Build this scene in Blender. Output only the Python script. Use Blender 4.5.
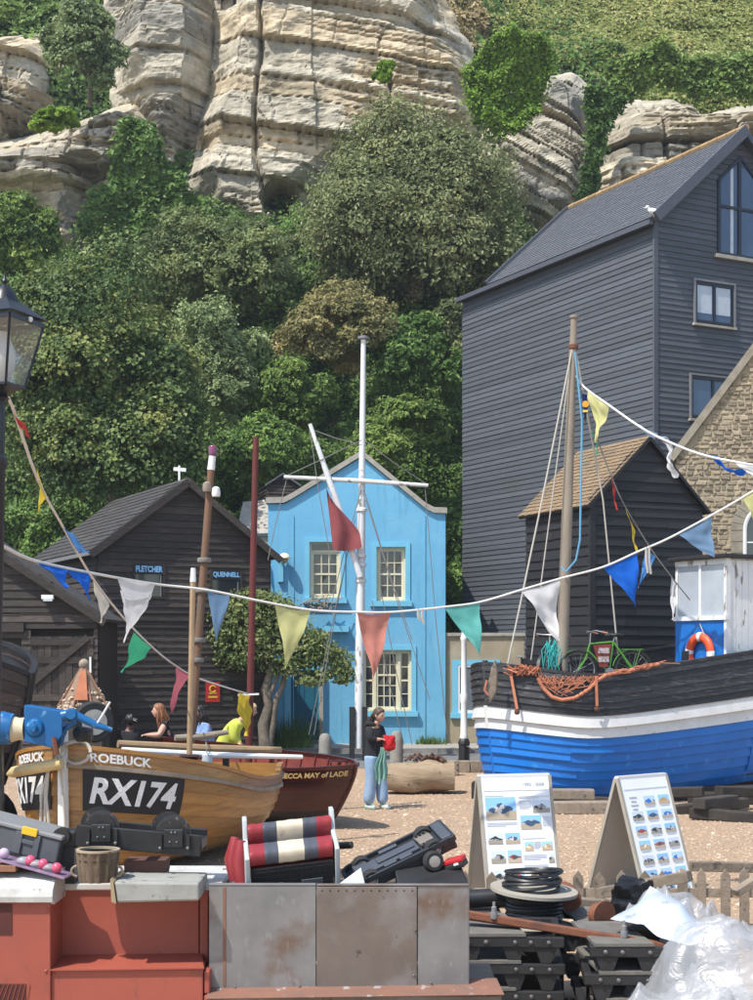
import bpy, bmesh, math, random
import numpy as np
from mathutils import Vector, Matrix

for _o in list(bpy.data.objects):
    bpy.data.objects.remove(_o)
random.seed(7)
RNG = np.random.default_rng(11)
SC = bpy.context.scene
COL = SC.collection
R = math.radians

# ------------------------------------------------------------------ camera
CAM_H = 2.6; FPX = 1500.0; CX = 376.5; HY = 655.0      # focal length in photo pixels, horizon row
cam_d = bpy.data.cameras.new('camera')
cam = bpy.data.objects.new('camera', cam_d); COL.objects.link(cam)
cam.location = (0, 0, CAM_H); cam.rotation_euler = (R(90), 0, 0)
cam_d.sensor_fit = 'VERTICAL'; cam_d.sensor_height = 24.0
cam_d.lens = FPX / 1000.0 * 24.0
cam_d.shift_y = (HY - 500.0) / 1000.0
cam_d.clip_start = 0.1; cam_d.clip_end = 1000
SC.camera = cam

# ------------------------------------------------------------------ light
SUN_TRAVEL = Vector((0.44, 0.40, -0.97)).normalized()
w = bpy.data.worlds.new('World'); SC.world = w; w.use_nodes = True
nt = w.node_tree; nt.nodes.clear()
sky = nt.nodes.new('ShaderNodeTexSky'); sky.sky_type = 'NISHITA'; sky.sun_disc = False
sky.sun_elevation = math.asin(-SUN_TRAVEL.z)
sky.sun_rotation = math.atan2(-SUN_TRAVEL.x, -SUN_TRAVEL.y)
bg = nt.nodes.new('ShaderNodeBackground'); bg.inputs['Strength'].default_value = 0.15
wo = nt.nodes.new('ShaderNodeOutputWorld')
nt.links.new(sky.outputs[0], bg.inputs[0]); nt.links.new(bg.outputs[0], wo.inputs[0])
sl = bpy.data.lights.new('sun', 'SUN'); sl.energy = 3.3; sl.angle = R(0.6); sl.color = (1.0, 0.965, 0.91)
so = bpy.data.objects.new('sun', sl); COL.objects.link(so)
so.rotation_euler = SUN_TRAVEL.to_track_quat('-Z', 'Y').to_euler(); so.location = (-20, -20, 50)
SC.view_settings.view_transform = 'Standard'; SC.view_settings.look = 'None'
SC.view_settings.exposure = 0.9; SC.view_settings.gamma = 1.0; SC.view_settings.use_curve_mapping = False

# ------------------------------------------------------------------ helpers
def P(px, py, d):
    """point at photo pixel (px,py), d metres in front of the camera"""
    return Vector(((px - CX) / FPX * d, d, CAM_H - (py - HY) / FPX * d))
def G(px, d, z=0.0):
    return Vector(((px - CX) / FPX * d, d, z))
def lerp(a, b, t): return a + (b - a) * t
def V(*a): return Vector(a)

ORG = {}
def reg(o, name, parent):
    COL.objects.link(o)
    if parent is not None:
        o.parent = parent
        ORG[o.name] = ORG[parent.name]
    else:
        ORG[o.name] = o.location.copy()
    return o
def tag(o, label=None, cat=None, group=None, kind=None):
    if label: o['label'] = label
    if cat: o['category'] = cat
    if group: o['group'] = group
    if kind: o['kind'] = kind
    return o
def thing(name, label, cat, loc=(0, 0, 0), rotz=0.0, group=None, rot=None):
    o = bpy.data.objects.new(name, None); o.location = loc
    o.rotation_euler = rot if rot is not None else (0, 0, rotz)
    o.empty_display_size = 0.1
    reg(o, name, None)
    return tag(o, label, cat, group)

class MB:
    """collects shapes; build() links them as one mesh object"""
    def __init__(s): s.v = []; s.f = []; s.sm = []
    def add(s, vs, fs, smooth=False):
        b = len(s.v); s.v.extend([Vector(q) for q in vs])
        for f in fs:
            s.f.append([b + i for i in f]); s.sm.append(smooth)
        return s
    def box(s, c, size, rot=None):
        c = Vector(c); hx, hy, hz = size[0] / 2, size[1] / 2, size[2] / 2
        vs = [Vector((x, y, z)) for x in (-hx, hx) for y in (-hy, hy) for z in (-hz, hz)]
        if rot is not None: vs = [rot @ q for q in vs]
        return s.add([c + q for q in vs], [(0, 1, 3, 2), (4, 6, 7, 5), (0, 4, 5, 1), (2, 3, 7, 6), (0, 2, 6, 4), (1, 5, 7, 3)])
    def box2(s, a, b):
        a = Vector(a); b = Vector(b)
        return s.box((a + b) / 2, (abs(b.x - a.x), abs(b.y - a.y), abs(b.z - a.z)))
    def beam(s, a, b, w, h, up=(0, 0, 1)):
        a = Vector(a); b = Vector(b); d = (b - a); L = d.length; d.normalize()
        u = Vector(up)
        if abs(d.dot(u)) > 0.98: u = Vector((0, 1, 0))
        sd = d.cross(u).normalized(); u = sd.cross(d).normalized()
        rot = Matrix((sd, d, u)).transposed()
        return s.box((a + b) / 2, (w, L, h), rot)
    def tube(s, pts, r, n=8, cap=True, smooth=True):
        pts = [Vector(p) for p in pts]; m = len(pts)
        rs = r if isinstance(r, (list, tuple)) else [r] * m
        vs = []; fs = []
        ref = None
        for i, p in enumerate(pts):
            t = (pts[min(i + 1, m - 1)] - pts[max(i - 1, 0)])
            if t.length < 1e-9: t = Vector((0, 0, 1))
            t.normalize()
            if ref is None:
                ref = Vector((0, 0, 1)) if abs(t.z) < 0.9 else Vector((1, 0, 0))
            sd = t.cross(ref).normalized(); ref = sd.cross(t).normalized()
            for k in range(n):
                a = 2 * math.pi * k / n
                vs.append(p + (sd * math.cos(a) + ref * math.sin(a)) * rs[i])
        for i in range(m - 1):
            for k in range(n):
                k2 = (k + 1) % n
                fs.append((i * n + k, i * n + k2, (i + 1) * n + k2, (i + 1) * n + k))
        s.add(vs, fs, smooth)
        if cap:
            b = len(s.v) - m * n
            s.f.append([b + k for k in range(n)][::-1]); s.sm.append(False)
            s.f.append([b + (m - 1) * n + k for k in range(n)]); s.sm.append(False)
        return s
    def lathe(s, prof, c=(0, 0, 0), n=20, axis='Z', smooth=True, rot=None):
        c = Vector(c); vs = []; fs = []; m = len(prof)
        for (r, h) in prof:
            for k in range(n):
                a = 2 * math.pi * k / n
                q = Vector((r * math.cos(a), r * math.sin(a), h))
                if axis == 'Y': q = Vector((q.x, q.z, q.y))
                if axis == 'X': q = Vector((q.z, q.x, q.y))
                if rot is not None: q = rot @ q
                vs.append(c + q)
        for i in range(m - 1):
            for k in range(n):
                k2 = (k + 1) % n
                fs.append((i * n + k, i * n + k2, (i + 1) * n + k2, (i + 1) * n + k))
        s.add(vs, fs, smooth)
        b = len(s.v) - m * n
        s.f.append([b + k for k in range(n)][::-1]); s.sm.append(False)
        s.f.append([b + (m - 1) * n + k for k in range(n)]); s.sm.append(False)
        return s
    def prism(s, poly, off):
        """poly: list of 3D points (planar), off: extrusion vector"""
        off = Vector(off); n = len(poly); vs = [Vector(q) for q in poly] + [Vector(q) + off for q in poly]
        fs = [list(range(n))[::-1], list(range(n, 2 * n))]
        for i in range(n):
            j = (i + 1) % n; fs.append((i, j, n + j, n + i))
        return s.add(vs, fs)
    def grid(s, fn, nu, nv, smooth=True, thick=None):
        vs = []; fs = []
        for i in range(nu + 1):
            for j in range(nv + 1): vs.append(Vector(fn(i / nu, j / nv)))
        w_ = nv + 1
        for i in range(nu):
            for j in range(nv): fs.append((i * w_ + j, (i + 1) * w_ + j, (i + 1) * w_ + j + 1, i * w_ + j + 1))
        return s.add(vs, fs, smooth)
    def sphere(s, c, r, n=12, m=8, sc=(1, 1, 1), rot=None):
        c = Vector(c); vs = []; fs = []
        for i in range(m + 1):
            th = math.pi * i / m
            rr = max(math.sin(th), 1e-3)
            for k in range(n):
                a = 2 * math.pi * k / n
                q = Vector((rr * math.cos(a) * sc[0], rr * math.sin(a) * sc[1], -math.cos(th) * sc[2])) * r
                if rot is not None: q = rot @ q
                vs.append(c + q)
        for i in range(m):
            for k in range(n):
                k2 = (k + 1) % n
                fs.append((i * n + k, i * n + k2, (i + 1) * n + k2, (i + 1) * n + k))
        return s.add(vs, fs, True)
    def map(s, fn):
        s.v = [Vector(fn(q)) for q in s.v]; return s
    def build(s, name, mat, parent=None, world=True, fix=True, bevel=0, loc=None):
        me = bpy.data.meshes.new(name)
        o = bpy.data.objects.new(name, me)
        if parent is None and loc is not None: o.location = loc
        org = Vector((0, 0, 0))
        if parent is not None and world: org = ORG[parent.name]
        elif parent is None and loc is not None: org = Vector(loc)
        me.from_pydata([tuple(q - org) for q in s.v], [], s.f)
        if any(s.sm): me.polygons.foreach_set('use_smooth', s.sm)
        if fix:
            bm = bmesh.new(); bm.from_mesh(me); bmesh.ops.recalc_face_normals(bm, faces=bm.faces[:]); bm.to_mesh(me); bm.free()
        if any(s.sm): me.set_sharp_from_angle(angle=R(42))
        if mat is not None: me.materials.append(mat)
        if bevel:
            md = o.modifiers.new('bevel', 'BEVEL'); md.width = bevel; md.segments = 2; md.limit_method = 'ANGLE'; md.angle_limit = R(50)
        return reg(o, name, parent)

def np_mesh(name, verts, quads, mat, parent=None, smooth=True, world=True):
    me = bpy.data.meshes.new(name)
    org = np.array(ORG[parent.name]) if (parent is not None and world) else np.zeros(3)
    verts = np.asarray(verts, dtype=np.float32) - org.astype(np.float32)
    quads = np.asarray(quads, dtype=np.int32); k = quads.shape[1]; n = len(quads)
    me.vertices.add(len(verts)); me.vertices.foreach_set('co', verts.ravel())
    me.loops.add(n * k); me.loops.foreach_set('vertex_index', quads.ravel())
    me.polygons.add(n); me.polygons.foreach_set('loop_start', np.arange(0, n * k, k, dtype=np.int32))
    me.polygons.foreach_set('loop_total', np.full(n, k, dtype=np.int32))
    me.update(calc_edges=True)
    me.polygons.foreach_set('use_smooth', np.full(n, smooth, dtype=bool))
    if mat is not None: me.materials.append(mat)
    o = bpy.data.objects.new(name, me)
    return reg(o, name, parent)
def attr(o, name, data, domain='FACE', typ='FLOAT'):
    a = o.data.attributes.new(name, typ, domain)
    a.data.foreach_set('value' if typ == 'FLOAT' else 'color', np.asarray(data, dtype=np.float32).ravel())

# --------------------------------------------------------------- numpy noise
def _hash(ix, iy, iz):
    ix = ix.astype(np.int64) & 0xffffffff; iy = iy.astype(np.int64) & 0xffffffff; iz = iz.astype(np.int64) & 0xffffffff
    h = (ix * 374761393 + iy * 668265263 + iz * 2147483647 + 1274126177) & 0xffffffff
    h = ((h ^ (h >> 13)) * 1274126177) & 0xffffffff
    h = ((h ^ (h >> 16)) * 2246822519) & 0xffffffff
    h = h ^ (h >> 15)
    return (h & 0xffffff) / float(0xffffff)
def hash1(i, seed=0):
    i = np.asarray(i)
    return _hash(i, np.full_like(i, seed), np.full_like(i, 91))
def vnoise(x, y, z=0.0):
    x, y, z = np.broadcast_arrays(np.asarray(x, float), np.asarray(y, float), np.asarray(z, float))
    ix, iy, iz = np.floor(x), np.floor(y), np.floor(z)
    fx, fy, fz = x - ix, y - iy, z - iz
    fx = fx * fx * (3 - 2 * fx); fy = fy * fy * (3 - 2 * fy); fz = fz * fz * (3 - 2 * fz)
    r = 0
    for a in (0, 1):
        for b in (0, 1):
            for c in (0, 1):
                wgt = (fx if a else 1 - fx) * (fy if b else 1 - fy) * (fz if c else 1 - fz)
                r = r + wgt * _hash(ix + a, iy + b, iz + c)
    return r * 2 - 1
def fbm(x, y, z=0.0, o=4):
    r = 0; a = 1; t = 0
    for i in range(o):
        r = r + a * vnoise(x * 2 ** i + 17.3 * i, y * 2 ** i - 9.1 * i, z * 2 ** i + 3.7 * i); t += a; a *= 0.5
    return r / t

# ------------------------------------------------------------------ materials
def mat(name, c1, c2=None, scale=6.0, stretch=(1, 1, 1), rough=0.7, bump=0.0, bscale=None, metal=0.0,
        c3=None, c3scale=2.0, c3lo=0.55, c3hi=0.7, rnd=0.0, spec=0.4, coat=0.0, detail=6.0, tint=None,
        c4=None, c4scale=20.0, c4lo=0.62, c4hi=0.68, c4stretch=(1, 1, 1), rvar=0.12):
    m = bpy.data.materials.new(name); m.use_nodes = True
    nt = m.node_tree; N = nt.nodes; L = nt.links
    b = N['Principled BSDF']
    tc = N.new('ShaderNodeTexCoord')
    def noise(sc, st, det=detail, rough_=0.6):
        mp = N.new('ShaderNodeMapping'); mp.inputs['Scale'].default_value = st
        L.new(tc.outputs['Object'], mp.inputs[0])
        n = N.new('ShaderNodeTexNoise'); n.inputs['Scale'].default_value = sc; n.inputs['Detail'].default_value = det
        n.inputs['Roughness'].default_value = rough_
        L.new(mp.outputs[0], n.inputs['Vector']); return n
    if c2 is None: c2 = tuple(x * 0.8 for x in c1)
    n1 = noise(scale, stretch)
    def mixc(fac, a, b_):
        mx = N.new('ShaderNodeMix'); mx.data_type = 'RGBA'
        for sock, val in ((mx.inputs[0], fac), (mx.inputs[6], a), (mx.inputs[7], b_)):
            if hasattr(val, 'is_linked') or isinstance(val, bpy.types.NodeSocket): L.new(val, sock)
            else: sock.default_value = val if not isinstance(val, tuple) else (val[0], val[1], val[2], 1)
        return mx.outputs[2]
    def ramp(src, lo, hi):
        r = N.new('ShaderNodeMapRange'); r.inputs[1].default_value = lo; r.inputs[2].default_value = hi
        L.new(src, r.inputs[0]); return r.outputs[0]
    col = mixc(ramp(n1.outputs[0], 0.3, 0.7), c1, c2)
    if c3 is not None:
        n3 = noise(c3scale, (1, 1, 1)); col = mixc(ramp(n3.outputs[0], c3lo, c3hi), col, c3)
    if c4 is not None:
        n4 = noise(c4scale, c4stretch, 3.0); col = mixc(ramp(n4.outputs[0], c4lo, c4hi), col, c4)
    if tint:      # per-face attribute blends towards tint colour
        at = N.new('ShaderNodeAttribute'); at.attribute_name = 'tint'
        col = mixc(at.outputs['Fac'], col, tint)
    if rnd > 0:
        oi = N.new('ShaderNodeObjectInfo')
        hs = N.new('ShaderNodeHueSaturation'); L.new(col, hs.inputs['Color'])
        L.new(ramp_io(N, L, oi.outputs['Random'], 1 - rnd, 1 + rnd), hs.inputs['Value'])
        col = hs.outputs[0]
    L.new(col, b.inputs['Base Color'])
    b.inputs['Metallic'].default_value = metal
    b.inputs['Specular IOR Level'].default_value = spec
    b.inputs['Coat Weight'].default_value = coat
    b.inputs['Coat Roughness'].default_value = 0.15
    L.new(ramp_io(N, L, n1.outputs[0], max(0.02, rough - rvar), min(1, rough + rvar)), b.inputs['Roughness'])
    if bump > 0:
        nb = noise(bscale or scale * 3, stretch, 8.0)
        bp = N.new('ShaderNodeBump'); bp.inputs['Strength'].default_value = bump; bp.inputs['Distance'].default_value = 0.02
        L.new(nb.outputs[0], bp.inputs['Height']); L.new(bp.outputs[0], b.inputs['Normal'])
    return m
def ramp_io(N, L, src, lo, hi):
    r = N.new('ShaderNodeMapRange'); r.inputs[1].default_value = 0; r.inputs[2].default_value = 1
    r.inputs[3].default_value = lo; r.inputs[4].default_value = hi
    L.new(src, r.inputs[0]); return r.outputs[0]

def leaf_mat(name, dark, mid, light, transl=0.3, rough=0.5):
    m = bpy.data.materials.new(name); m.use_nodes = True
    nt = m.node_tree; N = nt.nodes; L = nt.links
    b = N['Principled BSDF']; out = N['Material Output']
    at = N.new('ShaderNodeAttribute'); at.attribute_name = 'tint'
    cr = N.new('ShaderNodeValToRGB'); e = cr.color_ramp.elements
    e[0].position = 0.0; e[0].color = (*dark, 1); e[1].position = 1.0; e[1].color = (*light, 1)
    q = e.new(0.5); q.color = (*mid, 1)
    L.new(at.outputs['Fac'], cr.inputs[0]); L.new(cr.outputs[0], b.inputs['Base Color'])
    b.inputs['Roughness'].default_value = rough; b.inputs['Specular IOR Level'].default_value = 0.25
    tr = N.new('ShaderNodeBsdfTranslucent'); L.new(cr.outputs[0], tr.inputs[0])
    mx = N.new('ShaderNodeMixShader'); mx.inputs[0].default_value = transl
    L.new(b.outputs[0], mx.inputs[1]); L.new(tr.outputs[0], mx.inputs[2]); L.new(mx.outputs[0], out.inputs[0])
    return m
def glass_mat(name, col, rough=0.05, spec=0.8):
    m = mat(name, col, tuple(x * 0.7 for x in col), scale=1.2, rough=rough, spec=spec, rvar=0.03)
    return m

MAT = {}
def MT(k): return MAT[k]
MAT['shingle'] = mat('shingle_gravel', (0.42, 0.295, 0.19), (0.29, 0.195, 0.12), scale=22, rough=0.9, bump=0.9, bscale=45, c4=(0.52, 0.41, 0.29), c4scale=40, c3=(0.30, 0.21, 0.14), c3scale=0.6)
MAT['tarmac'] = mat('tarmac', (0.17, 0.165, 0.155), (0.12, 0.12, 0.115), scale=3, rough=0.9, bump=0.3, bscale=60)
MAT['paving'] = mat('paving', (0.30, 0.28, 0.245), (0.22, 0.205, 0.18), scale=4, rough=0.9, bump=0.2, bscale=40, rnd=0.15)
MAT['kerb'] = mat('kerb_stone', (0.26, 0.245, 0.22), (0.18, 0.17, 0.15), scale=6, rough=0.9, bump=0.3, rnd=0.15)
MAT['soil'] = mat('hill_soil', (0.045, 0.06, 0.02), (0.022, 0.034, 0.012), scale=1.2, rough=1.0, bump=0.5, c3=(0.06, 0.055, 0.03), c3scale=0.4)
MAT['tarred'] = mat('tarred_board', (0.023, 0.0175, 0.0145), (0.056, 0.043, 0.034), scale=3.2, stretch=(1.0, 1.0, 14), rough=0.75, bump=0.35, rnd=0.45, c4=(0.14, 0.118, 0.098), c4scale=3.5, c4stretch=(1, 1, 22), c4lo=0.55, c4hi=0.78)
MAT['black_board'] = mat('black_board', (0.011, 0.011, 0.012), (0.02, 0.019, 0.019), scale=3, stretch=(1, 1, 12), rough=0.62, bump=0.3, rnd=0.35, c4=(0.05, 0.045, 0.04), c4scale=3, c4stretch=(1, 1, 20), c4lo=0.66, c4hi=0.8)
MAT['slate_board'] = mat('slate_grey_board', (0.088, 0.094, 0.104), (0.068, 0.073, 0.082), scale=2.5, stretch=(1, 1, 8), rough=0.6, bump=0.15, rnd=0.16, c4=(0.15, 0.155, 0.165), c4scale=2.6, c4stretch=(1, 1, 18), c4lo=0.64, c4hi=0.85, c3=(0.075, 0.08, 0.08), c3scale=0.5)
MAT['slate_trim'] = mat('slate_trim', (0.085, 0.09, 0.105), (0.07, 0.075, 0.09), rough=0.55)
MAT['slate'] = mat('roof_slate', (0.12, 0.125, 0.135), (0.085, 0.09, 0.10), scale=7, rough=0.55, bump=0.2, rnd=0.15)
MAT['old_roof'] = mat('old_felt_roof', (0.060, 0.056, 0.052), (0.04, 0.037, 0.036), scale=5, rough=0.9, bump=0.4, c3=(0.085, 0.08, 0.072), c3scale=1.2, rnd=0.15)
MAT['ridge_tile'] = mat('ridge_tile', (0.38, 0.25, 0.115), (0.30, 0.20, 0.10), rough=0.85, rnd=0.15)
MAT['tan_shingle'] = mat('tan_shingle', (0.25, 0.175, 0.10), (0.165, 0.115, 0.068), scale=9, rough=0.9, bump=0.3, rnd=0.25, c3=(0.14, 0.11, 0.07), c3scale=1.4)
MAT['house_blue'] = mat('house_blue_render', (0.15, 0.42, 0.60), (0.13, 0.38, 0.56), scale=1.3, rough=0.75, bump=0.35, bscale=14, c3=(0.19, 0.44, 0.59), c3scale=0.9, c3lo=.5, c3hi=.75, c4=(0.10, 0.28, 0.40), c4scale=2.6, c4stretch=(2.6, 1, 0.3), c4lo=0.54, c4hi=0.85)
MAT['house_trim'] = mat('house_trim_blue', (0.18, 0.50, 0.66), (0.15, 0.44, 0.60), scale=3, rough=0.6)
MAT['teal_door'] = mat('teal_door_paint', (0.014, 0.125, 0.19), (0.011, 0.10, 0.16), scale=3, rough=0.45)
MAT['coping'] = mat('coping_stone', (0.40, 0.37, 0.31), (0.30, 0.27, 0.22), scale=5, rough=0.9, bump=0.3, c4=(0.18, 0.16, 0.13), c4scale=9)
MAT['cream'] = mat('cream_paint', (0.74, 0.68, 0.47), (0.66, 0.60, 0.41), scale=5, rough=0.5)
MAT['pane'] = glass_mat('dark_window_glass', (0.035, 0.04, 0.045))
MAT['curtain'] = mat('grey_curtain', (0.22, 0.21, 0.19), (0.13, 0.125, 0.115), scale=3, stretch=(8, 1, 1), rough=0.9)
MAT['pane_blue'] = glass_mat('blue_window_glass', (0.05, 0.085, 0.15), rough=0.06)
MAT['blind'] = mat('pale_blind', (0.50, 0.54, 0.56), (0.42, 0.46, 0.50), rough=0.5)
MAT['tan_render'] = mat('tan_render', (0.36, 0.30, 0.20), (0.27, 0.22, 0.145), scale=1.6, rough=0.9, bump=0.3, bscale=12, c3=(0.44, 0.385, 0.28), c3scale=0.8)
MAT['stone'] = mat('rubble_stone', (0.33, 0.27, 0.185), (0.205, 0.165, 0.115), scale=5, rough=0.95, bump=0.6, bscale=18, rnd=0.38)
MAT['mortar'] = mat('mortar', (0.40, 0.33, 0.215), (0.31, 0.25, 0.16), scale=7, rough=0.95, bump=0.5)
MAT['stone_trim'] = mat('stone_coping', (0.30, 0.265, 0.20), (0.20, 0.175, 0.13), scale=5, rough=0.9, bump=0.3)
MAT['white'] = mat('white_paint', (0.74, 0.74, 0.71), (0.66, 0.66, 0.63), scale=4, rough=0.5, c4=(0.38, 0.34, 0.28), c4scale=14, c4lo=0.68, c4hi=0.76)
MAT['flake_white'] = mat('flaking_white_paint', (0.70, 0.70, 0.67), (0.62, 0.63, 0.62), scale=4, rough=0.6, c4=(0.26, 0.22, 0.18), c4scale=7, c4stretch=(1, 1, 0.35), c4lo=0.58, c4hi=0.66, bump=0.3)
MAT['black_metal'] = mat('black_metal', (0.012, 0.012, 0.013), (0.022, 0.022, 0.022), rough=0.45, scale=8, bump=0.1, c4=(0.07, 0.06, 0.05), c4scale=18, c4lo=0.68, c4hi=0.8)
MAT['lamp_black'] = mat('lamp_black', (0.018, 0.02, 0.026), (0.012, 0.014, 0.018), rough=0.35, scale=8)
MAT['white_rope'] = mat('white_rope', (0.72, 0.70, 0.66), (0.58, 0.56, 0.52), scale=60, rough=0.8)
MAT['rope'] = mat('rope', (0.50, 0.46, 0.39), (0.36, 0.33, 0.28), scale=60, rough=0.9)
MAT['dark_rope'] = mat('grey_rope', (0.22, 0.21, 0.19), (0.14, 0.135, 0.125), scale=60, rough=0.9)
MAT['timber'] = mat('weathered_timber', (0.27, 0.215, 0.155), (0.17, 0.135, 0.10), scale=3, stretch=(3, 3, 3), rough=0.85, bump=0.4, rnd=0.25, c4=(0.10, 0.085, 0.07), c4scale=6)
MAT['bark'] = mat('pale_bark', (0.20, 0.165, 0.12), (0.09, 0.075, 0.055), scale=5, rough=0.95, bump=0.6)
MAT['steel'] = mat('bare_steel', (0.30, 0.30, 0.295), (0.22, 0.215, 0.21), scale=3, rough=0.5, metal=0.35, bump=0.08)
# ================================================================== SETTING
def sheet(name, pts, m, kind='structure'):
    b = MB(); b.add(pts, [tuple(range(len(pts)))]); o = b.build(name, m, None, fix=False); tag(o, kind=kind); return o
sheet('shingle_ground', [(-90, -25, 0), (90, -25, 0), (90, 70, 0), (-90, 70, 0)], MAT['shingle'])
sheet('road', [(-60, 34.4, 0.004), (60, 34.4, 0.004), (60, 39.6, 0.004), (-60, 39.6, 0.004)], MAT['tarmac'])
pv = MB(); pv.box2((-60, 39.72, 0.0), (60, 46, 0.12)); pv = tag(pv.build('pavement', MAT['paving']), kind='structure')
for i in range(30):
    x = -14 + i * 0.92
    MB().box2((x, 39.6, 0.0), (x + 0.905, 39.718, 0.13)).build('kerb_stone', MAT['kerb'], pv)

# ---------------------------------------------------------------- hill shape
def hillY(X, Z):
    X = np.asarray(X, float); Z = np.asarray(Z, float)
    s = np.clip((X - 3.0) / 5.0, 0, 1); s = s * s * (3 - 2 * s)
    zz = Z + 4.5 * s * np.clip((Z - 12) / 10.0, 0, 1)
    y = np.interp(zz, [-5, 0, 3, 10, 20, 22.5, 30, 34, 50, 80, 120], [47.0, 47.5, 48.5, 53.0, 61.0, 62.5, 66.0, 68.6, 88.5, 128, 180])
    y = y + 1.3 * fbm(X * 0.22, Z * 0.22, 1.0, 3) + 0.55 * fbm(X * 0.75, Z * 0.75, 5.0, 2)
    return y
hx = np.linspace(-46, 46, 231); hz = np.concatenate([np.linspace(-0.5, 40, 163), np.linspace(40.6, 110, 60)])
HX, HZ = np.meshgrid(hx, hz)
hv = np.stack([HX, hillY(HX, HZ), HZ], -1).reshape(-1, 3)
nx_, nz_ = len(hx), len(hz)
ii, jj = np.meshgrid(np.arange(nx_ - 1), np.arange(nz_ - 1)); ii = ii.ravel(); jj = jj.ravel()
hq = np.stack([jj * nx_ + ii, jj * nx_ + ii + 1, (jj + 1) * nx_ + ii + 1, (jj + 1) * nx_ + ii], -1)
tag(np_mesh('hillside', hv, hq, MAT['soil']), kind='structure')
def hill_hit(px, py, it=30):
    d = np.full(np.shape(px), 58.0)
    for _ in range(it):
        X = (px - CX) / FPX * d; Z = CAM_H - (py - HY) / FPX * d
        d = 0.6 * d + 0.4 * hillY(X, Z)
    return (px - CX) / FPX * d, d, CAM_H - (py - HY) / FPX * d

# -------------------------------------------------------------------- cliffs
def sdf_poly(x, y, poly):
    """positive inside"""
    poly = np.asarray(poly, float); n = len(poly)
    dmin = np.full(x.shape, 1e9); ins = np.zeros(x.shape, bool)
    for i in range(n):
        a = poly[i]; b = poly[(i + 1) % n]; e = b - a
        wx = x - a[0]; wy = y - a[1]
        t = np.clip((wx * e[0] + wy * e[1]) / (e @ e), 0, 1)
        dmin = np.minimum(dmin, np.hypot(wx - t * e[0], wy - t * e[1]))
        c = ((a[1] > y) != (b[1] > y)) & (x < (b[0] - a[0]) * (y - a[1]) / (b[1] - a[1] + 1e-12) + a[0])
        ins ^= c
    return np.where(ins, dmin, -dmin)
def rock_material():
    m = bpy.data.materials.new('sandstone'); m.use_nodes = True
    nt = m.node_tree; N = nt.nodes; L = nt.links; b = N['Principled BSDF']
    at = N.new('ShaderNodeAttribute'); at.attribute_name = 'rock'
    tc = N.new('ShaderNodeTexCoord')
    n = N.new('ShaderNodeTexNoise'); n.inputs['Scale'].default_value = 1.6; n.inputs['Detail'].default_value = 8; n.inputs['Roughness'].default_value = 0.65
    L.new(tc.outputs['Object'], n.inputs[0])
    mr = N.new('ShaderNodeMapRange'); mr.inputs[1].default_value = 0.35; mr.inputs[2].default_value = 0.72
    L.new(n.outputs[0], mr.inputs[0])
    mx = N.new('ShaderNodeMix'); mx.data_type = 'RGBA'; mx.blend_type = 'MULTIPLY'
    mx.inputs[0].default_value = 1.0
    cr = N.new('ShaderNodeValToRGB'); cr.color_ramp.elements[0].color = (1.1, 1.06, 1.0, 1); cr.color_ramp.elements[1].color = (0.55, 0.55, 0.52, 1)
    L.new(mr.outputs[0], cr.inputs[0])
    L.new(at.outputs['Color'], mx.inputs[6]); L.new(cr.outputs[0], mx.inputs[7])
    n2 = N.new('ShaderNodeTexNoise'); n2.inputs['Scale'].default_value = 6; n2.inputs['Detail'].default_value = 6
    mp = N.new('ShaderNodeMapping'); mp.inputs['Scale'].default_value = (0.5, 0.5, 2.5)
    L.new(tc.outputs['Object'], mp.inputs[0]); L.new(mp.outputs[0], n2.inputs[0])
    mr2 = N.new('ShaderNodeMapRange'); mr2.inputs[1].default_value = 0.58; mr2.inputs[2].default_value = 0.75; mr2.inputs[4].default_value = 0.55
    L.new(n2.outputs[0], mr2.inputs[0])
    mx2 = N.new('ShaderNodeMix'); mx2.data_type = 'RGBA'; mx2.inputs[7].default_value = (0.15, 0.135, 0.10, 1)
    L.new(mr2.outputs[0], mx2.inputs[0]); L.new(mx.outputs[2], mx2.inputs[6])
    L.new(mx2.outputs[2], b.inputs['Base Color'])
    b.inputs['Roughness'].default_value = 0.95; b.inputs['Specular IOR Level'].default_value = 0.15
    bp = N.new('ShaderNodeBump'); bp.inputs['Strength'].default_value = 0.6; bp.inputs['Distance'].default_value = 0.12
    n3 = N.new('ShaderNodeTexNoise'); n3.inputs['Scale'].default_value = 5; n3.inputs['Detail'].default_value = 10
    L.new(tc.outputs['Object'], n3.inputs[0]); L.new(n3.outputs[0], bp.inputs['Height']); L.new(bp.outputs[0], b.inputs['Normal'])
    return m
MAT['rock'] = rock_material()
STEP = 0.07
def strata(s, seed, tmin, tmax):
    """irregular layers: returns layer index and position 0..1 in it"""
    rng = np.random.default_rng(seed)
    edges = [-60.0]
    while edges[-1] < 90:
        t = rng.uniform(tmin, tmax)
        if rng.random() < 0.3: t *= 0.35
        if rng.random() < 0.18: t *= 2.2
        edges.append(edges[-1] + t)
    edges = np.array(edges); k = np.clip(np.searchsorted(edges, s) - 1, 0, len(edges) - 2)
    return k, (s - edges[k]) / (edges[k + 1] - edges[k]), edges[k + 1] - edges[k]
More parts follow.
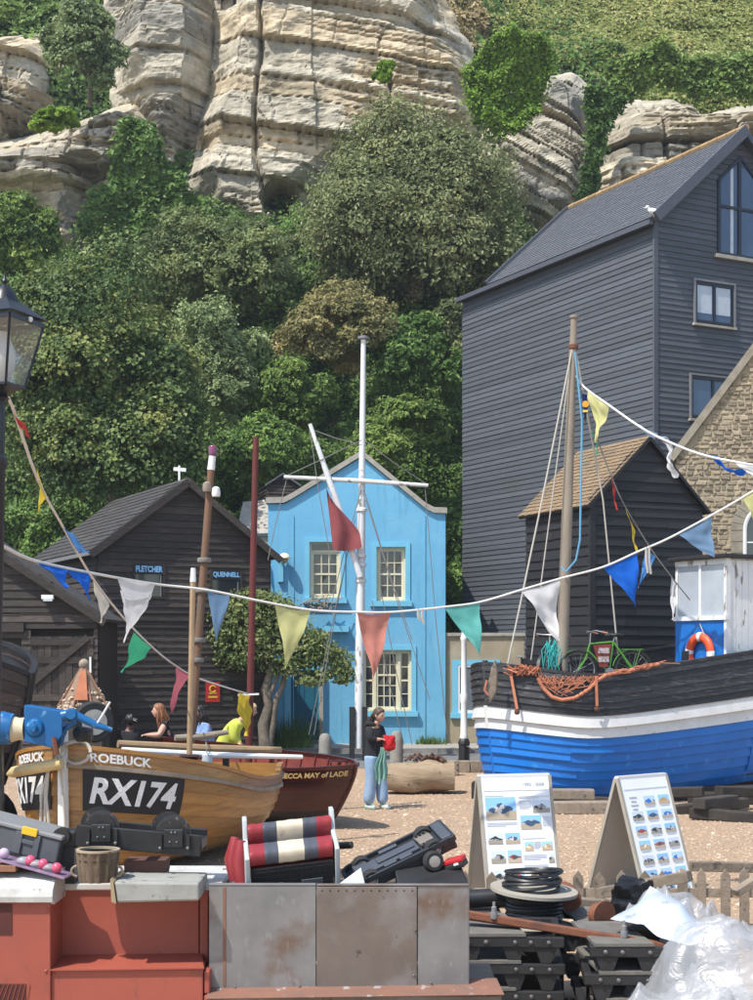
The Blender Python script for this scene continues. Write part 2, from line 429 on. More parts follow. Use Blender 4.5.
def cliff(name, poly, d, dip, seed, tmin=0.35, tmax=1.1, front=2.4, joint=2.6, caves=(), grey=0.5, warm=0.5, jt=0.5, lean=0.0, frac=1.0):
    pw = np.array([((x - CX) / FPX * d, CAM_H - (y - HY) / FPX * d) for x, y in poly])
    x0, z0 = pw.min(0) - 0.8; x1, z1 = pw.max(0) + 0.8
    gx = np.arange(x0, x1, STEP); gz = np.arange(z0, z1, STEP)
    X, Z = np.meshgrid(gx, gz)
    wob = 0.5 * fbm(X * 0.7, Z * 0.7, seed, 3)
    sd = sdf_poly(X + wob, Z + wob * 0.8, pw)
    # layered relief
    warp = 0.45 * fbm(X * 0.12, Z * 0.15, seed + 3, 2) + 0.05 * fbm(X * 1.2, Z * 1.2, seed + 4, 2)
    s = Z + dip * X + warp
    k, t, th = strata(s, seed, tmin, tmax)
    lay = hash1(k, seed)
    ew = np.clip(0.055 / th, 0.02, 0.45)
    edge = np.minimum(np.clip(t / ew, 0, 1), np.clip((1 - t) / (ew * 0.7), 0, 1))
    prof = np.sqrt(np.clip(1 - (1 - edge) ** 2, 0, 1))
    # joints: blocks along the layer
    u = X - dip * Z * 0.6 + 0.45 * fbm(X * 0.5, Z * 0.8, seed + 9, 3) + lay * 5
    jw = joint * (0.5 + hash1(k, seed + 5)); bi = np.floor(u / jw); bt = u / jw - bi
    blk = _hash(bi, k.astype(float), np.full(X.shape, float(seed)))
    jedge = np.clip(np.minimum(bt, 1 - bt) * jw / 0.07, 0, 1)
    jprof = np.where(hash1(k, seed + 8) > 0.25, jedge, 1)
    big = np.floor((u + 0.8 * fbm(X * .3, Z * .3, seed + 2, 2)) / 4.3); bb = _hash(big, big * 0, np.full(X.shape, seed + 77.0))
    prot = front * (np.clip(sd / 1.7 + 0.3, -0.6, 1) ** 1 - 0.0) * 1.0 - 0.25 * np.clip(1 - sd / 1.0, 0, 1)
    rel = (lay - 0.5) * 0.85 + (prof - 1) * 0.55 + (blk - 0.5) * 0.2 + (jprof - 1) * 0.16 * jt + (bb - 0.5) * 0.8
    k2, t2, th2 = strata(s * 1.0 + 0.05 * fbm(X * 3, Z * 3, seed, 2), seed + 100, 0.10, 0.30)
    e2 = np.minimum(np.clip(t2 / 0.25, 0, 1), np.clip((1 - t2) / 0.2, 0, 1)); thin = np.clip(fbm(X * 0.22, Z * 0.3, seed + 55, 2) * 2.5 + 0.55, 0.12, 1)
    rel = rel + thin * ((hash1(k2, seed + 6) - 0.5) * 0.34 + (e2 - 1) * 0.2)
    rel = rel + 0.34 * fbm(X * 0.45, Z * 0.6, seed + 20, 3) + 0.10 * fbm(X * 2.5, Z * 4.0, seed + 21, 3)
    fx = X + 0.5 * fbm(X * 0.4, Z * 0.25, seed + 60, 3); fi = np.floor(fx / 2.6); ft = np.abs(fx / 2.6 - fi - 0.15 - 0.7 * _hash(fi, fi * 0, np.full(X.shape, seed + 5.0))) * 2.6
    fon = (fbm(fi * 3.7, Z * 0.16, seed + 61, 1) > 0.1)
    rel = rel - np.where(fon, np.clip(1 - ft / 0.13, 0, 1), 0) * 0.6 * frac + (_hash(fi, fi * 0 + 3, np.full(X.shape, seed + 6.0)) - 0.5) * 0.3
    rel = rel - np.where(th < 0.42 * tmax, 0.55 * hash1(k, seed + 71), 0) * prof
    hole = np.zeros(X.shape)
    for (cx, cy, rx, ry, dep) in caves:
        c = P(cx, cy, d); q = ((X - c.x + 0.2 * fbm(X, Z, 8, 2)) / rx) ** 2 + ((Z - c.z) / ry) ** 2
        hole = hole + dep * np.clip((1.15 - q) * 2.2, 0, 1)
    Y = d + lean * (Z - pw[:, 1].mean()) + 2.0 - prot - rel * np.clip(sd * 1.5 + 0.6, 0, 1) + hole
    Y = np.maximum(Y, 40)
    # colour of the bed itself
    c_a = np.array([0.53, 0.475, 0.37]); c_b = np.array([0.435, 0.41, 0.345]); c_c = np.array([0.46, 0.38, 0.26]); c_d = np.array([0.24, 0.23, 0.205])
    h2 = hash1(k, seed + 31)[..., None]; n5 = fbm(X * 0.35, Z * 0.35, seed + 40, 3)[..., None]
    col = c_a * (1 - grey) + c_b * grey
    col = np.where(h2 < 0.14 * (0.5 + warm) + 0.25 * np.clip(n5 + .1 * warm, 0, 1), c_c * .8 + col * .2, col)
    col = np.where(h2 > 0.84 - 0.2 * grey, c_d * 0.75 + col * 0.25, col)
    col = col * (0.82 + 0.36 * hash1(k, seed + 33)[..., None]) * (0.8 + 0.35 * hash1(k2, seed + 34)[..., None]) * (1 + 0.25 * n5)
    vs = np.stack([X, Y, Z], -1).reshape(-1, 3)
    a, b = X.shape
    i2, j2 = np.meshgrid(np.arange(b - 1), np.arange(a - 1)); i2 = i2.ravel(); j2 = j2.ravel()
    keep = ((sd[:-1, :-1] > -0.7)).ravel()
    q = np.stack([j2 * b + i2, j2 * b + i2 + 1, (j2 + 1) * b + i2 + 1, (j2 + 1) * b + i2], -1)[keep]
    used = np.unique(q); remap = np.zeros(len(vs), int); remap[used] = np.arange(len(used))
    o = np_mesh(name, vs[used], remap[q], MAT['rock'], smooth=False)
    cc = np.concatenate([col.reshape(-1, 3), np.ones((a * b, 1))], 1)[used]
    attr(o, 'rock', cc, 'POINT', 'FLOAT_COLOR')
    tag(o, kind='structure'); return o
cliff('cliff_buttress', [(210, -60), (430, -60), (446, 8), (486, 56), (484, 130), (420, 170), (345, 170), (322, 195), (304, 225), (286, 250), (248, 250), (198, 222), (178, 180), (192, 120), (209, 60)], 60.6, 0.20, 3,
      tmin=0.3, tmax=1.5, caves=[(281, 203, 0.8, 0.7, 3.2)], grey=0.45, warm=0.6, lean=0.16, joint=3.4)
cliff('cliff_column', [(108, -60), (208, -60), (213, 60), (200, 110), (180, 178), (164, 188), (144, 136), (126, 112), (108, 30)], 61.2, 0.12, 8, tmin=0.3, tmax=1.4, grey=0.5, warm=0.4, lean=0.14)
cliff('cliff_ledge', [(-60, 140), (0, 126), (60, 106), (118, 84), (146, 128), (138, 168), (116, 200), (86, 186), (80, 250), (54, 246), (44, 210), (0, 196), (-60, 200)], 58.6, 0.06, 15, tmin=0.35, tmax=1.0, grey=0.2, warm=0.45, lean=0.35, joint=1.8, jt=1.2)
cliff('cliff_crag', [(-70, 20), (36, 16), (60, 60), (60, 110), (22, 140), (-70, 150)], 62.0, 0.3, 21, grey=0.55, warm=0.2, lean=0.3, tmin=0.25, tmax=0.8, jt=1.3)
cliff('cliff_face', [(476, 120), (512, 100), (538, 52), (568, 56), (604, 80), (600, 150), (596, 232), (540, 238), (500, 220), (472, 160)], 60.8, 0.55, 27, tmin=0.22, tmax=0.7, grey=0.75, warm=0.2, lean=0.25, joint=2.0, frac=0.0)
cliff('cliff_outcrop', [(590, 170), (608, 110), (636, 84), (690, 87), (722, 98), (770, 92), (850, 94), (850, 250), (582, 250), (584, 190)], 61.5, -0.04, 33, tmin=0.3, tmax=0.9, grey=0.3, warm=0.3, lean=0.35, joint=1.7, jt=1.3)

# ------------------------------------------------------------------ foliage
def rand_dirs(n, rng=RNG):
    v = rng.normal(size=(n, 3)); return v / np.linalg.norm(v, axis=1, keepdims=True)
def leaf_mesh(name, C, Nr, size, tint, m, parent=None, asp=0.55, bend=0.18):
    n = len(C); t = rand_dirs(n); t = t - (t * Nr).sum(1, keepdims=True) * Nr
    t /= np.linalg.norm(t, axis=1, keepdims=True) + 1e-9
    b = np.cross(Nr, t); s = np.asarray(size).reshape(-1, 1) * np.ones((n, 1))
    vs = np.empty((n, 4, 3), np.float32)
    vs[:, 0] = C - t * s * 0.5; vs[:, 2] = C + t * s * 0.5
    vs[:, 1] = C + b * s * asp * 0.5 + Nr * s * bend; vs[:, 3] = C - b * s * asp * 0.5 + Nr * s * bend
    o = np_mesh(name, vs.reshape(-1, 3), np.arange(n * 4).reshape(n, 4), m, parent, smooth=False)
    attr(o, 'tint', np.clip(tint, 0, 1)); return o
def lump_leaves(c, r, n, size, rng, tuft=0.28, down=0.55, base=0.5, var=0.25, spray=0.38):
    """leaves of one rounded branch end: tufts over the outside of an ellipsoid"""
    c = np.array(c); r = np.array(r)
    nt = max(6, int(n / 18))
    td = rand_dirs(nt, rng); td[:, 2] = np.where(td[:, 2] < -0.45, -td[:, 2] * down, td[:, 2]); td /= np.linalg.norm(td, axis=1, keepdims=True)
    tr = 0.74 + 0.46 * rng.random(nt) ** 1.3
    tt = rng.normal(base, var * 0.6, nt)
    idx = rng.integers(0, nt, n)
    p = td[idx] * tr[idx][:, None] + rng.normal(0, tuft * 0.5, (n, 3)) * np.array([1, 1, 0.8])
    nrm = td[idx] * 0.8 + rng.normal(0, spray, (n, 3)) + np.array([-0.15, -0.2, 0.35]); nrm /= np.linalg.norm(nrm, axis=1, keepdims=True)
    return c + p * r, nrm, size * rng.uniform(0.5, 1.65, n), tt[idx] + rng.normal(0, var * 0.5, n)
def tree(name, label, px, py, d, wpx, hpx, lumps, leaves, size, m, cat='tree', trunk=True, base=0.5, seed=1, depth=0.8, lr=(0.2, 0.36), group=None, ground=None, shape=None, asp=0.55):
    """crown centred at photo pixel (px,py); wpx,hpx are its half extents in photo pixels"""
    rng = np.random.default_rng(seed); k = d / FPX
    c = np.array(P(px, py, d)); r = np.array([wpx * k, wpx * k * depth, hpx * k])
    gx, gz = c[0], c[2] - r[2]
    by = float(hillY(gx, gz)) if ground is None else c[1]
    bz = gz - 0.3 if ground is None else ground
    root = Vector((c[0], min(c[1] + 0.9 * r[1], by) if ground is None else c[1], bz + (0.5 * r[2] if ground is None else 0)))
    o = thing(name, label, cat, root, group=group)
    Cs = []; Ns = []; Ss = []; Ts = []; cents = []
    for i in range(lumps):
        for _try in range(40):
            q = rand_dirs(1, rng)[0]
            if q[1] > 0.45: q[1] = -q[1]
            rad = 0.35 + 0.5 * rng.random() ** 0.6
            lc = q * rad * (1.0 + 0.55 * float(fbm(np.array([q[0] * 1.7]), np.array([q[2] * 1.7]), seed * 3.1 + q[1], 2)[0]))
            lc[0] *= 1 - 0.3 * lc[2]; lc[1] *= 1 - 0.3 * lc[2]
            if all(np.linalg.norm(lc - e) > 0.9 / lumps ** 0.42 for e in cents): break
        cents.append(lc)
        f = rng.uniform(lr[0] * .7, lr[1] * 1.1)
        lrad = np.array([r[0] * f, max(r[1] * f, r[0] * f * 0.7), min(r[2] * f * 1.15, r[0] * f * 1.15)])
        n = int(leaves / lumps * (0.6 + 0.8 * rng.random()))
        a = lump_leaves(c + lc * r * 0.86, lrad, n, size, rng, base=base + rng.normal(0, 0.19))
        Cs.append(a[0]); Ns.append(a[1]); Ss.append(a[2]); Ts.append(a[3])
    C = np.concatenate(Cs); Nn = np.concatenate(Ns); S = np.concatenate(Ss); T = np.concatenate(Ts)
    leaf_mesh('crown', C, Nn, S, T, m, o, asp=asp)
    if trunk:
        tb = MB(); top = Vector(c) + Vector((0, 0.1 * r[1], 0.1 * r[2])); tr = max(0.07, 0.05 * r[0])
        mid = (root + top) / 2 + Vector((0.06 * r[0], 0, 0))
        tb.tube([root - Vector((0, 0, 0.4)), mid, top], [tr * 1.3, tr, tr * 0.5], 7)
        for e in cents[:: max(1, lumps // 14)]:
            end = Vector(c + e * r * 0.86); st = root.lerp(top, rng.uniform(0.35, 0.95))
            tb.tube([st, (st + end) / 2 + Vector((0, 0, 0.08 * r[2])), end], [tr * 0.5, tr * 0.32, tr * 0.12], 5)
        tb.build('trunk', MAT['bark'], o)
    return o
LM = {}
LM['sycamore'] = leaf_mat('sycamore_leaf', (0.062, 0.110, 0.034), (0.151, 0.215, 0.064), (0.358, 0.356, 0.103))
LM['holm'] = leaf_mat('holm_oak_leaf', (0.115, 0.140, 0.055), (0.236, 0.266, 0.113), (0.383, 0.390, 0.171))
LM['silver'] = leaf_mat('silver_leaf', (0.128, 0.182, 0.074), (0.255, 0.325, 0.137), (0.435, 0.494, 0.225))
LM['grey'] = leaf_mat('grey_green_leaf', (0.090, 0.124, 0.047), (0.185, 0.234, 0.087), (0.319, 0.351, 0.141))
LM['tan'] = leaf_mat('straw_green_leaf', (0.148, 0.151, 0.055), (0.285, 0.260, 0.106), (0.456, 0.385, 0.170))
LM['ivy'] = leaf_mat('ivy_leaf', (0.054, 0.110, 0.025), (0.128, 0.221, 0.051), (0.281, 0.403, 0.102))
LM['bright'] = leaf_mat('bright_leaf', (0.125, 0.218, 0.025), (0.239, 0.374, 0.047), (0.410, 0.520, 0.085))
LM['midgreen'] = leaf_mat('mid_green_leaf', (0.076, 0.136, 0.028), (0.172, 0.260, 0.059), (0.307, 0.403, 0.102))
LM['grass'] = leaf_mat('hill_grass', (0.148, 0.187, 0.047), (0.262, 0.302, 0.081), (0.479, 0.426, 0.162))
LM['dry'] = leaf_mat('dry_scrub', (0.217, 0.172, 0.076), (0.353, 0.281, 0.132), (0.524, 0.406, 0.204))

def carpet(name, poly, n, size, m, base=0.45, out=0.35, seed=1, kind='stuff', dcliff=None, asp=0.6, clump=1.0, upright=0.35):
    """ground cover over the hill surface inside a region"""
    rng = np.random.default_rng(seed); poly = np.array(poly, float)
    lo = poly.min(0); hi = poly.max(0); pts = np.empty((0, 2))
    while len(pts) < n:
        q = rng.uniform(lo, hi, (n * 2, 2)); pts = np.concatenate([pts, q[sdf_poly(q[:, 0], q[:, 1], poly) > 0]])
    pts = pts[:n]
    if dcliff is not None: pts = pts + rng.normal(0, 3.2, (n, 2)) + 3 * np.stack([fbm(pts[:, 0] * .06, pts[:, 1] * .06, seed, 3), fbm(pts[:, 0] * .06 + 9, pts[:, 1] * .06, seed, 3)], -1)
    if dcliff is None: X, Y, Z = hill_hit(pts[:, 0], pts[:, 1])
    else:
        Y = np.full(n, float(dcliff)); X = (pts[:, 0] - CX) / FPX * Y; Z = CAM_H - (pts[:, 1] - HY) / FPX * Y
    cl = fbm(X * 0.55, Z * 0.55, seed + 2.5, 3); cl2 = fbm(X * 1.6, Z * 1.6, seed + 7.5, 2)
    h = out * (0.9 + 1.6 * cl * clump + 0.7 * cl2) + rng.normal(0, 0.16, n) * out
    C = np.stack([X, Y - h * 0.75, Z + h * 0.5], -1)
    e = 0.4
    gx = (fbm((X + e) * 0.55, Z * 0.55, seed + 2.5, 3) - cl) * 2.2; gz = (fbm(X * 0.55, (Z + e) * 0.55, seed + 2.5, 3) - cl) * 2.2
    nrm = np.stack([-gx * out * 1.6, -np.ones(n), upright - gz * out * 1.6 + 0.25], -1) + rng.normal(0, 0.5, (n, 3))
    nrm /= np.linalg.norm(nrm, axis=1, keepdims=True)
    o = leaf_mesh(name, C, nrm, size * rng.uniform(0.6, 1.35, n), base + 0.28 * cl + 0.2 * cl2 + rng.normal(0, 0.17, n), m, None, asp=asp)
    if kind == 'stuff': tag(o, kind='stuff')
    return o
# undergrowth and ivy that nobody could count
tag(carpet('ivy_ground_cover', [(-90, 180), (60, 230), (140, 130), (190, 215), (260, 235), (300, 230), (480, 180), (860, 180), (860, 400), (500, 420), (500, 680), (-90, 680)], 190000, 0.172, LM['ivy'], seed=3, out=0.95), 'dark green ivy and bramble covering the slope under the cliff', 'ivy')
tag(carpet('upper_scrub', [(425, -60), (860, -60), (860, 140), (725, 135), (690, 130), (640, 125), (610, 125), (598, 85), (545, 58), (520, 60), (478, 60), (440, 10)], 50000, 0.26, LM['grass'], seed=5, out=0.28, base=0.52, upright=0.7), 'sunlit grass and scrub on the hilltop slope', 'scrub')
tag(carpet('cliff_top_scrub', [(395, -40), (450, -40), (488, 30), (484, 62), (470, 58), (440, 14)], 3200, 0.30, LM['dry'], seed=6, out=0.6, base=0.45), 'dry straw coloured scrub along the top edge of the main cliff', 'scrub')
tag(carpet('gully_ivy', [(586, 100), (618, 95), (612, 125), (596, 165), (588, 225), (578, 215), (590, 150)], 3800, 0.26, LM['ivy'], seed=8, dcliff=59.6, out=0.5, base=0.3), 'dark ivy filling the cleft between the right cliffs', 'ivy')
tag(carpet('outcrop_ivy', [(606, 74), (650, 66), (700, 70), (860, 70), (860, 110), (735, 108), (700, 103), (650, 94), (612, 114)], 9500, 0.28, LM['midgreen'], seed=9, dcliff=59.8, out=0.6, base=0.5), 'mid green ivy hanging over the top of the pale outcrop', 'ivy')
tag(carpet('cleft_scrub', [(128, 130), (150, 135), (172, 180), (200, 215), (215, 250), (130, 260), (80, 240), (112, 195)], 6500, 0.27, LM['ivy'], seed=10, dcliff=58.2, out=0.6, base=0.4), 'dark creeper hanging below the rock column', 'creeper')
tag(carpet('crag_scrub', [(-60, -40), (118, -40), (116, 20), (60, 20), (30, 36), (-60, 40)], 5200, 0.28, LM['midgreen'], seed=12, out=0.5, base=0.35), 'low green scrub above the grey crag', 'scrub')

tag(carpet('cliff_creeper', [(-90, -40), (500, -40), (620, 60), (620, 230), (480, 300), (-90, 260)], 26000, 0.3, LM['ivy'], seed=14, out=0.4, base=0.35), 'dark creeper in the clefts between the cliff masses', 'creeper')
tree('cliff_tree', 'big rounded olive grey evergreen tree spreading below the main cliff', 414, 222, 56.5, 134, 120, 56, 91000, 0.150, LM['holm'], seed=3, base=0.5)
tree('sycamore_tree', 'large broadleaf tree with browning leaves behind the black shed', 98, 402, 44.5, 122, 150, 54, 85800, 0.121, LM['sycamore'], seed=5, base=0.42, asp=0.8)
tree('dark_shrub', 'dark grey green shrub above the silvery bush', 212, 270, 54, 86, 62, 28, 29835, 0.141, LM['grey'], cat='shrub', trunk=False, seed=7)
tree('silver_bush', 'pale silvery green bush right of the browning tree', 212, 368, 49.5, 62, 70, 24, 26325, 0.115, LM['silver'], cat='bush', trunk=False, seed=9, base=0.55)
tree('straw_bush', 'straw coloured bush at the middle of the slope below the big evergreen', 335, 332, 52, 64, 50, 20, 19305, 0.128, LM['tan'], cat='bush', trunk=False, seed=11)
tree('ledge_tree', 'grey green windswept tree on the ledge at upper left', 84, 50, 58.5, 46, 54, 18, 19305, 0.150, LM['silver'], seed=13, base=0.42)
tree('ledge_bush', 'small bright yellow green bush on the rock ledge', 56, 124, 56.5, 32, 17, 10, 9126, 0.128, LM['bright'], cat='bush', seed=15, trunk=False, base=0.6)
tag(carpet('ivy_patch', [(467, 78), (480, 62), (512, 58), (547, 60), (552, 74), (540, 100), (530, 128), (516, 150), (492, 150), (474, 134), (464, 108)], 13000, 0.17, LM['bright'], seed=17, out=0.8, base=0.22, dcliff=57.9, kind=None), 'bright green ivy sheet draped between the two right cliffs', 'ivy')
tree('left_shrub', 'dark green shrub at the left edge below the ledge', 26, 238, 55, 48, 52, 16, 19305, 0.153, LM['midgreen'], cat='shrub', trunk=False, seed=19, base=0.4)
tree('laurel_bush', 'dark leafy bush above the blue house chimney side', 415, 362, 51.5, 50, 50, 16, 14040, 0.153, LM['ivy'], cat='bush', trunk=False, seed=21, base=0.5)
tree('slope_bush', 'mid green bush on the slope right above the blue house', 405, 432, 49.5, 62, 44, 16, 21937, 0.128, LM['midgreen'], cat='bush', trunk=False, seed=23, base=0.6)
tree('bramble_bush', 'mid green bush left of the white flagpole top', 288, 402, 50, 56, 50, 18, 16672, 0.128, LM['midgreen'], cat='bush', trunk=False, seed=25, base=0.5)
tree('shaded_bush', 'green bush between the red pole and the blue house gable', 262, 455, 48.5, 46, 42, 12, 15795, 0.128, LM['ivy'], cat='bush', trunk=False, seed=27, base=0.55)
tree('olive_shrub', 'olive shrub below the dark cliff cave', 255, 250, 56.5, 40, 30, 10, 11407, 0.141, LM['holm'], cat='shrub', trunk=False, seed=29, base=0.4)
tree('low_evergreen', 'grey green evergreen at the lower right of the big rounded tree', 455, 338, 52.5, 36, 44, 12, 14040, 0.134, LM['holm'], cat='shrub', trunk=False, seed=31, base=0.45)
tree('hilltop_bush', 'grey green bush on the hilltop left of the grass slope', 545, 28, 78, 42, 20, 10, 10530, 0.205, LM['grey'], cat='bush', seed=33, trunk=False, base=0.6)
tree('hilltop_thicket', 'dark thicket at the top edge above the ivy mound', 470, 22, 74, 36, 22, 10, 8775, 0.192, LM['midgreen'], cat='bush', seed=35, trunk=False, base=0.5)
tree('gully_bush', 'dark green bush in the gully above the right outcrop', 610, 62, 70, 36, 22, 10, 9652, 0.192, LM['midgreen'], cat='bush', seed=37, trunk=False, base=0.45)
tree('cliff_edge_bush', 'yellow green tuft clinging to the main cliff face', 388, 72, 57.8, 14, 16, 6, 2632, 0.153, LM['bright'], cat='bush', seed=39, trunk=False, base=0.3)
# pebbles of the shingle beach in front
rng = np.random.default_rng(5)
n = 60000
u = rng.random(n); dd = 12.5 + 21.0 * u ** 1.1
xx = ((rng.uniform(-90, 860, n)) - CX) / FPX * dd
sz = rng.lognormal(-4.2, 0.36, n)
base = np.array([[1, 0, 0], [0, 1, 0], [-1, 0, 0], [0, -1, 0], [0, 0, 0.7], [0, 0, -0.4]])
fac = np.array([[0, 1, 4], [1, 2, 4], [2, 3, 4], [3, 0, 4]])
a = rng.random(n) * 6.28; ca, sa = np.cos(a), np.sin(a); el = rng.uniform(0.7, 1.3, n)
bv = base[None] * np.stack([sz * el, sz / el, sz * 0.8], -1)[:, None, :]
pv_ = np.empty_like(bv); pv_[..., 0] = bv[..., 0] * ca[:, None] - bv[..., 1] * sa[:, None] + xx[:, None]
pv_[..., 1] = bv[..., 0] * sa[:, None] + bv[..., 1] * ca[:, None] + dd[:, None]; pv_[..., 2] = bv[..., 2] + 0.003
pb = leaf_mat('pebble', (0.22, 0.14, 0.085), (0.43, 0.30, 0.19), (0.60, 0.49, 0.36), transl=0.0, rough=0.8)
o = np_mesh('beach_pebbles', pv_.reshape(-1, 3), (fac[None] + (np.arange(n) * 6)[:, None, None]).reshape(-1, 3), pb, smooth=True)
attr(o, 'tint', np.repeat(np.clip(rng.normal(0.5, 0.22, n), 0, 1), 4)); tag(o, 'tan and cream pebbles of the shingle beach', 'pebbles', kind='stuff')
# ================================================================== BUILDINGS
class Wall:
    """vertical wall from plan point a to b; n is its outward normal"""
    def __init__(s, a, b):
        s.a = Vector((a[0], a[1], 0)); s.b = Vector((b[0], b[1], 0)); s.L = (s.b - s.a).length
        s.t = (s.b - s.a).normalized(); s.n = Vector((s.t.y, -s.t.x, 0))
    def pt(s, u, z, off=0.0): return s.a + s.t * u + s.n * off + Vector((0, 0, z))
    def at(s, px, py):
        k = (px - CX) / FPX          # solve (a+t*u).x = k*(a+t*u).y
        u = (k * s.a.y - s.a.x) / (s.t.x - k * s.t.y)
        d = s.a.y + s.t.y * u
        return u, CAM_H - (py - HY) / FPX * d
    def block(s, mb, u0, u1, z0, z1, o0, o1):
        p = [s.pt(u, z, o) for u in (u0, u1) for o in (o0, o1) for z in (z0, z1)]
        return mb.add(p, [(0, 1, 3, 2), (4, 6, 7, 5), (0, 4, 5, 1), (2, 3, 7, 6), (0, 2, 6, 4), (1, 5, 7, 3)])
def boards(wl, parent, z0, z1, pitch, m, lim=None, openings=(), thick=0.028, name='board', jitter=0.0, u0=0.0, u1=None, rng=random):
    """weatherboards one by one; lim(z)->(ulo,uhi) trims a gable"""
    if u1 is None: u1 = wl.L
    z = z0; cnt = 0
    while z < z1 - 0.02:
        zt = min(z + pitch * 1.08, z1)
        lo_b, hi_b = lim(z) if lim else (u0, u1)
        lo_t, hi_t = lim(zt) if lim else (u0, u1)
        if hi_t - lo_t < 0.0 : hi_t = lo_t = (hi_t + lo_t) / 2
        if hi_b - lo_b < 0.1: break
        segs = [(lo_b, hi_b, lo_t, hi_t)]
        for (a, b, c, d) in openings:
            if c < z + pitch * 0.9 and d > z + pitch * 0.1:
                new = []
                for (p, q, r, t) in segs:
                    if a <= p and b >= q: continue
                    if b <= p or a >= q: new.append((p, q, r, t)); continue
                    if a > p: new.append((p, a, r, a))
                    if b < q: new.append((b, q, b, t))
                segs = new
        if jitter and not lim:
            new = []
            for (p, q, r, t) in segs:
                if q - p > 1.6 and rng.random() < .75: c_ = lerp(p, q, rng.uniform(.25, .75)); new += [(p, c_ - .003, r, c_ - .003), (c_ + .003, q, c_ + .003, t)]
                else: new.append((p, q, r, t))
            segs = new
        for (p, q, r, t) in segs:
            if q - p < 0.06: continue
            j = rng.uniform(-jitter, jitter); tl = rng.uniform(-jitter, jitter) * 0.7
            th = thick * rng.uniform(0.85, 1.2)
            vs = [wl.pt(p, z + j, 0.004), wl.pt(q, z + j + tl, 0.004), wl.pt(t, zt + j + tl, 0.002), wl.pt(r, zt + j, 0.002),
                  wl.pt(p, z + j, th + 0.012), wl.pt(q, z + j + tl, th + 0.012), wl.pt(t, zt + j + tl, 0.010), wl.pt(r, zt + j, 0.010)]
            MB().add(vs, [(0, 3, 2, 1), (4, 5, 6, 7), (0, 1, 5, 4), (1, 2, 6, 5), (2, 3, 7, 6), (3, 0, 4, 7)]).build(name, m, parent)
            cnt += 1
        z += pitch
    return cnt
def slab(mb, quad, thick):
    """roof slab: quad corners in order, thickness downwards along normal"""
    q = [Vector(x) for x in quad]; n = (q[1] - q[0]).cross(q[3] - q[0]).normalized()
    if n.z < 0: n = -n
    return mb.prism(q, -n * thick)
def roof_courses(quad, nrow, ncol, m, parent, thick=0.02, name='roof_covering', seed=1, gap=0.0, jit=0.01):
    """tile courses: quad = eave a, eave b, ridge b, ridge a; lapped rows joined into one part"""
    rng = random.Random(seed); a, b, c, d = [Vector(x) for x in quad]
    n = (b - a).cross(d - a).normalized()
    if n.z < 0: n = -n
    mb = MB()
    for i in range(nrow):
        v0 = i / nrow; v1 = min(1.0, (i + 1.12) / nrow)
        off = (i % 2) * 0.5
        us = [0.0] + [(k + off) / ncol for k in range(ncol + 1) if 0.002 < (k + off) / ncol < 0.998] + [1.0]
        for u0, u1 in zip(us[:-1], us[1:]):
            h = thick * rng.uniform(0.8, 1.5); dv = rng.uniform(-jit, jit) / nrow
            def q(u, v, o): return a.lerp(b, u).lerp(d.lerp(c, u), v) + n * o
            e = gap / ncol
            vs = [q(u0 + e, v0 + dv, 0), q(u1 - e, v0 + dv, 0), q(u1 - e, v1, 0), q(u0 + e, v1, 0), q(u0 + e, v0 + dv, thick + h), q(u1 - e, v0 + dv, thick + h), q(u1 - e, v1, h * 0.4), q(u0 + e, v1, h * 0.4)]
            mb.add(vs, [(4, 5, 6, 7), (0, 1, 5, 4), (1, 2, 6, 5), (3, 0, 4, 7)])
    o = mb.build(name, m, parent, fix=False); tag(o, kind='stuff'); return o
def text_verts(txt, size, bold=0.0, extrude=0.004, align='CENTER'):
    cu = bpy.data.curves.new('t', 'FONT'); cu.body = txt; cu.size = size; cu.extrude = extrude; cu.offset = bold
    cu.align_x = align; cu.align_y = 'CENTER'; cu.resolution_u = 3
    ob = bpy.data.objects.new('t', cu); COL.objects.link(ob)
    dg = bpy.context.evaluated_depsgraph_get(); me = ob.evaluated_get(dg).to_mesh()
    vs = [v.co.copy() for v in me.vertices]; fs = [tuple(p.vertices) for p in me.polygons]
    ob.evaluated_get(dg).to_mesh_clear(); bpy.data.objects.remove(ob); bpy.data.curves.remove(cu)
    return vs, fs
def fit_text(txt, w, h, bold=0.0, extrude=0.003):
    vs, fs = text_verts(txt, 1.0, bold, 0.0 if extrude == 0 else 0.02)
    xs = [v.x for v in vs]; ys = [v.y for v in vs]
    sx = w / (max(xs) - min(xs)); sy = h / (max(ys) - min(ys)); cx = (max(xs) + min(xs)) / 2; cy = (max(ys) + min(ys)) / 2
    return [Vector(((v.x - cx) * sx, (v.y - cy) * sy, v.z / 0.02 * extrude)) for v in vs], fs
def wall_text(wl, txt, u, z, wdt, hgt, m, parent, off, bold=0.02, name='lettering'):
    vs, fs = fit_text(txt, wdt, hgt, bold)
    mb = MB(); mb.add([wl.pt(u + q.x, z + q.y, off + q.z) for q in vs], fs); return mb.build(name, m, parent, fix=False)
def house_wall_poly(wl, poly, thick, parent, m, name='wall'):
    mb = MB(); mb.prism([wl.pt(u, z, 0) for u, z in poly], -wl.n * thick); return mb.build(name, m, parent)

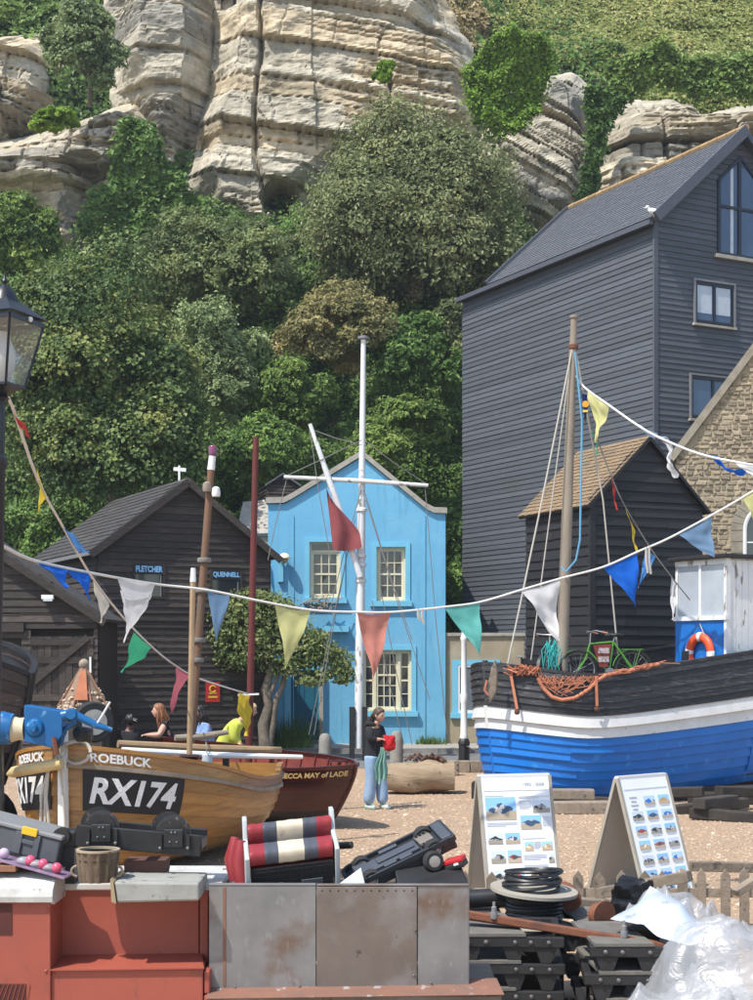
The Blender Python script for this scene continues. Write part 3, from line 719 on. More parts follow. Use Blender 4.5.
# ---------------------------------------------------------------- tall slate-grey building
C1 = Vector((6.87, 37.0)); AX = Vector((-4.27, 8.1)).normalized(); BX = Vector((AX.y, -AX.x))      # left face runs along AX, right face along BX
LEN = 9.16
p_far = C1 + AX * LEN; p_right = C1 + BX * 5.4
tb = thing('weatherboarded_building', 'tall slate grey weatherboarded building with pitched slate roof at right', 'building', (C1.x, C1.y, 0))
WL = Wall(p_far, C1); WR = Wall(C1, p_right)
ZE = 13.3; ZR = 15.9
MB().prism([(p_far.x, p_far.y, 0), (C1.x, C1.y, 0), (p_right.x, p_right.y, 0), (p_right.x + AX.x * LEN, p_right.y + AX.y * LEN, 0)], (0, 0, ZE)).build('wall', MAT['slate_trim'], tb)
gl = house_wall_poly(WR, [(0, ZE), (5.4, ZE), (2.7, ZR - 0.1)], 0.3, tb, MAT['slate_trim'], 'gable_wall')
boards(WL, tb, 0.0, ZE - 0.02, 0.145, MAT['slate_board'], thick=0.02)
W1 = (1.23, 2.47, 10.95, 11.98); W2 = (1.1, 2.5, 8.55, 9.6); W3 = (1.95, 3.45, 12.72, 15.1)
boards(WR, tb, 5.5, ZE - 0.02, 0.145, MAT['slate_board'], openings=[W1, W2, (W3[0], W3[1], W3[2], 99)], thick=0.02)
boards(WR, tb, ZE, ZR - 0.15, 0.145, MAT['slate_board'], lim=lambda z: ((z - ZE) / (ZR - 0.1 - ZE) * 2.7, 5.4 - (z - ZE) / (ZR - 0.1 - ZE) * 2.7), openings=[(W3[0], W3[1], 0, 14.7), (W3[0] + 0.2, W3[1] - 0.2, 0, 15.0)], thick=0.02)
cb = MB(); WL.block(cb, WL.L - 0.02, WL.L + 0.05, 0, ZE, -0.06, 0.06); cb.build('corner_board', MAT['slate_trim'], tb)
MAT['dark_frame'] = mat('dark_window_frame', (0.012, 0.014, 0.022), (0.018, 0.02, 0.028), rough=0.35)
MAT['grey_frame'] = mat('grey_window_surround', (0.20, 0.20, 0.20), (0.16, 0.16, 0.16), rough=0.6)
def db_window(u0, u1, z0, z1, blinds, sill=True, poly=None):
    f = MB()
    WR.block(f, u0 - 0.05, u0, z0 - 0.04, z1 + 0.05, 0.0, 0.075); WR.block(f, u1, u1 + 0.05, z0 - 0.04, z1 + 0.05, 0.0, 0.075)
    WR.block(f, u0, u1, z1, z1 + 0.05, 0.0, 0.075)
    wn = f.build('window', MAT['grey_frame'], tb)
    f = MB(); mid = (u0 + u1) / 2
    for a, b in ((u0, u0 + 0.06), (mid - 0.035, mid + 0.035), (u1 - 0.06, u1)): WR.block(f, a, b, z0, z1, 0.002, 0.05)
    for a, b in ((z0, z0 + 0.06), (z1 - 0.09, z1)): WR.block(f, u0, u1, a, b, 0.002, 0.047)
    f.build('frame', MAT['dark_frame'], wn)
    for a, b in ((u0 + 0.06, mid - 0.035), (mid + 0.035, u1 - 0.06)):
        g = MB(); WR.block(g, a, b, z0 + 0.06, z1 - 0.09, 0.0, 0.02); g.build('pane', MAT['pane_blue'], wn)
        if blinds:
            g = MB(); WR.block(g, a + 0.02, b - 0.04, z0 + 0.24, z1 - 0.10, 0.021, 0.026); g.build('blind', MAT['blind'], wn)
    s_ = MB(); WR.block(s_, u0 - 0.08, u1 + 0.06, z0 - 0.10, z0 - 0.041, 0.0, 0.11); s_.build('sill', MAT['coping'], wn)
db_window(*W1, True); db_window(*W2, False)
# big gable window with angled head
f = MB(); u0, u1, z0, z1 = W3; zc = 13.95
def rake(u): return ZE + u / 2.7 * (ZR - ZE) - 0.62 if u < 2.7 else ZE + (5.4 - u) / 2.7 * (ZR - ZE) - 0.62
g = MB(); g.prism([WR.pt(u0, z0, 0.004), WR.pt(u1, z0, 0.004), WR.pt(u1, rake(u1), 0.004), WR.pt(2.7, rake(2.7), 0.004), WR.pt(u0, rake(u0), 0.004)], WR.n * 0.02)
wn = g.build('gable_window', MAT['pane_blue'], tb)
f = MB()
for a in (u0, 2.62, u1 - 0.07): WR.block(f, a, a + 0.09, z0, rake(a + 0.04), 0.012, 0.06)
for a in (z0, zc - 0.03): WR.block(f, u0, u1, a, a + 0.07, 0.013, 0.058)
f.beam(WR.pt(u0, rake(u0), 0.035), WR.pt(2.7, rake(2.7), 0.035), 0.05, 0.07); f.beam(WR.pt(u1, rake(u1), 0.035), WR.pt(2.7, rake(2.7), 0.035), 0.05, 0.07)
f.build('frame', MAT['dark_frame'], wn)
f = MB(); WR.block(f, u0 + 0.42, u0 + 0.52, z0 + 0.07, rake(u0 + 0.45) - 0.02, 0.026, 0.034); f.build('curtain', MAT['blind'], wn)
f = MB(); WR.block(f, u0 - 0.1, u1 + 0.1, z0 - 0.09, z0 - 0.001, 0.0, 0.12); f.build('sill', MAT['coping'], wn)
# roof
def L3(p, z): return Vector((p.x, p.y, z))
def rp(t, u, z): q = C1 + AX * t + BX * u; return Vector((q.x, q.y, z))
slope = (ZR - ZE) / 2.7
e0, e1 = rp(-0.28, -0.18, ZE + 0.04), rp(LEN * 0.82, -0.18, ZE + 0.04)
r0, r1 = rp(-0.28, 2.7, ZR + 0.04), rp(LEN * 0.82, 2.7, ZR + 0.04)
rb = MB(); slab(rb, [e0, e1, r1, r0], 0.14); slab(rb, [rp(-0.28, 5.6, ZE + 0.0), rp(LEN * .82, 5.6, ZE + 0.0), r1, r0], 0.14)
rf = rb.build('roof', MAT['slate_trim'], tb)
roof_courses([e0 + V(0, 0, .01), e1 + V(0, 0, .01), r1 + V(0, 0, .01), r0 + V(0, 0, .01)], 26, 34, MAT['slate'], rf, thick=0.012, name='slates', gap=0.03)
tri = MB(); 
for i in range(22):
    a = r0.lerp(r1, i / 22.0); b = r0.lerp(r1, (i + 0.97) / 22.0)
    MB().tube([a + V(0, 0, .045), b + V(0, 0, .045)], [0.085, 0.075], 8).build('ridge_tile', MAT['ridge_tile'], rf)
tri = MB(); tri.beam(e0 + V(0, 0, -.02), r0 + V(0, 0, -.02), 0.09, 0.26); tri.build('verge_board', MAT['slate_trim'], rf)
tri = MB(); tri.beam(e1 + V(0, 0, 0.02), r1 + V(0, 0, 0.02), 0.09, 0.2); tri.build('verge_board', MAT['slate_trim'], rf)
tri = MB(); tri.beam(rp(-0.1, -0.19, ZE - 0.06), rp(LEN, -0.19, ZE - 0.06), 0.13, 0.12); tri.build('gutter', MAT['slate_trim'], rf)
tri = MB(); slab(tri, [rp(LEN * .82, -0.1, ZE + .03), rp(LEN + .05, -0.1, ZE + .03), rp(LEN + .05, 5.5, ZE + .03), rp(LEN * .82, 5.5, ZE + .03)], 0.1); tri.build('flat_roof', MAT['slate_trim'], tb)
# perched gull on the kneeler, fascia lamps
MAT['gull'] = mat('gull_white', (0.75, 0.75, 0.74), (0.6, 0.6, 0.6), rough=0.8)
gp = e0 + V(-0.05, 0.05, 0.09)
gu = thing('gull', 'small white gull perched on the grey roof corner', 'gull', gp)
m_ = MB(); m_.sphere(gp + V(0, 0, .02), 0.1, 10, 7, (1.7, .8, .8), Matrix.Rotation(R(20), 3, 'Y')); m_.sphere(gp + V(-.16, 0, .13), .05, 8, 6); m_.tube([gp + V(-.1, 0, .05), gp + V(-.15, 0, .12)], [.05, .035], 7); m_.tube([gp + V(-.2, 0, .125), gp + V(-.27, 0, .11)], [.016, .004], 5); m_.tube([gp + V(0, .02, -.04), gp + V(0, .02, -.11)], .008, 5)
m_.build('body', MAT['gull'], gu)

# ---------------------------------------------------------------- black net hut
th_ = R(25); NC = Vector((4.29, 30.0)); NB = Vector((math.cos(th_), math.sin(th_))); NA = Vector((-NB.y, NB.x))
NW, NL = 2.72, 2.5; NE, NR = 5.72, 7.05
nh = thing('net_hut', 'tall narrow black timber net hut with tan shingle roof', 'hut', (NC.x, NC.y, 0))
nf = NC + NA * NL; nr = NC + NB * NW
HL = Wall(nf, NC); HR = Wall(NC, nr)
MB().prism([L3(nf, 0), L3(NC, 0), L3(nr, 0), L3(nr + NA * NL, 0)], (0, 0, NE)).build('wall', MAT['black_board'], nh)
house_wall_poly(HR, [(0, NE), (NW, NE), (NW / 2, NR - 0.05)], 0.2, nh, MAT['black_board'], 'gable_wall')
boards(HL, nh, 0.2, NE, 0.2, MAT['black_board'], thick=0.03, jitter=0.018)
boards(HR, nh, 0.2, NE, 0.2, MAT['black_board'], thick=0.03, jitter=0.018)
boards(HR, nh, NE, NR - 0.1, 0.2, MAT['black_board'], lim=lambda z: (-0.05 + (z - NE) / (NR - NE) * NW / 2, NW + 0.05 - (z - NE) / (NR - NE) * NW / 2), thick=0.03, jitter=0.018)
cb = MB(); HL.block(cb, NL - 0.03, NL + 0.045, 0, NE, -0.08, 0.05); cb.build('corner_board', MAT['black_board'], nh)
def hp(t, u, z): q = NC + NA * t + NB * u; return Vector((q.x, q.y, z))
k_ = (NR - NE) / (NW / 2)
a0, a1 = hp(-0.12, -0.16, NE - 0.16 * k_), hp(NL + 0.1, -0.16, NE - 0.16 * k_); b0, b1 = hp(-0.12, NW / 2, NR), hp(NL + 0.1, NW / 2, NR)
rb = MB(); slab(rb, [a0, a1, b1, b0], 0.06); slab(rb, [hp(-.12, NW + .16, NE - .16 * k_), hp(NL + .1, NW + .16, NE - .16 * k_), b1, b0], 0.06); rf = rb.build('roof', MAT['black_board'], nh)
roof_courses([a0 + V(0, 0, .008), a1 + V(0, 0, .008), b1 + V(0, 0, .008), b0 + V(0, 0, .008)], 17, 20, MAT['tan_shingle'], rf, thick=0.012, name='shingles', gap=0.06, jit=0.1)

# ---------------------------------------------------------------- stone building with arched window
SA = Vector((6.55, 34.6)); SD = Vector((math.cos(R(-9)), math.sin(R(-9))))
sb = thing('stone_building', 'tan rubble stone gable wall with arched window at right edge', 'building', (SA.x, SA.y, 0))
SW = Wall(SA, SA + SD * 8.0)
u_e, z_e = SW.at(676, 455); u_p, z_p = SW.at(753, 352)
sl_ = (z_p - z_e) / (u_p - u_e); UR = 4.0
def gz(u): return z_e + (u - u_e) * sl_ if u < UR else z_e + (2 * UR - u - u_e) * sl_
house_wall_poly(SW, [(u_e, 0), (2 * UR - u_e, 0), (2 * UR - u_e, z_e), (UR, gz(UR)), (u_e, z_e)], 0.5, sb, MAT['mortar'])
ua, za = SW.at(743, 556); aw = 0.62; acu = ua + aw; asz = SW.at(750, 530)[1]
rngs = random.Random(4); z = 3.6; cnt = 0
stones = []
while z < gz(4.0):
    h = rngs.uniform(0.07, 0.115); u = u_e + 0.02 + rngs.uniform(-.1, .05)
    while u < 5.6:
        wd = rngs.uniform(0.09, 0.24)
        uc, zc2 = u + wd / 2, z + h / 2
        in_arch = abs(uc - acu) < aw + 0.3 and (zc2 < asz or math.hypot(uc - acu, zc2 - asz) < aw + 0.3)
        if u > u_e - 0.02 and z + h < gz(u) - 0.05 and not in_arch and z + h < gz(u + .02): stones.append((u, z, wd, h))
        u += wd + 0.022
    z += h + 0.02
stones.sort(key=lambda q: (q[0] > 2.3, -q[2] * q[3]))
rest = MB()
for i, (u, z, wd, h) in enumerate(stones):
    d_ = rngs.uniform(0.012, 0.045); c_ = 0.018
    def sp(a, b, o): return SW.pt(u + a, z + b, o)
    j = [rngs.uniform(-.02, .02) for _ in range(8)]
    vs = [sp(0 + j[0], 0 + j[1], -0.01), sp(wd + j[2], 0 + j[3], -0.01), sp(wd + j[4], h + j[5], -0.01), sp(0 + j[6], h + j[7], -0.01),
          sp(c_ + j[0], c_ + j[1], d_), sp(wd - c_ + j[2], c_ + j[3], d_), sp(wd - c_ + j[4], h - c_ + j[5], d_), sp(c_ + j[6], h - c_ + j[7], d_)]
    fs = [(4, 5, 6, 7), (0, 1, 5, 4), (1, 2, 6, 5), (2, 3, 7, 6), (3, 0, 4, 7)]
    if i < 300: MB().add(vs, fs).build('stone', MAT['stone'], sb, fix=False)
    else: rest.add(vs, fs)
if rest.v: tag(rest.build('small_stones', MAT['stone'], sb, fix=False), kind='stuff')
cp = MB(); cp.beam(SW.pt(u_e - 0.12, gz(u_e - 0.12) + 0.06, -0.2), SW.pt(UR, gz(UR) + 0.06, -0.2), 0.62, 0.16); cp.build('coping', MAT['stone_trim'], sb)
# arched opening: jamb ring and window
for k in range(15):
    a0_, a1_ = math.pi * (1 - k / 15.0), math.pi * (1 - (k + 0.93) / 15.0)
    pts = [(acu + aw * math.cos(a0_), asz + aw * math.sin(a0_)), (acu + aw * math.cos(a1_), asz + aw * math.sin(a1_)), (acu + (aw + .27) * math.cos(a1_), asz + (aw + .27) * math.sin(a1_)), (acu + (aw + .27) * math.cos(a0_), asz + (aw + .27) * math.sin(a0_))]
    MB().prism([SW.pt(x, y, -0.01) for x, y in pts], SW.n * 0.05).build('arch_stone', MAT['stone_trim'], sb)
for k in range(8):
    zz = asz - (k + 1) * 0.26
    for sgn in (-1, 1):
        mb = MB(); x0 = acu + sgn * aw; SW.block(mb, min(x0, x0 + sgn * .27), max(x0, x0 + sgn * .27), zz, zz + .245, -0.01, 0.035); mb.build('jamb_stone', MAT['stone_trim'], sb)
arc = [(acu + aw * math.cos(math.pi * k / 16), asz + aw * math.sin(math.pi * k / 16)) for k in range(17)]
mb = MB(); mb.prism([SW.pt(x, y, 0.004) for x, y in arc + [(acu - aw, 3.4), (acu + aw, 3.4)]], SW.n * 0.01); wn = mb.build('arched_window', MAT['pane'], sb)
fr = MB(); fr.tube([SW.pt(x, y, 0.03) for x, y in [(acu + aw - .04, 3.4)] + [(acu + (aw - .04) * math.cos(math.pi * k / 16), asz + (aw - .04) * math.sin(math.pi * k / 16)) for k in range(17)] + [(acu - aw + .04, 3.4)]], 0.045, 6)
for k in range(1, 6): SW.block(fr, acu - aw, acu + aw, asz - k * .3, asz - k * .3 + .03, 0.014, 0.03)
SW.block(fr, acu - .02, acu + .02, 3.4, asz + aw, 0.014, 0.031); fr.build('frame', MAT['white'], wn)
rb = MB(); bk = Vector((-SD.y, SD.x)) * 4.0
def s3(u, z, o=0): q = SW.pt(u, z, 0); return q + Vector((bk.x, bk.y, 0)) * o
slab(rb, [s3(u_e, gz(u_e) - .12, .13), s3(u_e, gz(u_e) - .12, .6), s3(UR, gz(UR) - .12, .6), s3(UR, gz(UR) - .12, .13)], 0.1); rb.build('roof', MAT['slate'], sb)

# ---------------------------------------------------------------- blue house
HD = 42.0; hk = HD / FPX
def hX(px): return (px - CX) * hk
def hZ(py): return CAM_H - (py - HY) * hk
bh = thing('blue_house', 'bright blue rendered house with shaped gable and cream windows', 'house', (hX(356), HD, 0))
HW = Wall((hX(268), HD), (hX(445.5), HD))
def hu(px): return (px - 268) * hk
outline = [(0, 0), (hu(445.5), 0), (hu(445.5), hZ(514)), (hu(427), hZ(510)), (hu(362), hZ(457)), (hu(291), hZ(500)), (hu(284), hZ(504)), (0, hZ(504))]
# openings (photo pixels): x0,x1,y0,y1
OPN = {'ul': (309.5, 340.5, 542, 598), 'ur': (376.5, 405.5, 547, 601), 'lo': (362.5, 411.5, 650, 711), 'door': (291, 319, 670, 744)}
def cell_wall(poly, opens, depth, parent, m):
    """wall face with real openings: split by a grid, drop the cells inside openings"""
    us = sorted(set([p[0] for p in poly] + [o[0] for o in opens] + [o[1] for o in opens]))
    mb = MB()
    def top(u):   # upper outline
        pts = sorted([p for p in poly if p[1] > 1], key=lambda p: p[0]); xs = [p[0] for p in pts]; zs = [p[1] for p in pts]
        return float(np.interp(u, xs, zs))
    for a, b in zip(us[:-1], us[1:]):
        if b - a < 1e-4: continue
        mid = (a + b) / 2
        spans = sorted([(o[2], o[3]) for o in opens if o[0] - 1e-6 <= a and o[1] + 1e-6 >= b])
        z = 0.0
        for lo, hi in spans:
            if lo > z: HWblock(mb, a, b, z, z, lo, lo, depth)
            z = hi
        HWblock(mb, a, b, z, z, top(a), top(b), depth)
    return mb.build('wall', m, parent)
def HWblock(mb, a, b, za0, zb0, za1, zb1, depth):
    vs = [HW.pt(a, za0, 0), HW.pt(b, zb0, 0), HW.pt(b, zb1, 0), HW.pt(a, za1, 0), HW.pt(a, za0, -depth), HW.pt(b, zb0, -depth), HW.pt(b, zb1, -depth), HW.pt(a, za1, -depth)]
    mb.add(vs, [(0, 1, 2, 3), (4, 7, 6, 5), (0, 4, 5, 1), (3, 2, 6, 7), (0, 3, 7, 4), (1, 5, 6, 2)])
def OW(k): x0, x1, y0, y1 = OPN[k]; return (hu(x0), hu(x1), hZ(y1), hZ(y0))
opens = [OW(k) for k in OPN]
opens[3] = (opens[3][0], opens[3][1], -0.01, opens[3][3])
cell_wall(outline, opens, 0.3, bh, MAT['house_blue'])
mb = MB(); mb.box2((hX(268) + .02, HD + .32, 0.0), (hX(445.5) - .02, HD + 6.5, hZ(514) - 0.1)); mb.build('house_body', MAT['house_blue'], bh)
mb = MB(); mb.prism([(hX(270), HD + .33, hZ(512)), (hX(443), HD + .33, hZ(516)), (hX(362), HD + .33, hZ(462))], (0, 6.1, 0)); mb.build('roof', MAT['old_roof'], bh)
# coping along the shaped gable
cp = MB()
cpts = [(-0.06, hZ(503.5)), (hu(284), hZ(503)), (hu(292), hZ(499)), (hu(362), hZ(456)), (hu(426), hZ(509)), (hu(434), hZ(513)), (hu(447), hZ(513.5))]
prof = []
for i, (u, z) in enumerate(cpts): prof.append((u, z))
for i in range(len(prof) - 1):
    (ua_, za_), (ub_, zb_) = prof[i], prof[i + 1]
    vs = [HW.pt(ua_, za_, 0.09), HW.pt(ub_, zb_, 0.09), HW.pt(ub_, zb_ + .16, 0.09), HW.pt(ua_, za_ + .16, 0.09), HW.pt(ua_, za_, -0.38), HW.pt(ub_, zb_, -0.38), HW.pt(ub_, zb_ + .16, -0.38), HW.pt(ua_, za_ + .16, -0.38)]
    MB().add(vs, [(0, 1, 2, 3), (4, 7, 6, 5), (0, 4, 5, 1), (3, 2, 6, 7), (0, 3, 7, 4), (1, 5, 6, 2)]).build('coping_stone', MAT['coping'], bh)
def surround(key, band, sill):
    u0, u1, z0, z1 = OW(key); f = MB()
    HW.block(f, u0 - band, u0, z0, z1 + band, 0.0, 0.035); HW.block(f, u1, u1 + band, z0, z1 + band, 0.0, 0.035); HW.block(f, u0, u1, z1, z1 + band, 0.0, 0.034)
    wn = f.build('window', MAT['house_trim'], bh)
    f = MB(); HW.block(f, u0 - band - .05, u1 + band + .05, z0 - .15, z0, -0.05, 0.13); f.build('sill', MAT['house_trim'], wn)
    return wn
def sash(wn, u0, u1, z0, z1, cols, rows, meet=None, o=-0.16, fw=0.055):
    f = MB(); HW.block(f, u0, u0 + fw, z0, z1, o - .03, o + .03); HW.block(f, u1 - fw, u1, z0, z1, o - .03, o + .03)
    HW.block(f, u0 + fw, u1 - fw, z1 - fw, z1, o - .03, o + .03); HW.block(f, u0 + fw, u1 - fw, z0, z0 + fw * 1.3, o - .03, o + .031)
    iu0, iu1, iz0, iz1 = u0 + fw, u1 - fw, z0 + fw * 1.3, z1 - fw
    if meet: zm = iz0 + (iz1 - iz0) * meet; HW.block(f, iu0, iu1, zm - .025, zm + .025, o - .02, o + .034)
    for c in range(1, cols): u = iu0 + (iu1 - iu0) * c / cols; HW.block(f, u - .013, u + .013, iz0, iz1, o - .012, o + .02)
    for r_ in range(1, rows):
        z = iz0 + (iz1 - iz0) * r_ / rows
        if meet and abs(z - zm) < 0.06: continue
        HW.block(f, iu0, iu1, z - .012, z + .012, o - .012, o + .019)
    f.build('sash', MAT['cream'], wn)
    rg = random.Random(int(u0 * 100))
    for c in range(cols):
        for r_ in range(rows):
            g = MB(); ua_ = iu0 + (iu1 - iu0) * c / cols; ub_ = iu0 + (iu1 - iu0) * (c + 1) / cols; za_ = iz0 + (iz1 - iz0) * r_ / rows; zb_ = iz0 + (iz1 - iz0) * (r_ + 1) / rows
            t1, t2 = rg.uniform(-.004, .004), rg.uniform(-.004, .004)
            g.add([HW.pt(ua_ + .005, za_ + .005, o - .005 + t1), HW.pt(ub_ - .005, za_ + .005, o - .005 - t1), HW.pt(ub_ - .005, zb_ - .005, o - .005 + t2), HW.pt(ua_ + .005, zb_ - .005, o - .005 - t2)], [(0, 1, 2, 3)]).build('pane', MAT['pane'], wn, fix=False)
def reveal_frame(wn, key, o=-0.16):
    u0, u1, z0, z1 = OW(key); f = MB(); w_ = 0.06
    HW.block(f, u0, u0 + w_, z0, z1, o - .06, o + .06); HW.block(f, u1 - w_, u1, z0, z1, o - .06, o + .06); HW.block(f, u0 + w_, u1 - w_, z1 - w_, z1, o - .06, o + .06); HW.block(f, u0 + w_, u1 - w_, z0, z0 + .05, o - .06, o + .09)
    f.build('frame', MAT['cream'], wn); return u0 + w_, u1 - w_, z0 + .05, z1 - w_
for key in ('ul', 'ur'):
    wn = surround(key, 0.13, True); a = reveal_frame(wn, key)
    cu = MB(); cu.grid(lambda s, t: HW.pt(a[0] + (a[1] - a[0]) * (0.55 + .45 * s), a[2] + (a[3] - a[2]) * t, -0.26 + .02 * math.sin(s * 22)), 20, 1); cu.build('curtain', MAT['curtain'], wn, fix=False)
    if key == 'ul':
        zt = a[3] - 0.22; f = MB(); HW.block(f, a[0], a[1], zt, zt + .05, -0.21, -0.1); f.build('transom', MAT['cream'], wn)
        g = MB(); HW.block(g, a[0], a[1], zt + .05, a[3], -0.19, -0.17); g.build('pane', MAT['pane'], wn); a = (a[0], a[1], a[2], zt)
    sash(wn, *a, 3, 4, 0.5)
wn = surround('lo', 0.13, True); a = reveal_frame(wn, 'lo'); W_ = a[1] - a[0]
m1, m2 = a[0] + W_ * .2, a[1] - W_ * .2
f = MB(); HW.block(f, m1, m1 + .07, a[2], a[3], -0.22, -0.10); HW.block(f, m2 - .07, m2, a[2], a[3], -0.22, -0.10); f.build('mullion', MAT['cream'], wn)
sash(wn, a[0], m1, a[2], a[3], 1, 4, 0.5, fw=0.035); sash(wn, m2, a[1], a[2], a[3], 1, 4, 0.5, fw=0.035); sash(wn, m1 + .07, m2 - .07, a[2], a[3], 3, 5, 0.6)
# door and its surround
u0, u1, z0, z1 = OW('door')
d_ = MB(); HW.block(d_, u0 + .06, u1 - .06, 0.14, z1 - .06, -0.2, -0.14); dr = d_.build('door', MAT['teal_door'], bh)
for (a_, b_) in ((0.14, 0.85), (0.95, 1.75)):
    for k in range(2):
        g = MB(); w0 = u0 + .12 + k * (u1 - u0 - .2) / 2; HW.block(g, w0, w0 + (u1 - u0 - .32) / 2, 0.14 + a_ - .04, 0.14 + b_ - .1, -0.14, -0.125); g.build('door_panel', MAT['teal_door'], dr)
g = MB(); g.sphere(HW.pt(u1 - .14, 1.15, -0.11), .03, 8, 6); g.build('handle', MAT['black_metal'], dr)
f = MB(); HW.block(f, u0, u0 + .06, 0.1, z1, -0.24, -0.05); HW.block(f, u1 - .06, u1, 0.1, z1, -0.24, -0.05); HW.block(f, u0 + .06, u1 - .06, z1 - .06, z1, -0.24, -0.05); f.build('door_frame', MAT['teal_door'], bh)
f = MB(); HW.block(f, u0 - .18, u0, 0.1, z1 + .12, 0, .04); HW.block(f, u1, u1 + .14, 0.1, z1 + .12, 0, .04); HW.block(f, u0, u1, z1, z1 + .12, 0, .041); f.build('door_surround', MAT['house_trim'], bh)
f = MB(); HW.block(f, u1 + .02, u1 + .12, 0.13, z1 + .02, 0.041, 0.16); f.build('porch_post', MAT['coping'], bh)
f = MB(); HW.block(f, hu(322), hu(349), hZ(632), hZ(626), 0, .22); f.build('hood', MAT['house_trim'], bh)
f = MB(); HW.block(f, u0 - .1, u1 + .2, 0.12, 0.22, 0, .35); f.build('doorstep', MAT['kerb'], bh)
for x_ in (hu(425), hu(293.5)):
    f = MB(); f.tube([HW.pt(x_, 0.2, .02), HW.pt(x_, hZ(515), .02)], .012, 5); f.build('cable', MAT['house_trim'], bh)
f = MB(); f.tube([HW.pt(.12, 0.15, .07), HW.pt(.12, hZ(590), .07), HW.pt(.05, hZ(584), .07), HW.pt(-.05, hZ(560), .12)], .045, 8); f.build('downpipe', MAT['house_trim'], bh)
# wall lamp and conduit
wlmp = thing('wall_lamp', 'cream saucer lamp fixed on the blue house left of its upper window', 'lamp', HW.pt(hu(285), hZ(558), .0))
f = MB(); f.lathe([(.03, .12), (.1, .1), (.17, .0), (.17, -.03)], HW.pt(hu(285), hZ(558), .24), 14); f.build('shade', MAT['cream'], wlmp)
f = MB(); f.sphere(HW.pt(hu(285), hZ(560), .24), .11, 10, 7); f.build('bulb', mat('amber_glass', (.5, .33, .12), rough=.2), wlmp)
f = MB(); f.tube([HW.pt(hu(285), hZ(554), .24), HW.pt(hu(283), hZ(555), .0)], .02, 6); HW.block(f, hu(278), hu(283.5), hZ(582), hZ(563), 0.002, .12); f.build('bracket', MAT['house_trim'], wlmp)

# small weatherboarded loft and roof beside the house gable
lf = thing('loft_hut', 'small brown boarded loft with grey pitched roof behind the blue gable', 'hut', P(280, 655, 47).xy.to_3d())
A_ = P(257, 500, 47); B_ = P(267, 500, 46); C_ = P(300, 500, 46.2)
LW = Wall((B_.x, B_.y), (C_.x, C_.y)); LS = Wall((A_.x - .1, A_.y + 1.2), (B_.x, B_.y))
zt_, zb_, zr_ = P(0, 484, 46).z, 4.0, P(0, 473.5, 46).z
mb = MB(); mb.prism([(A_.x - .1, A_.y + 1.2, 0), (B_.x, B_.y, 0), (C_.x, C_.y, 0), (C_.x, C_.y + 2.0, 0)], (0, 0, zt_)); mb.build('wall', MAT['tarred'], lf)
boards(LW, lf, 6.0, zt_, 0.11, MAT['tarred'], jitter=.01); boards(LS, lf, 6.0, zt_, .11, MAT['tarred'], jitter=.01)
boards(LW, lf, zt_, zr_, 0.11, MAT['tarred'], lim=lambda z: ((z - zt_) / (zr_ - zt_) * LW.L / 2, LW.L - (z - zt_) / (zr_ - zt_) * LW.L / 2))
mid = (B_ + C_) / 2; bk = Vector((-.35, 1.6, 0))
mb = MB(); e_ = Vector((B_.x - .06, B_.y - .12, zt_ - .03)); r_ = Vector((mid.x, mid.y - .12, zr_ + .03)); f_ = Vector((C_.x + .06, C_.y - .12, zt_ - .03))
slab(mb, [e_, e_ + bk, r_ + bk, r_], .05); slab(mb, [f_, f_ + bk, r_ + bk, r_], .05); mb.build('roof', MAT['slate'], lf)
sr = thing('side_roof', 'pale lean-to roof between the black shed and blue house', 'roof', P(255, 655, 45).xy.to_3d())
mb = MB(); slab(mb, [P(236, 534, 44.2), P(270, 533, 44.2), P(270, 499, 46.3), P(243, 502, 46.3)], .1); mb.build('roof_sheet', MAT['coping'], sr)
mb = MB(); mb.box2((P(240, 0, 44).x, 44.3, 0), (P(269, 0, 44).x, 46.2, P(0, 536, 44.3).z)); mb.build('wall', MAT['tan_render'], sr)

# tan rendered wall right of the house
tw = thing('rendered_wall', 'tan rendered boundary wall with blue framed window right of the blue house', 'wall', (hX(485), HD, 0))
TW = Wall((hX(445.5) + .01, HD + .12), (hX(560), HD + .12))
def tu(px): return TW.at(px, 655)[0]
zt_ = TW.at(480, 636)[1]
mb = MB(); TW.block(mb, 0, TW.L, 0, zt_, -.3, 0); mb.build('wall_body', MAT['tan_render'], tw)
mb = MB(); TW.block(mb, 0, TW.L, zt_, zt_ + .09, -.36, .06); mb.build('coping', MAT['coping'], tw)
x0, zz0 = TW.at(452, 713); x1, zz1 = TW.at(500, 660)
f = MB(); TW.block(f, x0, x0 + .16, zz0, zz1, .0, .05); TW.block(f, x1 - .16, x1, zz0, zz1, 0, .05); TW.block(f, x0 + .16, x1 - .16, zz1 - .14, zz1, 0, .05); TW.block(f, x0 - .05, x1 + .05, zz0 - .14, zz0, 0, .1); wn = f.build('window', MAT['house_trim'], tw)
f = MB(); TW.block(f, x0 + .16, x1 - .16, zz0, zz0 + .08, .004, .04); TW.block(f, x0 + .16, x0 + .22, zz0 + .08, zz1 - .14, .004, .04); TW.block(f, x0 + .22, x1 - .16, zz1 - .2, zz1 - .14, .004, .039); f.build('frame', MAT['white'], wn)
f = MB(); TW.block(f, x0 + .22, x1 - .16, zz0 + .08, zz1 - .2, .003, .012); f.build('pane', glass_mat('grey_pane', (.16, .18, .20), .15), wn)

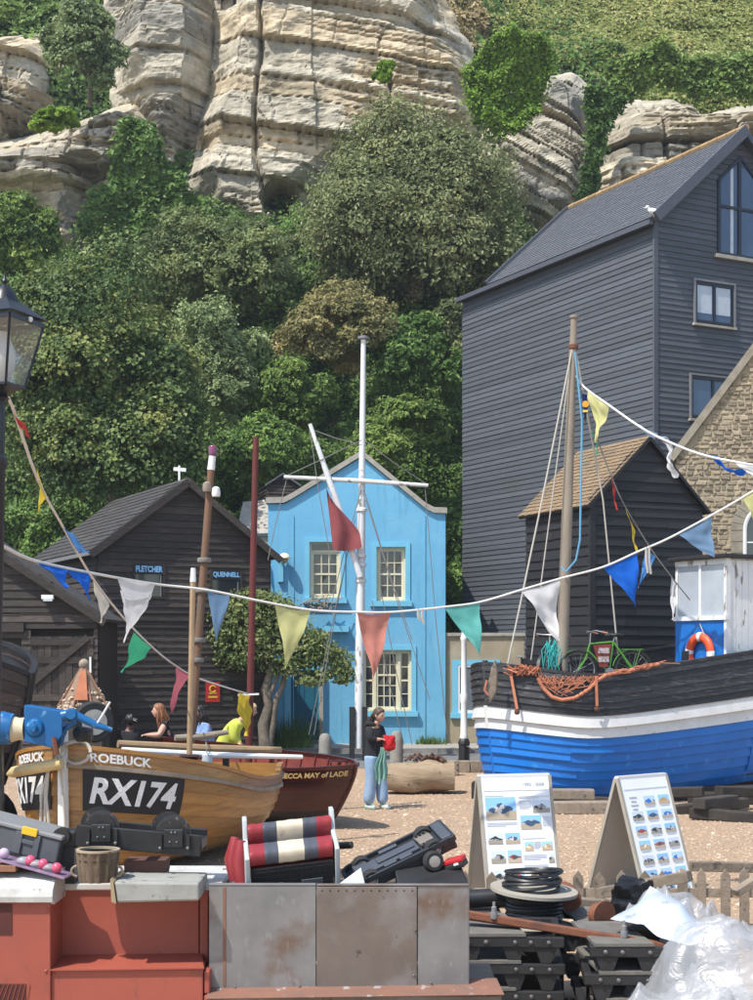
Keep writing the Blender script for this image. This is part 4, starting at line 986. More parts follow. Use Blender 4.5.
# ---------------------------------------------------------------- black shed with name boards
sA, sB, sC = Vector((-6.7, 36.0)), Vector((-2.69, 38.04)), Vector((-9.4, 41.3))
fs = thing('fishing_shed', 'weathered black gabled shed with pale blue name signs', 'shed', (sA.x, sA.y, 0))
GW = Wall(sA, sB); SWL = Wall(sC, sA)
GE, GR = 5.25, 6.95
mb = MB(); mb.prism([L3(sC, 0), L3(sA, 0), L3(sB, 0), L3(sB + (sC - sA), 0)], (0, 0, GE)); mb.build('wall', MAT['tarred'], fs)
house_wall_poly(GW, [(0, GE), (GW.L, GE), (GW.L / 2, GR - .08)], .2, fs, MAT['tarred'], 'gable_wall')
o1 = GW.at(134, 597); o1b = GW.at(163, 566); o2 = GW.at(211, 606); o2b = GW.at(240, 572)
op = [(o1[0], o1b[0], o1[1], o1b[1]), (o2[0], o2b[0], o2[1], o2b[1])]
dz0, dz1 = GW.at(118, 700)[0], GW.at(225, 650)
boards(GW, fs, 0.15, GE, 0.165, MAT['tarred'], openings=op, jitter=.02, thick=.03)
boards(GW, fs, GE, GR - .1, .165, MAT['tarred'], lim=lambda z: (-.05 + (z - GE) / (GR - GE) * GW.L / 2, GW.L + .05 - (z - GE) / (GR - GE) * GW.L / 2), jitter=.02, thick=.03)
boards(SWL, fs, 0.15, GE, .165, MAT['tarred'], jitter=.02, thick=.03)
MAT['sign_black'] = mat('black_sign_paint', (.008, .009, .012), (.012, .013, .016), rough=.5)
MAT['letter_blue'] = mat('pale_blue_letter', (.25, .52, .80), (.2, .45, .72), rough=.6)
for (a_, b_, c_, d_), txt in zip(op, ('FLETCHER', 'QUENNELL')):
    f = MB(); GW.block(f, a_, b_, c_, d_, -.02, .01); wn = f.build('window', MAT['pane'], fs)
    f = MB()
    for (p, q) in ((a_ - .04, a_ + .02), (b_ - .02, b_ + .04)): GW.block(f, p, q, c_ - .04, d_ + .04, .0, .07)
    GW.block(f, a_ + .02, b_ - .02, c_ - .04, c_ + .02, 0, .071); f.build('frame', MAT['tarred'], wn)
    f = MB(); GW.block(f, b_ - .085, b_ - .06, c_, d_ - .24, .012, .05); f.build('casement_edge', MAT['grey_frame'], wn)
    f = MB(); GW.block(f, a_ + .02, b_ - .02, d_ - .21, d_ + .04, .02, .06); f.build('sign_board', MAT['sign_black'], wn)
    wall_text(GW, txt, (a_ + b_) / 2, d_ - .085, (b_ - a_) * .92, .15, MAT['letter_blue'], wn, .062, bold=.035)
bd = sC - sA; bd3 = Vector((bd.x, bd.y, 0)); fw = -bd3.normalized() * .2
k_ = (GR - GE) / (GW.L / 2)
def gp_(u, z): return GW.pt(u, z, 0)
e0, r0, f0 = gp_(-.22, GE - .22 * k_) + fw, gp_(GW.L / 2, GR) + fw, gp_(GW.L + .22, GE - .22 * k_) + fw
ex = bd3 + bd3.normalized() * .3
mb = MB(); slab(mb, [e0, e0 + ex, r0 + ex, r0], .07); slab(mb, [f0, f0 + ex, r0 + ex, r0], .07); rf = mb.build('roof', MAT['old_roof'], fs)
roof_courses([e0 + ex + V(0, 0, .01), e0 + V(0, 0, .01), r0 + V(0, 0, .01), r0 + ex + V(0, 0, .01)], 14, 22, MAT['old_roof'], rf, thick=.012, name='roof_tiles', gap=.03, jit=.06)
for q_ in (e0, f0): MB().beam(q_ + V(0, 0, -.1), r0 + V(0, 0, -.1), .04, .17).build('barge_board', MAT['tarred'], fs)
mb = MB(); mb.beam(e0 + V(0, 0, -.06), e0 + ex + V(0, 0, -.06), .1, .09); mb.build('gutter', MAT['grey_frame'], fs)
mb = MB(); q = r0 + bd3 * .12; mb.beam(q, q + V(0, 0, .38), .05, .05); mb.beam(q + V(-.14, 0, .3), q + V(.17, 0, .27), .04, .09); mb.build('roof_finial', MAT['white'], fs)
# red fire notice and conduit on the gable
nz = GW.at(205, 702); nz2 = GW.at(219, 682)
rd = thing('notice', 'small red notice with yellow ring on the black shed wall', 'notice', GW.pt(nz[0], nz[1], .05))
f = MB(); GW.block(f, nz[0], nz2[0], nz[1], nz2[1], .046, .06); f.build('panel', mat('notice_red', (.55, .03, .025), rough=.5), rd)
f = MB(); c_ = GW.pt((nz[0] + nz2[0]) / 2, nz2[1] - .17, .064); f.tube([c_ + GW.t * .08 * math.cos(a) + V(0, 0, .08 * math.sin(a)) for a in np.linspace(.5, 5.8, 16)], .018, 5); GW.block(f, nz[0] + .06, nz2[0] - .06, nz[1] + .1, nz[1] + .15, .061, .066); GW.block(f, nz[0] + .08, nz2[0] - .08, nz[1] + .2, nz[1] + .235, .061, .066); f.build('print', mat('notice_yellow', (.8, .5, .06), rough=.5), rd)

# ---------------------------------------------------------------- near black shed with double door at left
qR = P(98, 655, 33.0); qL = P(-230, 655, 33.0)
ds = thing('net_shed', 'near black tarred shed with braced double door at left edge', 'shed', (qR.x, 33.0, 0))
DW = Wall((qL.x, 33.25), (qR.x, 33.0)); DE = DW.at(97, 613)[1]; dk = (DW.at(0, 549)[1] - DE) / (DW.L - DW.at(0, 655)[0])
zr = DE + dk * DW.L / 2
mb = MB(); mb.box2((qL.x, 33.3, 0), (qR.x - .02, 35.6, DE)); mb.build('wall', MAT['tarred'], ds)
house_wall_poly(DW, [(0, DE), (DW.L, DE), (DW.L / 2, zr - .05)], .2, ds, MAT['tarred'], 'gable_wall')
du0, du1 = DW.at(31, 655)[0], DW.at(94, 655)[0]; dzt = DW.at(60, 641)[1]
uu0 = DW.at(-60, 655)[0]
boards(DW, ds, 0.1, DE, .17, MAT['tarred'], openings=[(du0, du1, 0, dzt + .12), (uu0, DW.at(22, 655)[0], 0, dzt)], jitter=.02, thick=.03, u0=DW.L * .45)
boards(DW, ds, DE, zr, .17, MAT['tarred'], lim=lambda z: (max(DW.L * .45, (z - DE) / (zr - DE) * DW.L / 2), DW.L + .05 - (z - DE) / (zr - DE) * DW.L / 2), jitter=.02, thick=.03)
nd = 9; dw_ = (du1 - du0) / nd
dr = MB(); DW.block(dr, du0, du1, 0.05, dzt + .1, -.02, .006); dr = dr.build('door', MAT['black_board'], ds)
for i in range(nd):
    f = MB(); DW.block(f, du0 + i * dw_ + .004, du0 + (i + 1) * dw_ - .004, 0.05, dzt + .1, .006, .03 + .006 * (i % 3)); f.build('door_plank', MAT['tarred'], dr)
for zz in (dzt - .02, dzt - .42, dzt - 1.25, .35):
    f = MB(); DW.block(f, du0, du1, zz - .07, zz + .07, .046, .075); f.build('ledge', MAT['tarred'], dr)
f = MB(); p0 = DW.pt(du0 + .05, DW.at(33, 683)[1], .09); p1 = DW.pt(du1 - .12, DW.at(88, 637)[1], .09); f.beam(p0, p1, .03, .15); f.build('brace', MAT['tarred'], dr)
f = MB(); DW.block(f, du1 - .08, du1 - .04, dzt - .7, dzt - .35, .08, .1); f.build('hinge', MAT['white'], dr)
f = MB(); DW.block(f, uu0, DW.at(25, 655)[0], DW.at(0, 632)[1], DW.at(0, 623)[1], .0, .12); f.build('lintel', MAT['tarred'], ds)
def dp(u, z, o=0): return DW.pt(u, z, -o)
mb = MB(); e0 = dp(DW.L + .2, DE - .2 * dk, -.2); r0 = dp(DW.L / 2, zr, -.2); g0 = dp(-.2, DE - .2 * dk, -.2); ex = V(0, 2.7, 0)
slab(mb, [e0, e0 + ex, r0 + ex, r0], .07); slab(mb, [g0, g0 + ex, r0 + ex, r0], .07); mb.build('roof', MAT['old_roof'], ds)
mb = MB(); mb.beam(e0 + V(0, -.025, -.1), r0 + V(0, -.025, -.1), .04, .16); mb.build('barge_board', MAT['tarred'], ds)
bl_ = thing('bulkhead_lamp', 'small white bulkhead lamp on the black shed gable', 'lamp', P(48, 598, 32.95))
f = MB(); f.box(P(48, 597, 32.86), (.26, .16, .09)); f.build('housing', MAT['white'], bl_)
f = MB(); f.box(P(48, 600, 32.82), (.2, .08, .05)); f.build('lens', MAT['blind'], bl_)
# ================================================================== BOATS
MAT['varnish'] = mat('varnished_oak', (0.37, 0.185, 0.048), (0.24, 0.112, 0.03), scale=2.5, stretch=(1, 1, 9), rough=0.33, bump=0.12, rnd=0.16, coat=.12, c4=(0.12, 0.065, 0.025), c4scale=4, c4stretch=(1, 1, 5), c4lo=0.6, c4hi=0.75)
MAT['mahogany'] = mat('dark_mahogany', (0.075, 0.016, 0.012), (0.045, 0.012, 0.010), scale=3, stretch=(1, 1, 6), rough=0.22, rnd=0.15, spec=0.5)
MAT['red_inside'] = mat('red_lead_inside', (0.22, 0.045, 0.03), (0.14, 0.03, 0.022), scale=4, rough=0.6, rnd=0.1)
MAT['tar_bottom'] = mat('tarred_bottom', (0.012, 0.011, 0.011), (0.022, 0.02, 0.019), scale=4, rough=0.5, bump=0.2)
MAT['boat_blue'] = mat('boat_blue', (0.008, 0.15, 0.50), (0.007, 0.125, 0.43), scale=2.2, rough=0.4, rnd=0.08, c4=(0.03, 0.20, 0.52), c4scale=5, bump=0.05, c3=(0.01, 0.115, 0.38), c3scale=1.5)
MAT['boat_black'] = mat('boat_black', (0.016, 0.016, 0.017), (0.04, 0.038, 0.038), scale=4, stretch=(1, 1, 5), rough=0.55, bump=0.25, rnd=0.45, c4=(0.13, 0.12, 0.115), c4scale=5, c4stretch=(1, 1, 9), c4lo=0.56, c4hi=0.75)
MAT['boat_white'] = mat('boat_white', (0.66, 0.65, 0.62), (0.56, 0.55, 0.52), scale=4, rough=0.5, c4=(0.30, 0.25, 0.19), c4scale=9, c4lo=0.64, c4hi=0.76)
MAT['antifoul'] = mat('worn_antifoul', (0.055, 0.045, 0.038), (0.032, 0.028, 0.026), scale=3, rough=0.85, bump=0.3)
MAT['grey_canvas'] = mat('grey_deck_boards', (0.13, 0.115, 0.10), (0.085, 0.075, 0.066), scale=4, stretch=(6, 1, 1), rough=0.9, bump=0.4)
MAT['spar'] = mat('spar_wood', (0.36, 0.24, 0.13), (0.25, 0.165, 0.09), scale=5, rough=0.6, rnd=0.15)
MAT['old_spar'] = mat('weathered_spar', (0.30, 0.25, 0.19), (0.19, 0.155, 0.115), scale=4, stretch=(1, 1, .3), rough=0.8, bump=0.3)
MAT['mast_wood'] = mat('mast_orange_wood', (0.19, 0.09, 0.045), (0.11, 0.075, 0.05), scale=4, stretch=(1, 1, .25), rough=0.75, bump=0.3)
MAT['red_pole'] = mat('red_oxide_pole', (0.13, 0.022, 0.016), (0.09, 0.018, 0.014), scale=5, rough=0.6)
MAT['net_orange'] = mat('orange_net', (0.52, 0.20, 0.11), (0.36, 0.13, 0.07), scale=30, rough=0.9)
MAT['letter_white'] = mat('letter_white', (0.74, 0.74, 0.72), (0.62, 0.62, 0.6), scale=9, rough=0.5, c4=(.3, .28, .25), c4scale=13, c4lo=.64, c4hi=.74)
MAT['gold'] = mat('gold_letter', (0.60, 0.42, 0.17), (0.5, 0.34, 0.13), rough=0.5)

class Hull:
    def __init__(s, L, hb, sz, kz, rake=0.0, boxy=0.6, rfade=3.0):
        s.L = L; s.hb = hb; s.sz = sz; s.kz = kz; s.rake = rake; s.boxy = boxy; s.rfade = rfade
    def pt(s, t, f, side, off=0.0):
        """t along the boat 0 bow..1 stern, f height fraction 0 keel..1 sheer"""
        t = min(max(t, 0), 1); f = min(max(f, 0.0), 1.02)
        z = s.kz(t) + (s.sz(t) - s.kz(t)) * f
        cth = min(1, max(0, 1 - f)); sth = math.sqrt(max(0, 1 - cth * cth))
        y = s.hb(t) * sth ** s.boxy
        x = t * s.L + s.rake * max(0.0, 1 - f) ** 1.4 * max(0, 1 - t * s.rfade)
        p = Vector((x, side * y, z))
        if off:
            e = 1e-3
            a = s.pt(t + e if t < .99 else t - e, f, side) - p
            if t >= .99: a = -a
            b = s.pt(t, f + e if f < .99 else f - e, side) - p
            if f >= .99: b = -b
            n = a.cross(b) * (-side)
            if n.length > 1e-12:
                n.normalize()
                if n.y * side < -0.2: n = -n
                p = p + n * off
        return p
    def ts(s, n, p=1.8): return [(i / n) ** p for i in range(n + 1)]
    def strake(s, f0, f1, side, thick, m, parent, name='strake', n=22, lap=0.012, t0=0.0, t1=1.0, sub=2):
        ts = [t0 + (t1 - t0) * q for q in s.ts(n)]
        vs = []; fs = []; rows = sub + 1; f1_ = f1
        for t in ts:
            f1 = f1_(t) if callable(f1_) else f1_
            for r in range(rows):
                q = r / sub; f = f0 + (f1 + lap - f0) * q
                vs.append(s.pt(t, f, side, thick * (1.9 - 1.5 * q)))
            for r in range(rows):
                q = r / sub; f = f0 + (f1 + lap - f0) * q
                vs.append(s.pt(t, f, side, 0.0))
        w_ = rows * 2
        for i in range(len(ts) - 1):
            a, b = i * w_, (i + 1) * w_
            for r in range(rows - 1): fs.append((a + r, b + r, b + r + 1, a + r + 1)); fs.append((a + rows + r, a + rows + r + 1, b + rows + r + 1, b + rows + r))
            fs.append((a, a + rows, b + rows, b)); fs.append((a + rows - 1, b + rows - 1, b + w_ - 1, a + w_ - 1))
        e = (len(ts) - 1) * w_
        for r in range(rows - 1): fs.append((r, r + 1, rows + r + 1, rows + r)); fs.append((e + r, e + rows + r, e + rows + r + 1, e + r + 1))
        mb = MB(); mb.add(vs, fs, True); return mb.build(name, m, parent, world=False)
    def liner(s, m, parent, off, f0=0.05, f1=0.98, n=20, name='lining'):
        for side in (-1, 1):
            mb = MB(); ts = s.ts(n)
            mb.grid(lambda u, v: s.pt(max(u ** 1.8, .004), f0 + (f1 - f0) * v, side, -off), n, 8); mb.build(name, m, parent, world=False, fix=False)
    def rail(s, side, f, w_, h, m, parent, name, n=26, off=0.02, t0=0.0, t1=1.0):
        """rubbing strake or gunwale: rectangular band following the hull"""
        vs = []; fs = []
        for i in range(n + 1):
            t = t0 + (t1 - t0) * (i / n) ** 1.6
            p = s.pt(t, f, side, off); q = s.pt(t, f, side, off - w_)
            for a, z in ((p, h / 2), (p, -h / 2), (q, -h / 2), (q, h / 2)): vs.append(a + Vector((0, 0, z)))
        for i in range(n):
            a, b = i * 4, i * 4 + 4
            for k in range(4): fs.append((a + k, a + (k + 1) % 4, b + (k + 1) % 4, b + k))
        fs += [(0, 1, 2, 3), (n * 4, n * 4 + 3, n * 4 + 2, n * 4 + 1)]
        mb = MB(); mb.add(vs, fs, True); return mb.build(name, m, parent, world=False)
    def deck(s, f, inset, m, parent, name='deck', n=16, t0=.02, t1=.99, camber=0.03):
        mb = MB()
        def fn(u, v):
            t = t0 + (t1 - t0) * u ** 1.6; p = s.pt(t, f(t) if callable(f) else f, -1, -inset); k = v * 2 - 1
            return Vector((p.x, p.y * -k, p.z + camber * (1 - k * k)))
        mb.grid(fn, n, 6); return mb.build(name, m, parent, world=False, fix=False)
    def lettering(s, txt, side, t_at, f_at, wdt, hgt, m, parent, off=.035, bold=.03, lean=0.0, flip=False, name='lettering'):
        """letters laid on the planking; t_at is where the text centre sits"""
        vs, fs = fit_text(txt, wdt, hgt, bold, 0.002)
        # split long faces is not needed: letters are narrow; walk along the hull by arc length
        N_ = 240; tt = [(i / N_) ** 2 for i in range(N_ + 1)]; pts = [s.pt(t, f_at, side) for t in tt]
        arc = [0.0]
        for a, b in zip(pts[:-1], pts[1:]): arc.append(arc[-1] + (b - a).length)
        c = t_at      # metres from the stem
        out = []
        for q in vs:
            x = q.x + lean * q.y
            d = c + (x if not flip else -x)
            t = float(np.interp(d, arc, tt)); H = s.sz(t) - s.kz(t)
            p0 = s.pt(t, f_at, side); 
            f = f_at
            # move up or down the side by true distance
            st = 12; rem = q.y; sg = 1 if rem >= 0 else -1; rem = abs(rem)
            df = 0.01
            while rem > 1e-6:
                p1 = s.pt(t, f + sg * df, side); l = (p1 - s.pt(t, f, side)).length
                if l >= rem: f += sg * df * rem / l; break
                rem -= l; f += sg * df
                if f > 1 or f < 0: break
            out.append(s.pt(t, f, side, off + q.z))
        mb = MB(); mb.add(out, fs); return mb.build(name, m, parent, world=False, fix=False)
    def patch(s, side, t0, t1, f0, f1, m, parent, off, name='panel', n=14, k=6):
        tt = [(i / 240) ** 2 for i in range(241)]; fm = (f0 + f1) / 2; pts = [s.pt(t, fm, side) for t in tt]; arc = [0.0]
        for a, b in zip(pts[:-1], pts[1:]): arc.append(arc[-1] + (b - a).length)
        mb = MB(); mb.grid(lambda u, v: s.pt(float(np.interp(t0 + (t1 - t0) * u, arc, tt)), f0 + (f1 - f0) * v, side, off), n, k); return mb.build(name, m, parent, world=False, fix=False)

def smooth_interp(xs, ys):
    xs = np.array(xs, float); ys = np.array(ys, float)
    def fn(t):
        i = int(np.clip(np.searchsorted(xs, t) - 1, 0, len(xs) - 2)); h = xs[i + 1] - xs[i]; u = (t - xs[i]) / h
        def slope(j):
            if j == 0: return (ys[1] - ys[0]) / (xs[1] - xs[0])
            if j == len(xs) - 1: return (ys[-1] - ys[-2]) / (xs[-1] - xs[-2])
            return (ys[j + 1] - ys[j - 1]) / (xs[j + 1] - xs[j - 1])
        m0, m1 = slope(i) * h, slope(i + 1) * h
        return float((2 * u ** 3 - 3 * u * u + 1) * ys[i] + (u ** 3 - 2 * u * u + u) * m0 + (-2 * u ** 3 + 3 * u * u) * ys[i + 1] + (u ** 3 - u * u) * m1)
    return fn
def bluff(B, t0, p, aft):
    sm = smooth_interp([t0, (t0 + 1) / 2, 0.85, 1.0], [1.0, 1.0, 0.5 + aft / 2, aft])
    def fn(t):
        if t < t0: return B * max(1e-3, (1 - (1 - t / t0) ** p)) ** 0.62
        return B * min(1.0, sm(t))
    return fn

# ---------------------------------------------------------------- ROEBUCK
rb_loc = P(65, 655, 17.0); rb_ang = math.atan2(.96, .28)
rbt = thing('clinker_boat', 'varnished wooden clinker boat with black number panels on its bow', 'boat', (rb_loc.x, 17.0, 0), rb_ang)
RB = Hull(4.4, bluff(1.4, .46, 2.0, .72), smooth_interp([0, .25, .6, 1], [1.57, 1.33, 1.04, 1.09]), smooth_interp([0, .15, .8, 1], [.12, .08, .10, .2]), rake=.10, boxy=.62)
nst = 10; fr_ = [0, .03, .10, .19, .29, .39, .50, .61, .72, .85, 1.0]
for side in (-1, 1):
    for k in range(nst): RB.strake(fr_[k], fr_[k + 1], side, .016, MAT['varnish'], rbt, lap=.012 if k < nst - 1 else 0)
    RB.rail(side, .995, .07, .045, MAT['varnish'], rbt, 'gunwale', off=.03)
    RB.rail(side, .85, .05, .045, MAT['old_spar'], rbt, 'rubbing_strake', off=.055)
RB.liner(MAT['grey_canvas'], rbt, .02, f0=.3)
RB.deck(lambda t: .55 + .1 * t, .02, MAT['grey_canvas'], rbt, 'bottom_boards')
mb = MB(); mb.grid(lambda u, v: (RB.L + .0, (v * 2 - 1) * RB.pt(1, .03 + .97 * u, 1).y, RB.pt(1, .03 + .97 * u, 1).z), 8, 6); mb.build('transom', MAT['varnish'], rbt, world=False, fix=False)
mb = MB(); mb.beam((-.03, 0, .05), (-.05, 0, 1.74), .085, .10, (1, 0, 0)); mb.build('stem_post', MAT['white'], rbt, world=False)
mb = MB(); mb.beam((0.1, 0, .05), (4.2, 0, .1), .09, .12); mb.build('keel', MAT['varnish'], rbt, world=False)
for side, fl in ((-1, False), (1, True)):
    RB.patch(side, .18, 1.38, .50, .825, MAT['sign_black'], rbt, .034, 'number_panel')
    RB.lettering('RX174', side, .78, .665, 1.0, .31, MAT['letter_white'], rbt, .040, .03, lean=.18, flip=fl)
    RB.lettering('ROEBUCK', side, .62, .925, .70, .105, MAT['letter_white'], rbt, .034, .03, flip=fl)
mb = MB(); mb.box((3.98, -.35, 1.12), (.05, .08, .5)); mb.build('cleat_post', MAT['tar_bottom'], rbt, world=False)
for yy in (.35, -.2):
    mb = MB(); mb.box((1.9 + yy, 0, .93), (.22, 1.9, .05)); mb.build('thwart', MAT['grey_canvas'], rbt, world=False)
rbm = Matrix.Translation((rb_loc.x, 17.0, 0)) @ Matrix.Rotation(rb_ang, 4, 'Z')
def rbw(x, y, z): return rbm @ Vector((x, y, z))
# rope looped over the stem, cream fender along the left bow
def catenary(a, b, sag, n=12): return [a.lerp(b, i / n) - Vector((0, 0, sag * 4 * (i / n) * (1 - i / n))) for i in range(n + 1)]
def coil(mb, pts, r, n=6, wob=0.0, rg=random):
    mb.tube([p + Vector((rg.uniform(-wob, wob), rg.uniform(-wob, wob), rg.uniform(-wob, wob))) for p in pts], r, n)
rp_ = thing('mooring_rope', 'pale rope looped round the white stem of the varnished boat', 'rope', rbw(-.1, 0, 1.3))
for k in range(3):
    mb = MB(); a = rbw(-.12, -.05 + .04 * k, 1.42 + .02 * k)
    pts = [a, rbw(-.14, .12, 1.34), rbw(-.12, .16 + .03 * k, 1.0), rbw(-.14, .12 + .05 * k, .62), rbw(-.15, .10 + .03 * k, .30 - .05 * k)]
    coil(mb, pts, .016, 6, .012); mb.build('strand', MAT['rope'], rp_)
mb = MB(); c = rbw(-.05, -.12, 1.50); coil(mb, [c + Vector((.16 * math.cos(a) + .04, .05 * math.sin(a * 2), .13 * math.sin(a))) for a in np.linspace(0, 6.0, 20)], .02, 6, .006); mb.build('loop', MAT['rope'], rp_)
mb = MB(); coil(mb, [rbw(-.13, .02, 1.48), rbw(-.13, -.03, 1.1), rbw(-.12, -.05, .75), rbw(-.11, -.06, .45)], .015, 6, .01); mb.build('strand', MAT['rope'], rp_)
fd = thing('fender', 'cream cylindrical fender lashed along the left bow', 'fender', P(10, 775, 17.5))
mb = MB(); mb.tube([P(9, 774, 17.4), P(14, 772, 17.2), P(58, 764, 16.72), P(62, 763, 16.7)], [.03, .065, .065, .05], 12); mb.build('roller', mat('cream_fender', (.56, .44, .22), (.45, .34, .16), rough=.6), fd)
mb = MB(); coil(mb, [P(60, 764, 16.7), P(66, 752, 16.8), P(68, 742, 17.0)], .012, 5); mb.build('lashing', MAT['rope'], fd)
# mast, boathook, spars, box in the boat
ms = thing('boat_mast', 'leaning orange brown mast with lantern at its head in the varnished boat', 'mast', rbw(2.6, -.25, .6))
top = P(211, 470, 19.6); bot = rbw(2.55, -.2, .55); 
b_px = P(190, 752, 19.4); bot = b_px + (b_px - top) * .10
mb = MB(); mid_ = bot.lerp(top, .48); mb.tube([bot, mid_, top], [.056, .052, .046], 10); mb.build('pole', MAT['mast_wood'], ms)
t2 = P(212.5, 456, 19.6)
mb = MB(); mb.tube([top - (t2 - top) * .0, t2], [.05, .045], 10); mb.build('white_head', MAT['white'], ms)
mb = MB(); mb.lathe([(.05, 0), (.055, .02), (.055, .11), (.04, .13)], P(212.7, 455.5, 19.6), 12); mb.build('lantern', mat('lantern_glass', (.28, .03, .04), (.03, .10, .2), scale=4, rough=.2), ms)
for (q, col) in ((P(216, 492, 19.5), MAT['white']), (P(207, 487, 19.5), MAT['old_spar'])):
    mb = MB(); mb.lathe([(.05, -.06), (.06, -.02), (.05, .05), (.02, .07)], q, 10); mb.build('pulley', col, ms)
for yy in (560, 590, 640, 660):
    q = bot + (top - bot) * ((bot.z - P(0, yy, 19.5).z) / (bot.z - top.z)); mb = MB(); mb.lathe([(.085, -.03), (.095, 0), (.085, .03)], q, 10); mb.build('band', MAT['dark_rope'], ms)
bk_ = thing('boathook', 'slim pale pole with white tip standing beside the leaning mast', 'pole', P(190, 760, 18.9))
mb = MB(); a = P(189, 775, 18.9); b = P(193, 582, 18.9); mb.tube([a, b], .036, 8); mb.build('shaft', MAT['spar'], bk_)
mb = MB(); mb.tube([b, P(193.3, 568, 18.9)], [.04, .03], 8); mb.build('tip', MAT['white'], bk_)
def oar(lab, a, b, m, r=.04):
    o = thing('spar', lab, 'spar', a); mb = MB(); mb.tube([a, a.lerp(b, .5) - V(0, 0, .02), b], [r, r * 1.15, r * .8], 8); mb.build('shaft', m, o); return o
oar('long varnished spar lying along the gunwale of the varnished boat', P(118, 744, 18.9), P(281, 750, 19.9), MAT['spar'], .05)
oar('white painted spar lying below the varnished spar', P(122, 750, 18.6), P(302, 757, 19.9), MAT['white'], .036)
oar('short dark spar resting across the mast foot', P(175, 738, 19.3), P(228, 732, 19.6), MAT['old_spar'], .04)
bx_ = thing('locker', 'brown wooden locker box by the mast foot in the varnished boat', 'box', P(184, 770, 18.4))
mb = MB(); q = P(184, 766, 18.4); mb.prism([q + V(-.15, 0, -.12), q + V(.15, 0, -.12), q + V(.12, 0, .06), q + V(-.09, 0, .06)], (0, .35, 0)); mb.build('body', mat('brown_box', (.17, .07, .05), (.12, .05, .035), rough=.6), bx_)
mb = MB(); q = P(185, 759, 18.4); mb.box(q + V(0, .17, .015), (.34, .4, .03), Matrix.Rotation(R(-8), 3, 'X')); mb.build('lid', mat('brown_lid', (.24, .11, .08), (.18, .08, .06), rough=.6), bx_)
mk_ = thing('float', 'small pale plastic float hanging inside the varnished boat', 'float', P(207, 762, 19.0)); mb = MB(); mb.lathe([(.03, -.1), (.07, -.08), (.07, .08), (.03, .1)], P(207, 761, 19.0), 10); mb.build('body', MAT['blind'], mk_)
mb = MB(); mb.tube([P(207, 755, 19.0), P(206, 742, 19.0)], .008, 5); mb.build('cord', MAT['rope'], mk_)

# ---------------------------------------------------------------- REBECCA MAY
rm_loc = P(359, 655, 22.2); rm_ang = math.atan2(.62, -.78)
rmt = thing('mahogany_boat', 'dark mahogany rowing boat with gold name and red inside behind the varnished boat', 'boat', (rm_loc.x, 22.2, .0), rot=(R(0), 0, rm_ang))
RM = Hull(4.6, bluff(.86, .5, 1.9, .6), smooth_interp([0, .2, .6, 1], [.98, .97, 1.0, 1.16]), smooth_interp([0, .2, .8, 1], [.02, .02, .04, .1]), rake=.62, boxy=.95, rfade=1.5)
rmt.rotation_euler = (R(-5), 0, rm_ang)
fr_ = [0, .05, .12, .20, .30, .41, .53, .66, .80, 1.0]
for side in (-1, 1):
    for k in range(9): RM.strake(fr_[k], fr_[k + 1], side, .010, MAT['mahogany'] if k > 3 else MAT['tar_bottom'], rmt, lap=.012 if k < 8 else 0)
    RM.rail(side, .995, .06, .05, MAT['mahogany'], rmt, 'gunwale', off=.025)
RM.liner(MAT['red_inside'], rmt, .02, f0=.1)
for side in (-1, 1):
    for i in range(12):
        t = .08 + i * .075; mb = MB(); mb.tube([RM.pt(t, f, side, -.03) for f in (.15, .4, .7, .97)], .016, 5); mb.build('rib', MAT['red_inside'], rmt, world=False)
RM.deck(.22, .02, MAT['red_inside'], rmt, 'bottom_boards')
mb = MB(); mb.grid(lambda u, v: (RM.L, (v * 2 - 1) * RM.pt(1, .03 + .97 * u, 1).y, RM.pt(1, .03 + .97 * u, 1).z), 8, 6); mb.build('transom', MAT['mahogany'], rmt, world=False, fix=False)
mb = MB(); mb.tube([RM.pt(0, f, 1) + V(-.02, 0, 0) for f in (0.01, .2, .4, .6, .8, 1.02)], [.03, .035, .035, .035, .035, .04], 8); mb.build('stem_post', MAT['mahogany'], rmt, world=False)
for xx in (1.4, 2.5):
    mb = MB(); mb.box((xx, 0, .72), (.24, 1.5, .04)); mb.build('thwart', MAT['mahogany'], rmt, world=False)
RM.lettering('REBECCA MAY of LADE', 1, .67, .90, 1.12, .08, MAT['gold'], rmt, .034, .03, flip=True)
for yy in (-.04, .1):
    mb = MB(); mb.tube([Vector((.25 + yy, -.05, .96)), Vector((.25 + yy, -.05, 1.03)), Vector((.33 + yy, .05, 1.03)), Vector((.33 + yy, .05, .96))], .014, 6); mb.build('fairlead', MAT['mahogany'], rmt, world=False)
rpl = thing('red_pole', 'tall slim red oxide pole standing in the mahogany boat', 'pole', P(250, 735, 24.0))
mb = MB(); mb.tube([P(248.5, 770, 24.0), P(256, 437, 24.0)], [.06, .05], 10); mb.build('pole', MAT['red_pole'], rpl)
mb = MB(); mb.beam(P(238, 695, 23.9), P(259, 694, 23.9), .03, .03); mb.build('cross_pin', MAT['white'], rpl)

